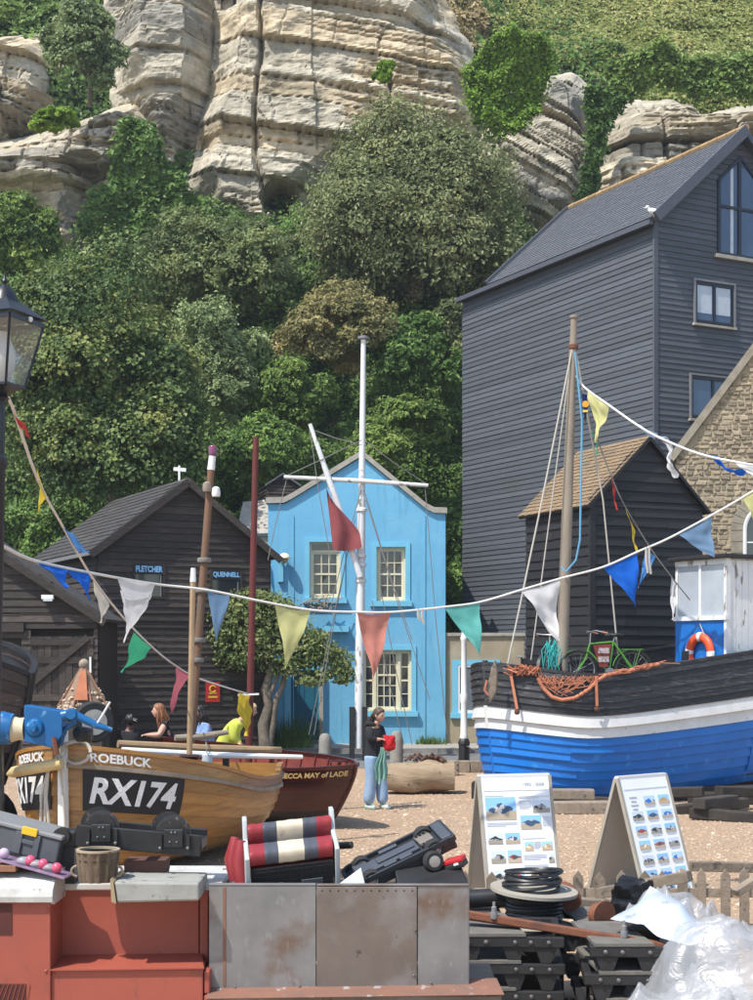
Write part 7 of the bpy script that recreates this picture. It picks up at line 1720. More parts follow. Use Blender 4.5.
    for s_ in (-1, 1):
        MB().sphere(HP(.36 * s_, .05, -.003), .0125 * k, 8, 6).build('eye', MAT['tyre'], t)
    MB().sphere(HP(0, -.50, -.001), .019 * k, 10, 6, (.5, 1.15, .28), Matrix.Rotation(face, 3, 'Z')).build('mouth', LIP, t)
    skin_obj('top', tops, te, top, t); skin_obj('trousers', lg, le, legs, t)
    if shoes:
        for i in range(2):
            ft = Vector(feet[i]); skin_obj('shoe', [(ft + Z * .05 - F * .06, .045), (ft + Z * .04 + F * .05, .042), (ft + Z * .032 + F * .15, .034)], [(0, 1), (1, 2)], shoes, t)
    hb_ = MB(); hc = hq - Fh * .02 * k
    def lim(az): a = abs(az); return float(np.interp(a, [0, .6, 1.0, 1.35, 1.75, 2.2, 3.15], [.62, .55, .35, -.05, -.25, -.75, -.95]))
    def hair_pt(u, v):
        az = -math.pi + 6.2832 * u; el = 1.55 + (lim(az) - 1.55) * v
        return HP(az, el, .013 + .003 * math.sin(az * 14 + v * 2) - .012 * max(0, v - .85) / .15)
    hb_.grid(hair_pt, 40, 14)
    ho = hb_.build('hair', hair, t, fix=False)
    rg = random.Random(int(abs(base.x) * 1000)); 
    hs = MB()
    for j in range(70):
        a = face + math.pi + rg.uniform(-1.75, 1.75); st = HP(a - face, rg.uniform(-.3, .35), .008)
        if pony: st = hc - F * .09 * k + Lf * rg.uniform(-.03, .03) + Z * rg.uniform(-.02, .03)
        e = st + V(math.cos(a), math.sin(a), 0) * rg.uniform(.0, .05) - Z * hairlen * rg.uniform(.6, 1.05)
        if pony: e = st - F * rg.uniform(.05, .14) - Z * hairlen * rg.uniform(.7, 1.0) + Lf * rg.uniform(-.05, .05)
        md_ = st.lerp(e, .5) + V(math.cos(a), math.sin(a), 0) * .04 + Vector((rg.uniform(-.02, .02), rg.uniform(-.02, .02), 0))
        hs.tube([st, md_, e], [.012, .011, .003], 5)
    if hairlen > 0.02: tag(hs.build('hair_locks', hair, ho), kind='stuff')
    return t, dict(F=F, L=Lf, hd=hd, ch=ch, pel=pel)
HAIR_B = mat('brown_hair', (.075, .042, .022), (.05, .028, .016), scale=20, stretch=(3, 3, .6), rough=.5)
HAIR_R = mat('auburn_hair', (.26, .105, .04), (.17, .065, .028), scale=20, stretch=(3, 3, .6), rough=.5)
HAIR_K = mat('black_hair', (.014, .012, .011), (.02, .016, .014), scale=20, rough=.45)
HAIR_Y = mat('blond_hair', (.55, .42, .22), (.42, .31, .15), scale=20, rough=.5)
DENIM = mat('pale_denim', (.30, .42, .56), (.20, .30, .43), scale=9, rough=.9, bump=.2)
DARKD = mat('dark_denim', (.03, .035, .05), (.02, .025, .035), rough=.9)
HOOD = mat('black_hoodie', (.014, .014, .016), (.022, .022, .024), scale=6, rough=.9, bump=.3, bscale=14)
D = 25.3; bs = Vector((P(374, 0, D).x, D, 0)); hk_ = P(383, 739, D - .12)
wt, wj = person('woman in black hoodie and pale jeans holding red and mint cloths', bs, R(-32), 1.68, [hk_ + V(-.05, -.06, 0), hk_ + V(.05, .05, .015)], [bs + V(-.10, -.03, 0), bs + V(.15, .03, 0)], HOOD, DENIM, HAIR_B, .34, shoes=mat('mint_trainers', (.22, .48, .40), (.6, .6, .56), scale=8, rough=.7), head_drop=.05, pony=True)
def crumple(name, label, cat, c, r, sc, m, seed, amp=.45):
    o = thing(name, label, cat, c); rng_ = seed; mb = MB(); mb.sphere((0, 0, 0), 1.0, 26, 18)
    P_ = np.array([tuple(v) for v in mb.v]); nn = fbm(P_[:, 0] * 1.6 + seed, P_[:, 1] * 1.6, P_[:, 2] * 1.6, 3); rdg = 1 - np.abs(fbm(P_[:, 0] * 2.6 + seed * 2, P_[:, 1] * 2.6, P_[:, 2] * 2.6, 2))
    f = 1 + amp * nn + .25 * (rdg - .6)
    mb.v = [Vector(c) + Vector((v.x * sc[0], v.y * sc[1], v.z * sc[2])) * r * float(q) for v, q in zip(mb.v, f)]
    mb.build('folds', m, o); return o
crumple('red_cloth', 'crumpled red cloth held up by the woman in black', 'cloth', P(389, 743, D - .12), .10, (1.0, .6, 1.2), cloth('cloth_red_bright', (.62, .03, .035), .2), 3, .85)
mt = thing('mint_cloth', 'pale mint cloth hanging from the hand of the woman in black', 'cloth', P(383, 748, D - .2))
A0 = P(382, 747, D - .2); mb = MB()
mb.grid(lambda u, v: A0 + V((u - .5) * (.05 + .20 * min(1, v * 1.6) - .05 * v) - .02 * v + .012 * math.sin(v * 9), -.045 * math.sin(u * 17 + v * 2) * min(1, v * 2) - .03, -.60 * v * (1 - .22 * abs(u - .3) - .06 * math.sin(u * 13))), 30, 16); mb.build('folds', cloth('cloth_mint', (.33, .56, .46), .3), mt, fix=False)
hc_ = wj['ch'] + V(0, 0, .19) - wj['F'] * .05
MB().tube([hc_ + wj['F'] * .085 * math.cos(a) + wj['L'] * .10 * math.sin(a) + V(0, 0, .02 * math.cos(a)) - V(0, 0, .05 * max(0, math.cos(a))) for a in np.linspace(.35, 5.93, 16)], [.02] + [.042] * 14 + [.02], 10).build('hood', HOOD, wt)
# people behind the boats
def at(px, d): return Vector((P(px, 0, d).x, d, 0))
b_ = at(170, 26.2)
person('woman with long wavy auburn hair in black sleeveless top behind the boats', b_, R(188), 1.72, [b_ + V(-.34, -.12, 1.22), b_ + V(-.36, -.3, 1.22)], [b_ + V(-.1, .1, 0), b_ + V(.1, -.1, 0)], HOOD, DARKD, HAIR_R, .36, sleeves=False, lean=.15)
b_ = at(131, 26.6)
person('dark haired child seen from behind at the shed wall', b_, R(120), 1.52, [b_ + V(-.2, .2, .9), b_ + V(.2, .2, .9)], [b_ + V(-.1, 0, 0), b_ + V(.1, 0, 0)], HOOD, DARKD, HAIR_K, .05, skin=SKIN2)
b_ = at(208, 26.4)
person('dark haired child in blue top beside the leaning mast', b_, R(200), 1.68, [b_ + V(-.25, -.2, 1.15), b_ + V(-.2, -.35, 1.1)], [b_ + V(-.1, 0, 0), b_ + V(.1, 0, 0)], mat('blue_top', (.08, .17, .42), (.35, .45, .6), scale=12, rough=.9), DARKD, HAIR_K, .22, skin=SKIN2, lean=.1)
b_ = at(222, 27.2)
person('blond child in lime yellow top bending forward by the red notice', b_, R(-5), 1.70, [b_ + V(.35, -.1, 1.0), b_ + V(.35, -.25, .98)], [b_ + V(-.12, 0, 0), b_ + V(.02, .1, 0)], mat('lime_top', (.55, .60, .08), (.48, .52, .07), rough=.9), DARKD, HAIR_Y, .06, lean=.5, head_drop=.1)
# ================================================================== SANDWICH BOARDS
MAT['board_white'] = mat('board_white', (.78, .79, .80), (.74, .75, .76), scale=2, rough=.35)
MAT['board_edge'] = mat('board_edge', (.36, .33, .27), (.28, .25, .2), scale=4, rough=.8)
MAT['board_back'] = mat('board_back', (.40, .38, .34), (.35, .33, .3), scale=3, rough=.7)
MAT['print_grey'] = mat('print_grey', (.42, .44, .47), rough=.6)
MAT['print_faint'] = mat('print_faint', (.60, .62, .64), rough=.6)
def photo_mat(name, sky_, mid1, mid2, ground, sc, seed):
    m = bpy.data.materials.new(name); m.use_nodes = True; N = m.node_tree.nodes; L = m.node_tree.links; b = N['Principled BSDF']
    tc = N.new('ShaderNodeTexCoord'); sp_ = N.new('ShaderNodeSeparateXYZ'); L.new(tc.outputs['Generated'], sp_.inputs[0])
    n = N.new('ShaderNodeTexNoise'); n.inputs['Scale'].default_value = sc; n.inputs['Detail'].default_value = 3; mp = N.new('ShaderNodeMapping'); mp.inputs['Location'].default_value = (seed, seed * 2, 0); L.new(tc.outputs['Object'], mp.inputs[0]); L.new(mp.outputs[0], n.inputs[0])
    def mth(op, a, b_=None):
        q = N.new('ShaderNodeMath'); q.operation = op
        for k, v in enumerate((a, b_)):
            if v is None: continue
            if isinstance(v, (int, float)): q.inputs[k].default_value = v
            else: L.new(v, q.inputs[k])
        return q.outputs[0]
    def mxc(f, a, b_):
        q = N.new('ShaderNodeMix'); q.data_type = 'RGBA'; L.new(f, q.inputs[0])
        for k, v in ((6, a), (7, b_)):
            if isinstance(v, tuple): q.inputs[k].default_value = (*v, 1)
            else: L.new(v, q.inputs[k])
        return q.outputs[2]
    gx, gz_ = sp_.outputs[0], sp_.outputs[2]; nn = n.outputs[0]
    bg_ = mxc(mth('GREATER_THAN', mth('ADD', gz_, mth('MULTIPLY', nn, .12)), .45), ground, sky_)
    dx = mth('MULTIPLY', mth('ABSOLUTE', mth('SUBTRACT', gx, .5)), 1.1); dz = mth('MULTIPLY', mth('ABSOLUTE', mth('SUBTRACT', gz_, .46)), 1.9)
    blob = mth('LESS_THAN', mth('ADD', mth('ADD', dx, dz), mth('MULTIPLY', nn, .7)), .82)
    col = mxc(blob, bg_, mxc(mth('GREATER_THAN', nn, .53), mid1, mid2))
    L.new(col, b.inputs['Base Color']); b.inputs['Roughness'].default_value = .3; return m
PH = [photo_mat('photo_harbour', (.25, .48, .75), (.05, .08, .14), (.55, .50, .45), (.40, .32, .22), 16, 1), photo_mat('photo_red_boat', (.30, .52, .78), (.35, .06, .04), (.08, .06, .05), (.45, .36, .25), 16, 4), photo_mat('photo_blue_boat', (.42, .60, .80), (.04, .16, .50), (.6, .58, .55), (.42, .34, .25), 16, 7),
      photo_mat('photo_dark_boat', (.55, .62, .68), (.03, .03, .035), (.30, .28, .26), (.30, .26, .2), 16, 9), photo_mat('photo_sand_boat', (.30, .55, .75), (.45, .30, .14), (.7, .65, .5), (.48, .36, .22), 16, 12)]
def sandwich(label, apx, d, alpha, wdt, spread, ht, layout):
    a = P(apx, 655, d); a = Vector((a.x, a.y, 0)); rd = V(math.cos(alpha), math.sin(alpha), 0); fn_ = V(math.sin(alpha), -math.cos(alpha), 0)
    t = thing('sandwich_board', label, 'sandwich board', a)
    def face(s, name, m):
        top, bot = a + V(0, 0, ht), a + fn_ * spread * s
        nrm = rd.cross(top - bot).normalized(); nrm = nrm if nrm.dot(fn_ * s) > 0 else -nrm
        mb = MB(); mb.prism([bot, bot + rd * wdt, top + rd * wdt, top], nrm * .02); o = mb.build(name, m, t)
        ed = MB()
        for (p, q) in ((bot, top), (bot + rd * wdt, top + rd * wdt)): ed = MB(); ed.beam(p + nrm * .01, q + nrm * .01, .035, .035, rd); ed.build('edge_strip', MAT['board_edge'], t)
        return o, bot, top, nrm
    fo, bot, top, nrm = face(1, 'front_panel', MAT['board_white']); face(-1, 'back_panel', MAT['board_back'])
    MB().beam(a + V(0, 0, ht + .01), a + rd * wdt + V(0, 0, ht + .01), .05, .03).build('top_strip', MAT['board_white'], t)
    upv = (top - bot)
    def rect(u0, u1, v0, v1, name, m, off=.0225, th=.003):
        q = [bot + rd * wdt * u + upv * (1 - v) + nrm * off for u, v in ((u0, v1), (u1, v1), (u1, v0), (u0, v0))]
        MB().prism(q, nrm * th).build(name, m, fo)
    layout(rect, bot, top, rd, upv, nrm, wdt, fo)
    return t
def lines(rect, u0, u1, v0, n, dv=.012, m='print_faint'):
    rg = random.Random(int(v0 * 1000 + u0 * 77))
    for i in range(n): rect(u0, u0 + (u1 - u0) * (1 if i < n - 1 else rg.uniform(.5, .9)), v0 + i * dv, v0 + i * dv + .0045, 'text_line', MAT[m])
def lay1(rect, bot, top, rd, upv, nrm, wdt, fo):
    rg = random.Random(5)
    vs, fs = fit_text('1992 - 2008', .24, .035, .01, .001); c = bot + rd * wdt * .76 + upv * .93 + nrm * .0245; uu = upv.normalized()
    mb = MB(); mb.add([c + rd * q.x + uu * q.y + nrm * q.z for q in vs], fs); mb.build('header_lettering', MAT['print_grey'], fo, fix=False)
    rect(.05, .95, .115, .119, 'rule', MAT['print_faint'])
    for i, (u0, u1, v0, v1) in enumerate(((.06, .48, .17, .35), (.06, .26, .455, .54), (.30, .50, .455, .54), (.08, .28, .59, .69), (.31, .50, .59, .69), (.08, .29, .745, .83), (.31, .51, .745, .83), (.72, .96, .20, .30), (.53, .82, .32, .43), (.56, .68, .53, .60), (.80, .95, .53, .60), (.88, .96, .62, .70), (.56, .79, .81, .91), (.83, .97, .82, .91), (.56, .70, .945, .99))):
        rect(u0, u1, v0, v1, 'photograph', PH[(0, 3, 0, 3, 1, 3, 1, 3, 0, 4, 4, 3, 2, 3, 0)[i]])
    for u0, u1, v0, n in ((.06, .45, .155, 1), (.06, .48, .37, 3), (.53, .96, .165, 2), (.53, .70, .20, 6), (.84, .97, .33, 7), (.53, .96, .50, 1), (.69, .79, .53, 5), (.53, .85, .63, 4), (.53, .86, .71, 4), (.08, .5, .88, 2), (.06, .5, .93, 3), (.80, .96, .945, 3)): lines(rect, u0, u1, v0, n)
def lay2(rect, bot, top, rd, upv, nrm, wdt, fo):
    for r in range(7):
        for c in range(3):
            if r == 0 and c == 0:
                for i in range(4): rect(.13 + .02 * (i % 2), .28 - .03 * (i % 2), .16 + i * .032, .168 + i * .032, 'text_line', MAT['print_grey'])
                continue
            u0 = .11 + c * .30; v0 = .15 + r * .118; rect(u0, u0 + .22, v0 + .012, v0 + .085, 'photograph', PH[(r * 3 + c * 2 + (r == 4)) % 5]); rect(u0 + .02, u0 + .2, v0 + .092, v0 + .097, 'text_line', MAT['print_faint'])
    rect(.06, .94, .095, .099, 'rule', MAT['print_faint'])
sandwich('white sandwich board with mixed photographs nearer the woman', 478, 16.0, R(14), .80, .36, 1.30, lay1)
sandwich('white sandwich board with three columns of boat photographs at right', 616.5, 16.0, R(40), .80, .40, 1.28, lay2)

# ================================================================== PICKET FENCE
pf = thing('picket_fence', 'low weathered picket fence in front of the sandwich boards', 'fence', G(470, 13.2))
D = 13.2; kf = D / FPX; rgn = random.Random(12)
for i, px in enumerate([441, 466, 491, 513, 536, 557, 579, 602, 622, 643, 664, 684, 703, 726, 745, 766, 787, 809, 830, 852, 873, 895, 917]):
    x = P(px, 0, D).x; zt = P(0, 873 + rgn.uniform(-3, 3) - (6 if px > 690 else 0), D).z; w_ = .085 + rgn.uniform(-.01, .012); tl = rgn.uniform(-.02, .02)
    MB().prism([(x - w_ / 2, D, 0), (x + w_ / 2, D, 0), (x + w_ / 2 + tl, D, zt - .06), (x + tl, D, zt), (x - w_ / 2 + tl, D, zt - .06)], (0, .022, 0)).build('picket', MAT['timber'], pf)
for zz in (.18, .50): MB().box2((P(425, 0, D).x, D + .023, zz - .04), (P(930, 0, D).x, D + .06, zz + .04)).build('rail', MAT['timber'], pf)
def lumber(label, a, b, w_, h, m='timber'):
    o = thing('plank', label, 'plank', a); MB().beam(a, b, w_, h).build('board', MAT[m], o, bevel=.006); return o
lumber('pale grey plank lying across the picket tops at right', P(600, 893, 12.7), P(690, 876, 12.3), .12, .09)
lumber('grey plank across pickets behind the plastic sheeting', P(690, 866, 14.2), P(770, 868, 14.2), .1, .09)
lumber('short timber baulk under the cable reel at right', P(574, 905, 11.9), P(612, 908, 11.9), .12, .12)
lumber('pale board end at the right edge behind the plastic', P(735, 893, 12.5), P(775, 868, 12.6), .1, .06)

# ================================================================== TRACK FRAMES
MAT['frame_black'] = mat('black_track_steel', (.016, .016, .017), (.03, .029, .028), scale=6, rough=.5, bump=.15, c4=(.09, .06, .04), c4scale=10, c4lo=.64, c4hi=.76)
MAT['sleeper'] = mat('dirty_sleeper', (.17, .155, .13), (.10, .092, .08), scale=6, rough=.85, bump=.3)
MAT['bolt'] = mat('bolt_steel', (.20, .19, .18), (.12, .11, .1), rough=.5, metal=.5)
MAT['rust'] = mat('rust_rail', (.21, .075, .038), (.14, .055, .03), scale=9, rough=.85, bump=.25, c3=(.10, .05, .035), c3scale=3)
def track_frame(label, px0, px1, py, d, skew, depth=.75, plank_u=.3, pw=.26):
    a = P(px0, py, d); b = P(px1, py + skew, d); z = a.z; b.z = z + (b.z - a.z) * .4
    t = thing('track_frame', label, 'track frame', Vector((a.x, a.y, 0)), group=None); ex = (b - a); dv = V(.05, depth, 0)
    def bar(p, q, nm): MB().beam(p, q, .05, .07).build(nm, MAT['frame_black'], t, bevel=.006)
    bar(a, b, 'front_bar'); bar(a + dv, b + dv, 'back_bar'); bar(a + V(.03, .03, 0), a + dv + V(.03, -.03, 0), 'side_bar'); bar(b + V(-.03, .03, 0), b + dv + V(-.03, -.03, 0), 'side_bar')
    q = a.lerp(b, plank_u); MB().prism([q + V(-pw * .5 - .05, -.03, .037), q + V(pw * .5 + .08, -.03, .037), q + V(pw * .5, depth + .03, .042), q + V(-pw * .5 - .1, depth + .03, .042)], (0, 0, .02)).build('cross_plate', MAT['sleeper'], t)
    for u in (.14, .3, .56, .70, .86):
        p = a.lerp(b, u) + V(0, -.026, 0); MB().lathe([(.015, 0), (.015, -.012), (.007, -.018)], p, 8, axis='Y').build('bolt', MAT['bolt'], t)
    for u in (.16, .55, .84):
        p = a.lerp(b, u); MB().prism([p + V(-.075, -.01, -.035), p + V(.075, -.01, -.035), p + V(.035, -.01, -.145), p + V(-.035, -.01, -.145)], (0, .14, 0)).build('hanger', MAT['frame_black'], t)
    return t
for k, (yy, w_) in enumerate(((941, 'top'), (968, 'second'), (995, 'third'), (1022, 'lowest'))):
    track_frame(w_ + ' black steel track frame in the left stack', 452 + k, 564 + (k % 2), yy, 10.2, 3, plank_u=.38 - .05 * k)
for k, (yy, w_) in enumerate(((951, 'top'), (979, 'second'), (1006, 'third'), (1030, 'lowest'))):
    track_frame(w_ + ' black steel track frame in the right stack', 590 - 6 * k, 696 + k, yy, 9.9, 4, plank_u=.30 + .08 * k)
for k, (yy, w_) in enumerate(((931, 'upper'), (958, 'lower'))):
    track_frame(w_ + ' black steel track frame set back between the two stacks', 556 + 4 * k, 640, yy, 10.95, 8, plank_u=.6)
for i, (px, d, zz, sx, lab) in enumerate(((500, 10.6, .12, 1.0, 'dark sleeper bearing the left frame stack'), (640, 10.3, .12, 1.1, 'dark sleeper bearing the right frame stack'))):
    block(lab, (P(px, 0, d).x, d, .07), (sx, .3, .14), 0, 'dark_timber')
rl = thing('rusty_rail', 'long rust brown rail lying across the black track frames', 'rail', P(470, 917, 10.35))
a, b = P(466, 914, 10.45), P(694, 951, 9.95); MB().beam(a, b, .06, .05).build('rail_head', MAT['rust'], rl, bevel=.006)
MB().beam(a + V(0, .05, -.03), b.lerp(a, .04) + V(0, .05, -.005), .10, .02).build('rail_foot', MAT['rust'], rl)
for px, py, d in ((494, 912, 10.36), (624, 931, 10.06)):
    q = P(px, py, d); o = thing('clamp_pin', 'short steel pin clamped over the rusty rail near its ' + ('left' if px < 550 else 'right') + ' end', 'pin', q); MB().lathe([(.016, -.05), (.018, .035), (.010, .04), (.010, .07)], q, 10).build('pin', MAT['steel'], o); MB().lathe([(.024, -.045), (.026, -.02), (.024, .0)], q, 10).build('collar', MAT['steel'], o)
# cable reel
cr_ = thing('cable_reel', 'coil of black cable on a pale reel flange behind the track frames', 'cable reel', Vector((P(534, 0, 11.3).x, 11.3, 0)))
q = Vector((P(534, 0, 11.3).x, 11.3, P(0, 890, 11.3).z)); MB().lathe([(.04, -.012), (.33, -.012), (.33, .012), (.04, .012)], q, 36, rot=Matrix.Rotation(R(3), 3, 'X') @ Matrix.Rotation(R(4), 3, 'Y')).build('flange', MAT['board_edge'], cr_)
MAT['cable'] = mat('black_cable', (.014, .014, .015), (.022, .022, .023), rough=.4)
mb = MB(); rgn = random.Random(9)
for k in range(9):
    z_ = -.03 - k * .024; r_ = .205 + .008 * math.sin(k * 2.1); mb = MB(); mb.tube([q + V(r_ * math.cos(a), r_ * math.sin(a), z_ + .006 * math.sin(a * 2 + k)) for a in np.linspace(0, 6.2832, 30)], .0135, 6, cap=False); mb.build('cable_turn', MAT['cable'], cr_)
for k in range(8):
    z_ = .025 + k * .017; r_ = .19 + rgn.uniform(-.025, .03); ox, oy = rgn.uniform(-.02, .02), rgn.uniform(-.02, .02); mb = MB(); mb.tube([q + V(ox + r_ * math.cos(a), oy + r_ * math.sin(a), z_ + .018 * math.sin(a + k * 1.3)) for a in np.linspace(0, 6.2832, 30)], .0135, 6, cap=False); mb.build('cable_turn', MAT['cable'], cr_)
MB().lathe([(.19, -.25), (.19, .0)], q, 24).build('core', MAT['cable'], cr_); MB().lathe([(.30, -.30), (.30, -.26)], q, 30).build('flange', MAT['board_edge'], cr_)
mb = MB(); mb.box2((q.x - .2, q.y - .2, 0), (q.x + .2, q.y + .2, q.z - .3)); mb.build('stand', MAT['dark_timber'], cr_)
mb = MB(); mb.tube([q + V(-.2, -.1, -.2), q + V(-.26, -.25, -.24), q + V(-.1, -.36, -.27), q + V(.1, -.3, -.26)], .012, 6); mb.build('loose_end', MAT['cable'], cr_)
pp = thing('black_pipe', 'short black plastic pipe left of the cable reel', 'pipe', P(472, 897, 11.6)); MB().tube([P(465, 899, 11.5), P(503, 897, 11.5)], [.07, .07], 14).build('pipe', MAT['cable'], pp); MB().tube([P(496, 897, 11.5), P(506, 897, 11.5)], [.085, .085], 14).build('coupling', MAT['cable'], pp); MB().box2((P(470, 0, 11.5).x, 11.4, 0), (P(500, 0, 11.5).x, 11.7, P(0, 910, 11.5).z)).build('stand', MAT['dark_timber'], pp)
rw = thing('flanged_wheel', 'small rusty flanged wheel lying beside the cable reel', 'wheel', P(600, 920, 11.0)); MB().lathe([(.03, -.05), (.11, -.05), (.11, -.03), (.085, -.02), (.085, .04), (.03, .04)], P(600, 915, 11.0), 20, axis='Y', rot=Matrix.Rotation(R(35), 3, 'Z')).build('tread', MAT['rust'], rw); MB().box2((P(590, 0, 11.0).x, 10.95, 0), (P(612, 0, 11.0).x, 11.2, P(0, 929, 11.0).z)).build('stand', MAT['dark_timber'], rw)
rw = thing('rusty_drum', 'rusty pipe end sticking out right of the cable reel', 'pipe', P(570, 900, 11.8)); MB().lathe([(.09, 0), (.09, .35), (.07, .35), (.07, .02)], P(570, 900, 11.4), 18, axis='Y').build('tube', MAT['rust'], rw)
# black bag
bg_ = crumple('black_bag', 'torn black plastic bag beside the white sheet', 'bag', P(632, 898, 11.2), .16, (1.0, .6, .9), mat('black_polythene', (.012, .012, .013), rough=.25, scale=9, bump=.4), 6, .8)
# white sheet and clear polythene
MAT['poly_white'] = mat('white_polythene', (.47, .52, .59), (.40, .45, .53), scale=3, rough=.35, bump=.15, bscale=9, c4=(.25, .27, .30), c4scale=9, c4lo=.60, c4hi=.72)
def plastic(name):
    m = bpy.data.materials.new(name); m.use_nodes = True; N = m.node_tree.nodes; L = m.node_tree.links; b = N['Principled BSDF']; b.inputs['Base Color'].default_value = (.46, .47, .48, 1); b.inputs['Roughness'].default_value = .3; b.inputs['Specular IOR Level'].default_value = .8
    tc = N.new('ShaderNodeTexCoord'); n = N.new('ShaderNodeTexNoise'); n.inputs['Scale'].default_value = 6; n.inputs['Detail'].default_value = 4; n.inputs['Distortion'].default_value = 1.6; L.new(tc.outputs['Object'], n.inputs[0]); bp = N.new('ShaderNodeBump'); bp.inputs['Strength'].default_value = .35; bp.inputs['Distance'].default_value = .04; L.new(n.outputs[0], bp.inputs['Height']); L.new(bp.outputs[0], b.inputs['Normal'])
    t = N.new('ShaderNodeBsdfTransparent'); ms = N.new('ShaderNodeMixShader'); ms.inputs[0].default_value = .55; L.new(b.outputs[0], ms.inputs[1]); L.new(t.outputs[0], ms.inputs[2]); L.new(ms.outputs[0], N['Material Output'].inputs[0]); return m
MAT['poly_clear'] = plastic('clear_polythene')
def heap(mb, c, rx, ry, h, seed, n=70, amp=.3, sharp=2.5):
    """crumpled sheet lying over a mound"""
    u = np.linspace(-1, 1, n); X, Y = np.meshgrid(u, u); r2 = np.clip(np.sqrt(X ** 2 + Y ** 2), 0, 1.41)
    base = np.clip(1 - r2 ** 2.2, -.05, 1) ** .75 if False else np.where(r2 < 1, np.sqrt(np.clip(1 - r2 ** 2.4, 0, 1)), 0)
    wx = X + .35 * fbm(X * 1.3, Y * 1.3, seed + 1, 2); wy = Y + .35 * fbm(X * 1.3 + 7, Y * 1.3, seed + 2, 2)
    rid = 1 - np.abs(fbm(wx * sharp + seed, wy * sharp * .45, seed, 1)) * 1.8; rid2 = 1 - np.abs(fbm(wx * sharp * 1.1 + seed, wy * sharp * 2.2, seed + 5, 1)) * 1.6
    Z = h * base * (1 - amp + amp * .55 * rid + amp * .35 * rid2 + .02 * fbm(wx * 6, wy * 6, seed, 1))
    sx = 1 + .12 * fbm(X * 3, Y * 3, seed + 9, 2); vs = np.stack([c[0] + X * rx * sx, c[1] + Y * ry + .1 * rx * fbm(X * 2, Y * 2, seed + 4, 2), c[2] + np.maximum(Z, 0) + .01], -1).reshape(-1, 3)
    i2, j2 = np.meshgrid(np.arange(n - 1), np.arange(n - 1)); i2 = i2.ravel(); j2 = j2.ravel(); keep = (np.sqrt(X ** 2 + Y ** 2)[:-1, :-1] < 1.0).ravel()
    return vs, np.stack([j2 * n + i2, j2 * n + i2 + 1, (j2 + 1) * n + i2 + 1, (j2 + 1) * n + i2], -1)[keep]
def heap_obj(name, m, parent, *a, **k):
    vs, q = heap(None, *a, **k); return np_mesh(name, vs, q, m, parent, smooth=True)
pl = thing('plastic_sheeting', 'big crumpled heap of clear polythene sheeting at lower right corner', 'plastic sheeting', Vector((P(710, 0, 9.9).x, 9.9, 0)))
heap_obj('fold', MAT['poly_clear'], pl, (P(735, 0, 9.9).x, 9.95, 0), .72, .6, .93, 3.0, amp=.34, sharp=2.4); heap_obj('fold', MAT['poly_clear'], pl, (P(700, 0, 9.6).x, 9.75, 0), .55, .45, .62, 8.0, amp=.42, sharp=2.8); heap_obj('fold', MAT['poly_clear'], pl, (P(670, 0, 10.9).x, 11.0, 0), .55, .4, .97, 11.0, amp=.3)
ws = thing('white_sheet', 'white polythene sheet draped over a pile beside the clear plastic', 'plastic sheet', Vector((P(655, 0, 10.6).x, 10.6, 0)))
A0, B0, C0, D0 = P(610, 919, 10.2), P(700, 946, 9.8), P(708, 925, 10.1), P(650, 890, 10.9)
mb = MB(); mb.grid(lambda u, v: A0.lerp(B0, u).lerp(D0.lerp(C0, u), v) + V(0, 0, .10 * math.sin(math.pi * u) * math.sin(math.pi * v)) + V(0, 0, 1) * .035 * float(1 - abs(fbm(np.array([u * 3.5]), np.array([v * 1.5]), 4.0, 1)[0]) * 2), 26, 20); mb.build('sheet', MAT['poly_white'], ws, fix=False)
MB().box2((P(625, 0, 10.5).x, 10.3, 0), (P(690, 0, 10.5).x, 10.85, P(0, 925, 10.5).z)).build('pile', MAT['dark_timber'], ws)

# ================================================================== RED LOCOMOTIVE BODY AND STEEL TENDER
MAT['oxide'] = mat('red_oxide_paint', (.34, .082, .05), (.285, .068, .043), scale=2.5, rough=.5, bump=.03, c3=(.28, .07, .05), c3scale=1.6, c4=(.17, .055, .042), c4scale=9, c4stretch=(1.6, 1, .6), c4lo=.60, c4hi=.78)
MAT['dirty_white'] = mat('dirty_white_metal', (.56, .55, .51), (.42, .41, .37), scale=7, rough=.6, c4=(.20, .18, .15), c4scale=16, c4lo=.62, c4hi=.72, c3=(.36, .34, .3), c3scale=3)
MAT['grey_lid'] = mat('grey_lid', (.33, .33, .29), (.25, .245, .215), scale=6, rough=.7, c4=(.10, .10, .09), c4scale=14, c4lo=.63, c4hi=.7, bump=.15)
MAT['steel_plate'] = mat('raw_steel_plate', (.27, .262, .255), (.185, .18, .175), scale=3.5, rough=.42, metal=.45, bump=.05, c3=(.17, .115, .085), c3scale=2.2, c3lo=.52, c3hi=.66, c4=(.36, .36, .36), c4scale=9, c4stretch=(2, 1, .7), c4lo=.60, c4hi=.85)
MAT['brown_plate'] = mat('brown_steel_plate', (.20, .165, .14), (.145, .115, .095), scale=3, rough=.5, metal=.35, bump=.05, c3=(.25, .235, .225), c3scale=1.8, c3lo=.5, c3hi=.66, c4=(.08, .065, .055), c4scale=14, c4lo=.66, c4hi=.74)
MAT['rust_edge'] = mat('rusty_edge', (.23, .105, .065), (.17, .095, .07), scale=8, rough=.8, c4=(.30, .27, .25), c4scale=12)
MAT['vent_dark'] = mat('vent_dark', (.09, .022, .016), (.06, .016, .012), scale=10, rough=.7)
def QX(px, d): return P(px, 0, d).x
def QZ(py, d): return P(0, py, d).z
lo = thing('locomotive_body', 'red oxide miniature locomotive body with white top in the foreground', 'locomotive', Vector((QX(100, 8.6), 8.6, 0)))
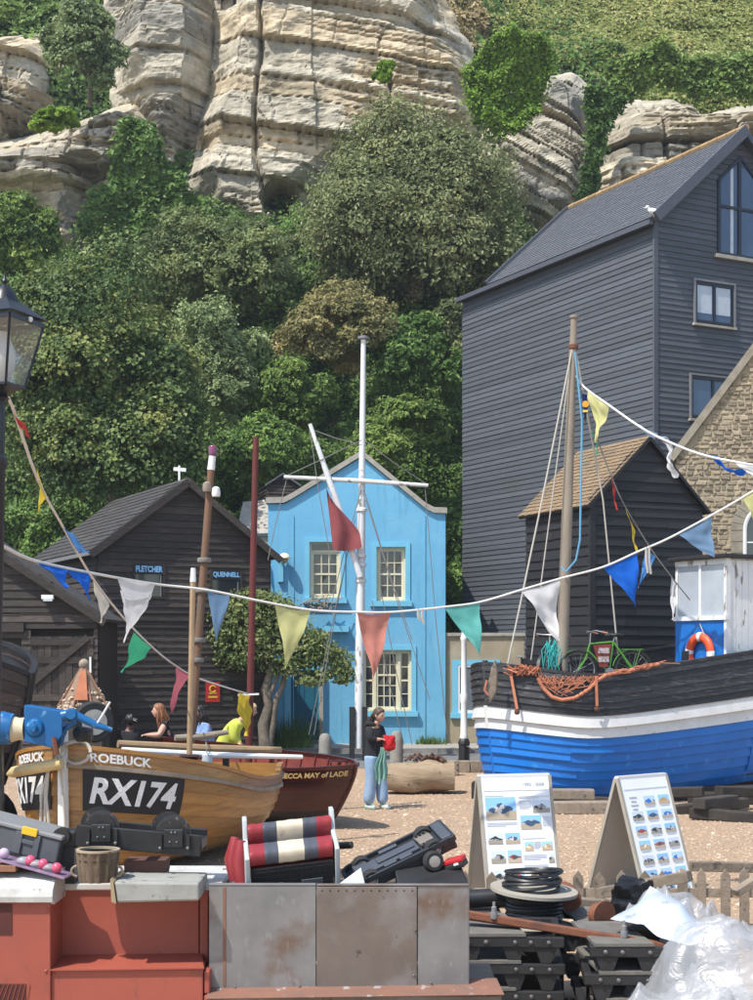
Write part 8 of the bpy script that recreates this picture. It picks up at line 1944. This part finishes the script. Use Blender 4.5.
def bx(name, px0, px1, py0, py1, d0, d1, m, bevel=.006, ref=None, parent=lo):
    r = ref or d0; return MB().box2((QX(px0, r), d0, QZ(py1, r)), (QX(px1, r), d1, QZ(py0, r))).build(name, m, parent, bevel=bevel)
Dl = 8.4
cab = bx('cabinet', -90, 50.5, 899, 1060, Dl, 9.3, MAT['oxide'])
bx('vent', -20, 12, 904, 935, Dl - .004, Dl + .02, MAT['vent_dark'], bevel=0)
mb = MB()
for k in range(10):
    for j in range(6): mb.box((QX(-18 + k * 5 + (j % 2) * 2.5, Dl), Dl - .002, QZ(986 + j * 4, Dl)), (.017, .004, .014))
bx('grille', -22, 26, 984, 1012, Dl - .003, Dl + .01, MAT['vent_dark'], bevel=0)
for k in range(10): MB().beam(V(QX(-22 + k * 5.2, Dl), Dl - .005, QZ(1012, Dl)), V(QX(-8 + k * 4.2, Dl), Dl - .005, QZ(984, Dl)), .003, .003).build('grille_wire', MAT['oxide'], lo)
# white rounded lid of the cabinet
mb = MB(); prof = [(Dl - .03, QZ(902, Dl)), (Dl - .035, QZ(896, Dl)), (Dl - .02, QZ(888, Dl)), (Dl + .04, QZ(881, Dl)), (Dl + .14, QZ(877, Dl) + .005), (Dl + .4, QZ(876, Dl) + .015), (Dl + .75, QZ(876, Dl) + .0), (Dl + .75, QZ(905, Dl)), (Dl + .02, QZ(905, Dl)), (Dl + .0, QZ(900, Dl) - .002)]
mb.prism([(QX(-90, Dl), y, z) for y, z in prof], (QX(54, Dl) - QX(-90, Dl), 0, 0)); mb.build('cabinet_lid', MAT['dirty_white'], lo, bevel=.004)
Dm = 8.72
bx('recess_panel', 51, 199, 884, 972, Dm, 9.3, MAT['oxide'], ref=Dm)
bx('side_panel', 199.8, 208.5, 884, 972, Dm - .004, 9.3, MAT['oxide'], ref=Dm)
bx('lower_panel', 51, 203, 969, 1060, Dl + .02, 9.2, MAT['oxide'], ref=Dl + .02)
MB().prism([(QX(49, Dl), Dl - .0, QZ(971, Dl)), (QX(204, Dl), Dl - .0, QZ(969, Dl)), (QX(202, Dm), Dm - .002, QZ(968, Dl) + .012), (QX(50, Dm), Dm - .002, QZ(970, Dl) + .012)], (0, 0, .008)).build('step', MAT['oxide'], lo)
bx('bracket', 203.5, 209, 972, 995, Dl + .03, Dl + .3, MAT['oxide'], ref=Dl)
bx('corner_strip', 204, 212, 996, 1060, Dl + .0, Dl + .3, MAT['oxide'], ref=Dl)
MB().box2((QX(51, Dm), Dm - .02, QZ(890, Dm)), (QX(222, Dm), 9.45, QZ(884, Dm) + .005)).build('top_sheet', MAT['dirty_white'], lo, bevel=.008)
gl_ = MB(); gl_.prism([(QX(117, 8.36), 8.36, QZ(903, 8.36)), (QX(199, 8.36), 8.36, QZ(901, 8.36)), (QX(199, 8.36), 8.36, QZ(883, 8.36)), (QX(114, 8.36), 8.36, QZ(882, 8.36))], (0, .42, 0)); gl_.build('hatch_lid', MAT['grey_lid'], lo, bevel=.012)
MB().prism([(QX(112, 8.36) - .004, 8.362, QZ(902, 8.36)), (QX(116.5, 8.36), 8.352, QZ(903.5, 8.36)), (QX(113.5, 8.36), 8.352, QZ(882, 8.36)), (QX(110, 8.36), 8.362, QZ(879, 8.36))], (0, .4, 0)).build('lid_edge', mat('tan_edge', (.33, .25, .15), rough=.8), lo)
for (px, py, d) in ((47.5, 910, Dl), (46, 971, Dl), (192, 955, Dm), (200, 955, Dm - .004), (53.5, 974, Dl + .02), (200.5, 965, Dm - .004)):
    MB().sphere(V(QX(px, d), d - .002, QZ(py, d)), .0105, 8, 6, (1, .6, 1)).build('rivet', MAT['oxide'], lo)
# steel tender
te_ = thing('steel_tender', 'bare steel plate box with rivets in the foreground centre', 'steel box', Vector((QX(340, 8.5), 8.5, 0))); Dt = 8.52
def tx(name, px0, px1, py0, py1, d0, d1, m, bevel=.004): return MB().box2((QX(px0, Dt), d0, QZ(py1, Dt)), (QX(px1, Dt), d1, QZ(py0, Dt))).build(name, m, te_, bevel=bevel)
tx('left_plate', 209, 316, 886, 988, Dt, Dt + .02, MAT['steel_plate']); tx('middle_plate', 316.6, 417, 886.5, 988, Dt - .006, Dt + .02, MAT['brown_plate']); tx('right_plate', 417.6, 469, 886, 988, Dt, Dt + .02, MAT['steel_plate'])
tx('back_plate', 209, 469, 887, 988, Dt + .74, Dt + .76, MAT['steel_plate']); tx('end_plate', 466, 469.6, 885.5, 988, Dt + .021, Dt + .739, MAT['steel_plate']); tx('deck_plate', 209, 465.5, 897, 901, Dt + .021, Dt + .739, MAT['brown_plate'])
tx('weld_strip', 223, 226, 887, 986, Dt - .004, Dt + .0, MAT['rust_edge'], bevel=.0015); tx('top_strip', 209, 316, 883.5, 886, Dt - .003, Dt + .03, MAT['steel_plate']); tx('top_strip', 316.6, 469, 884, 886, Dt - .008, Dt + .03, MAT['brown_plate'])
tx('lower_box', 212, 500, 992, 1060, Dt - .10, Dt + .8, MAT['brown_plate'])
MB().prism([(QX(209, Dt), Dt - .16, QZ(993, Dt)), (QX(502, Dt), Dt - .16, QZ(989, Dt)), (QX(498, Dt), Dt + .1, QZ(983, Dt)), (QX(209, Dt), Dt + .1, QZ(987, Dt))], (0, 0, .008)).build('footplate', MAT['rust_edge'], te_, bevel=.003)
for i in range(12): MB().sphere(V(QX(322 + i * 8.2, Dt), Dt - .006, QZ(890.5, Dt)), .0055, 8, 5, (1, .6, 1)).build('rivet', MAT['vent_dark'], te_)
for (px, py) in ((235, 987), (300, 986), (431, 982), (455, 985), (415, 930), (414, 975)): MB().sphere(V(QX(px, Dt), Dt - .01, QZ(py, Dt)), .007, 8, 5).build('rivet', MAT['bolt'], te_)

# ------------------------------------------------------------------ things lying on top
ZT = QZ(884, Dm) + .005
MAT['tool_grey'] = mat('grey_plastic', (.085, .092, .098), (.065, .07, .076), scale=8, rough=.5)
MAT['tool_light'] = mat('light_grey_plastic', (.22, .22, .215), (.18, .18, .175), rough=.5)
tbx = thing('toolbox', 'grey plastic tool case with yellow latch at the left edge', 'toolbox', P(20, 860, 8.7))
O = P(-30, 818, 8.72); ex = (P(69, 845, 8.6) - P(-30, 820, 8.72)).normalized(); L_ = .60
ey = V(.1, 1, 0).normalized(); ez = ex.cross(ey).normalized(); ez = ez if ez.z > 0 else -ez
def obx(parent, name, m, o0, a0, a1, b0, b1, c0, c1, bevel=.006):
    vs = [o0 + ex * a + ey * b + ez * c for a in (a0, a1) for b in (b0, b1) for c in (c0, c1)]
    return MB().add(vs, [(0, 1, 3, 2), (4, 6, 7, 5), (0, 4, 5, 1), (2, 3, 7, 6), (0, 2, 6, 4), (1, 5, 7, 3)]).build(name, m, parent, bevel=bevel)
obx(tbx, 'body', MAT['tool_grey'], O, 0, .575, 0, .3, -.14, 0, .012); obx(tbx, 'lid', MAT['tool_light'], O, -.005, .585, -.012, .31, .001, .028, .008); obx(tbx, 'latch', mat('yellow_latch', (.75, .42, .02), rough=.4), O, .335, .43, -.022, -.004, -.012, .034, .004)
obx(tbx, 'rib', MAT['tool_grey'], O, .30, .345, -.014, .0, -.13, -.001, .003); obx(tbx, 'rib', MAT['tool_grey'], O, .42, .455, -.014, .0, -.13, -.001, .003); obx(tbx, 'rib', MAT['tool_grey'], O, .345, .42, -.012, .0, -.065, -.04, .003)
ty = thing('egg_tray', 'clear tray with pink toy balls lying below the grey tool case', 'tray', P(40, 870, 8.5)); O2 = P(-5, 856, 8.5)
ex = (P(74, 877, 8.4) - P(-5, 855, 8.5)).normalized(); ez = ex.cross(ey).normalized(); ez = ez if ez.z > 0 else -ez
obx(ty, 'card', mat('purple_card', (.16, .09, .17), (.30, .22, .30), scale=12, rough=.35), O2, 0, .44, -.02, .16, -.02, -.008, .002)
for k, a_ in enumerate((.04, .205, .285, .37)): MB().sphere(O2 + ex * a_ + ey * .03 + ez * .022, .031, 14, 10).build('ball', mat('pink_ball_%d' % k, (.62, .09, .16) if k else (.5, .38, .5), rough=.25), ty)
for k, a_ in enumerate((.165, .245, .325)): MB().sphere(O2 + ex * a_ + ey * .03 + ez * .012, .034, 12, 8, (1.2, 1, .7)).build('blister', MAT['poly_clear'], ty)
bwn = thing('board_offcut', 'short brown board under the toy tray at the left edge', 'board', P(8, 868, 8.6)); MB().box2((QX(-40, 8.6), 8.45, QZ(870, 8.6) + .01), (QX(22, 8.6), 8.75, QZ(862, 8.6))).build('board', mat('brown_board', (.28, .13, .07), rough=.8), bwn, bevel=.003)
# bark pot
bp_ = thing('bark_pot', 'round bark covered pot with twig handles in front of the bogie', 'pot', P(97, 878, 8.45)); q = V(QX(98, 8.5), 8.5, QZ(881, 8.5)); mb = MB(); NN = 26
mb.grid(lambda u, v: q + V((.098 + .02 * v + .006 * math.sin(u * 6.2832 * 13) + .004 * math.sin(u * 37)) * math.cos(6.2832 * u), (.098 + .02 * v + .006 * math.sin(u * 6.2832 * 13)) * math.sin(6.2832 * u), .175 * v + .006 * math.sin(u * 25) * v), 78, 8); mb.build('bark_side', mat('rough_bark', (.21, .15, .095), (.07, .05, .035), scale=14, stretch=(1, 1, .3), rough=.95, bump=.9, bscale=30), bp_, fix=False)
MB().lathe([(.02, .12), (.112, .12), (.112, .125), (.02, .125)], q, 20).build('fill', MAT['tar_bottom'], bp_); MB().lathe([(.105, .168), (.124, .170), (.124, .182), (.105, .182), (.105, .168)], q, 26).build('rim', mat('pale_rim', (.36, .28, .19), rough=.9), bp_)
for s_ in (-1, 1): MB().tube([q + V(s_ * (.108 + .036 * math.sin(a)), -.03, .06 + .03 * -math.cos(a)) for a in np.linspace(.1, 3.0, 9)], .008, 6).build('handle', MAT['timber'], bp_)
# bogie
bo = thing('rail_bogie', 'black miniature railway bogie with flanged wheels on the white top', 'bogie', P(140, 868, 8.75)); Db = 8.68
a, b = P(76, 835, Db), P(201, 846, Db)
MB().beam(a, b, .025, .125).build('side_frame', MAT['black_metal'], bo, bevel=.006); MB().beam(a + V(0, .30, .0), b + V(0, .30, .0), .025, .125).build('side_frame', MAT['black_metal'], bo, bevel=.006)
for u in (.1, .5, .97): c = a.lerp(b, u); MB().beam(c + V(0, .013, 0), c + V(0, .287, 0), .05, .05).build('cross_member', MAT['black_metal'], bo)
MAT['wheel_iron'] = mat('wheel_iron', (.05, .047, .045), (.028, .027, .027), scale=8, rough=.4, metal=.4, c4=(.18, .14, .11), c4scale=20)
for (px, py) in ((99, 829), (171, 834)):
    for dy in (.04, .27):
        c = P(px + (1 if dy < .1 else -9), py, Db) + V(0, dy, .0); MB().lathe([(.02, -.02), (.085, -.02), (.085, .005), (.103, .008), (.103, .022), (.02, .024)] if dy < .1 else [(.02, .02), (.085, .02), (.085, -.005), (.103, -.008), (.103, -.022), (.02, -.024)], c, 30, axis='Y').build('wheel', MAT['wheel_iron'], bo)
    MB().tube([P(px, py, Db) + V(0, -.02, 0), P(px - 4, py, Db) + V(0, .3, 0)], .018, 10).build('axle', MAT['black_metal'], bo)
    c = P(px + 3, py + 4, Db) + V(0, -.02, 0); MB().box(c, (.115, .022, .11)).build('axle_box', MAT['black_metal'], bo, bevel=.008)
    for ox in (-.075, .085): MB().box(c + V(ox, -.006, -.02), (.02, .02, .09)).build('horn_guide', MAT['black_metal'], bo); MB().sphere(c + V(ox, -.02, -.055), .011, 8, 6).build('bolt', MAT['bolt'], bo)
    for ox, oz in ((-.02, -.02), (.02, -.02), (-.01, .035), (.012, .035)): MB().sphere(c + V(ox, -.014, oz), .0065, 8, 5).build('bolt', MAT['bolt'], bo)
q = V(QX(146, 8.8), 8.85, ZT); MB().lathe([(.17, .0), (.17, .02), (.13, .035), (.13, .06)], q, 24).build('turntable', MAT['wheel_iron'], bo); MB().box(q + V(0, 0, .09), (.24, .2, .07)).build('bolster', mat('rust_bolster', (.13, .06, .045), (.09, .045, .035), rough=.8), bo)
cp_ = thing('coupling', 'small black coupling lump at the left end of the bogie', 'coupling', P(68, 838, 8.7)); MB().box(P(68, 838, 8.75), (.14, .12, .11)).build('block', MAT['black_metal'], cp_, bevel=.02); MB().lathe([(.015, -.03), (.05, -.03), (.05, .03), (.015, .03)], P(62, 836, 8.68), 16, axis='Y').build('knuckle', MAT['wheel_iron'], cp_); MB().box2((QX(60, 8.75), 8.7, ZT), (QX(76, 8.75), 8.82, QZ(845, 8.75))).build('foot', MAT['black_metal'], cp_)
# striped seat
MAT['vinyl_red'] = mat('red_vinyl', (.27, .028, .032), (.22, .024, .028), scale=6, rough=.4, bump=.08); MAT['vinyl_grey'] = mat('grey_vinyl', (.075, .08, .095), (.06, .064, .076), scale=6, rough=.45); MAT['vinyl_cream'] = mat('stained_cream_vinyl', (.58, .50, .37), (.50, .42, .30), scale=5, rough=.45, c4=(.28, .20, .11), c4scale=7, c4lo=.6, c4hi=.74)
MAT['seat_end'] = mat('seat_end_grey', (.44, .46, .45), (.36, .38, .37), rough=.5)
se = thing('striped_seat', 'red grey and cream striped carriage seat lying on the steel box', 'seat', P(290, 886, 8.75))
ex = (P(340, 851, 8.75) - P(250, 862, 8.6)).normalized(); ey = V(-.12, .95, .25).normalized(); ez = ex.cross(ey).normalized(); ez = ez if ez.z > 0 else -ez
O3 = P(250, 877, 8.66)
def cushion(c, ln, ry, rz, part):
    segs = [0, .18, .345, .655, .82, 1.0]; ms = ['vinyl_red', 'vinyl_grey', 'vinyl_cream', 'vinyl_grey', 'vinyl_red']
    for i in range(5):
        mb = MB(); u0, u1 = segs[i], segs[i + 1]
        def fn(u, v):
            a = 6.2832 * v; cs, sn = math.cos(a), math.sin(a); sq = lambda q: abs(q) ** .6 * (1 if q > 0 else -1)
            uu = u0 + (u1 - u0) * u; bul = 1 - .03 * abs(2 * u - 1) ** 4 + .02 * math.sin(uu * 40)
            return c + ex * ln * uu + ey * ry * sq(cs) * bul + ez * rz * sq(sn) * bul
        mb.grid(fn, 8, 22); mb.build(part, MAT[ms[i]], se, fix=False)
cushion(O3 + ez * .115 + ey * .04, .495, .085, .05, 'seat_cushion'); cushion(O3 + ez * .145 + ey * .25, .51, .05, .075, 'back_cushion')
for a_ in (-.028, .505):
    mb = MB(); mb.prism([O3 + ex * a_ + ey * b_ + ez * c_ for b_, c_ in ((-.07, -.10), (.02, -.10), (.30, .02), (.36, .24), (.27, .25), (.20, .15), (-.07, .14))], ex * .028); mb.build('end_bracket', MAT['seat_end'], se, bevel=.006)
obx(se, 'underframe', MAT['vent_dark'], O3, .01, .49, -.04, .22, -.10, .06, .004)
MAT['black_plastic'] = mat('black_plastic', (.013, .013, .014), (.02, .02, .021), rough=.5)
obx(se, 'base_board', MAT['black_plastic'], O3, .004, .496, -.05, -.041, -.10, .062, .002)
for k in range(7): obx(se, 'grille_bar', MAT['black_plastic'], O3, .02 + k * .07, .028 + k * .07, -.058, -.051, -.095, .06, .001)
for k in range(5): obx(se, 'grille_bar', MAT['black_plastic'], O3, .01, .49, -.057, -.0515, -.085 + k * .03, -.079 + k * .03, .001)
for a_ in (.06, .30): obx(se, 'pad', MAT['tool_grey'], O3, a_, a_ + .13, -.068, -.059, -.10, -.03, .004)
for k in range(2):
    mb = MB(); mb.tube([O3 + ex * (-.05 - .035 * k) + ey * (.1 + .06 * k) + ez * -.08, O3 + ex * (-.06 - .04 * k) + ey * (.15 + .06 * k) + ez * .04, O3 + ex * (-.04 - .03 * k) + ey * (.2 + .06 * k) + ez * .15], [.035, .045, .03], 12); mb.build('side_bolster', MAT['vinyl_red'], se)
# upturned toy car chassis
MAT['car_black'] = mat('car_black_plastic', (.028, .031, .036), (.02, .022, .026), scale=8, rough=.4); MAT['car_grey'] = mat('car_grey_plastic', (.062, .070, .085), (.05, .056, .068), scale=6, rough=.5)
ca = thing('toy_car', 'large black toy car lying upside down with chassis showing', 'toy car', P(400, 880, 8.8))
O4 = P(341, 870, 8.95); ex = (P(440, 822, 9.05) - O4); LX = .66; ex = ex.normalized(); ey = (P(374, 884, 8.6) - O4).normalized(); ey = (ey - ex * ey.dot(ex)).normalized(); ez = ex.cross(ey).normalized(); ez = ez if ez.y < 0 or ez.z > 0 else -ez
if ez.z < 0: ez = -ez
WY = .30
out = [(0, .06), (.03, .02), (.10, .0), (.52, .0), (.62, .01), (.66, .0), (.66, .30), (.62, .29), (.50, .30), (.10, .30), (.03, .28), (0, .24)]
MB().prism([O4 + ex * a + ey * b - ez * .07 for a, b in out], ez * .06).build('shell', MAT['car_black'], ca, bevel=.012)
rim = MB()
for i in range(len(out)): a, b = out[i], out[(i + 1) % len(out)]; rim.beam(O4 + ex * a[0] + ey * a[1], O4 + ex * b[0] + ey * b[1], .02, .035, ez)
rim.build('sill_rim', MAT['car_black'], ca, bevel=.004)
obx(ca, 'floor_pan', MAT['car_grey'], O4, .14, .46, .08, .22, -.012, .008, .006); obx(ca, 'floor_rib', MAT['car_grey'], O4, .20, .44, .115, .185, .0085, .02, .004); obx(ca, 'axle_cover', MAT['car_grey'], O4, .06, .15, .05, .25, -.012, .012, .006); obx(ca, 'bumper', MAT['car_grey'], O4, .59, .655, .02, .28, -.01, .022, .008)
for k, (a0, a1, b0, b1) in enumerate(((.47, .56, .10, .20), (.22, .30, .225, .27), (.32, .40, .225, .275), (.24, .36, .03, .07))): obx(ca, 'bracket', MAT['car_grey'] if k else mat('greased_metal', (.25, .21, .17), rough=.5, metal=.4), O4, a0, a1, b0, b1, -.012, .018, .004)
for k in range(4): MB().tube([O4 + ex * (.47 + .025 * k) + ey * .07 + ez * .01, O4 + ex * (.48 + .025 * k) + ey * .23 + ez * .012], .006, 6).build('rod', MAT['bolt'], ca)
def toy_wheel(a_, b_, vis):
    c = O4 + ex * a_ + ey * b_ + ez * -.015; rr = Matrix((ex, ez, ey)).transposed()
    MB().lathe([(.03, -.025), (.05, -.028), (.058, -.015), (.058, .015), (.05, .028), (.03, .025)], c, 22, rot=rr).build('wheel', MAT['tyre'], ca)
    MB().lathe([(.006, .022), (.034, .024), (.034, .03), (.026, .024), (.010, .028)], c, 18, rot=rr).build('hubcap', MAT['chrome'], ca)
for a_ in (.12, .53):
    for b_ in (.035, .275): toy_wheel(a_, b_, True)
c = P(433, 861, 8.72); MB().lathe([(.03, -.03), (.052, -.03), (.06, -.015), (.06, .015), (.052, .03), (.03, .03)], c, 24, axis='Y', rot=Matrix.Rotation(R(18), 3, 'Z')).build('wheel', MAT['tyre'], ca); MB().lathe([(.008, -.034), (.034, -.032), (.036, -.02), (.01, -.02)], c, 20, axis='Y', rot=Matrix.Rotation(R(18), 3, 'Z')).build('hubcap', MAT['chrome'], ca)
MB().tube([c + V(0, .03, 0), c + V(-.06, .16, .02)], .012, 8).build('axle', MAT['bolt'], ca)
# black riveted cover, red case, white wedge
bc = thing('riveted_cover', 'black riveted cover plate on the right end of the steel box', 'cover plate', P(430, 884, 8.6)); MB().prism([(QX(398, 8.6), 8.55, QZ(888, 8.6)), (QX(465, 8.6), 8.55, QZ(889, 8.6)), (QX(467, 8.6), 8.55, QZ(879, 8.6)), (QX(462, 8.6), 8.75, QZ(870, 8.6)), (QX(394, 8.6), 8.75, QZ(868, 8.6))], (0, .15, .0)).build('plate', MAT['black_plastic'], bc, bevel=.01)
for px in (404, 417, 430, 443, 457): MB().sphere(V(QX(px, 8.55), 8.548, QZ(885, 8.55)), .007, 8, 5).build('rivet', MAT['chrome'], bc)
MB().box2((QX(396, 8.8), 8.72, QZ(895, 8.8)), (QX(462, 8.8), 9.2, QZ(874, 8.8))).build('block', MAT['black_plastic'], bc, bevel=.01)
rc = thing('red_case', 'small red and black zipped case beside the toy car wheel', 'case', P(456, 870, 8.7)); rr = Matrix.Rotation(R(-18), 3, 'Y') @ Matrix.Rotation(R(-20), 3, 'Z'); c = P(456, 865, 8.75)
MB().box(c, (.125, .10, .035), rr).build('body', MAT['black_plastic'], rc, bevel=.008); MB().box(c + rr @ V(0, 0, .03), (.122, .098, .028), rr).build('lid', mat('case_red', (.48, .02, .025), rough=.4), rc, bevel=.008); MB().box(c + rr @ V(.02, -.052, .012), (.03, .006, .012), rr).build('zip_pull', MAT['white'], rc)
wg = thing('white_wedge', 'white triangular plate end standing on the steel box edge', 'plate', P(352, 885, 8.6)); MB().prism([P(334, 888, 8.6), P(366, 888, 8.6), P(361, 868, 8.62)], (0, .02, 0)).build('plate', mat('wedge_white', (.66, .68, .70), rough=.4), wg, bevel=.003)
tb2 = thing('tube_end', 'short dark tube sticking out right of the striped seat', 'tube', P(350, 843, 9.1)); MB().tube([P(334, 846, 9.15), P(352, 845, 9.1)], .022, 10).build('tube', MAT['black_plastic'], tb2)

# thin summer haze over the whole place
hz = bpy.data.materials.new('haze_air'); hz.use_nodes = True; N_ = hz.node_tree.nodes; N_.remove(N_['Principled BSDF']); pv2 = N_.new('ShaderNodeVolumePrincipled'); pv2.inputs['Color'].default_value = (.80, .86, .92, 1); pv2.inputs['Density'].default_value = .0005; pv2.inputs['Anisotropy'].default_value = .2; hz.node_tree.links.new(pv2.outputs[0], N_['Material Output'].inputs['Volume'])
ha = MB().box2((-100, -30, -1.5), (100, 185, 125)).build('haze', hz, None); tag(ha, kind='stuff')

# repeats of one kind share a group phrase
GP = {'person': 'people among the boats', 'bunting': 'bunting cords over the boats', 'sandwich_board': 'sandwich boards on the shingle', 'track_frame': 'stacked track frames', 'timber_block': 'timbers under the blue boat', 'bicycle': 'bicycles on the blue boat', 'bollard': 'stone bollards', 'boat_mast': 'boat masts', 'rope': 'stays of the blue boat', 'spar': 'spars in the varnished boat', 'plank': 'loose planks by the fence', 'strap': 'straps on the bulwark', 'timber_edging': 'timber beach edging', 'clamp_pin': 'pins on the rail'}
for o in list(bpy.data.objects):
    if o.parent is None and o.name.split('.')[0] in GP and 'label' in o: o['group'] = GP[o.name.split('.')[0]]
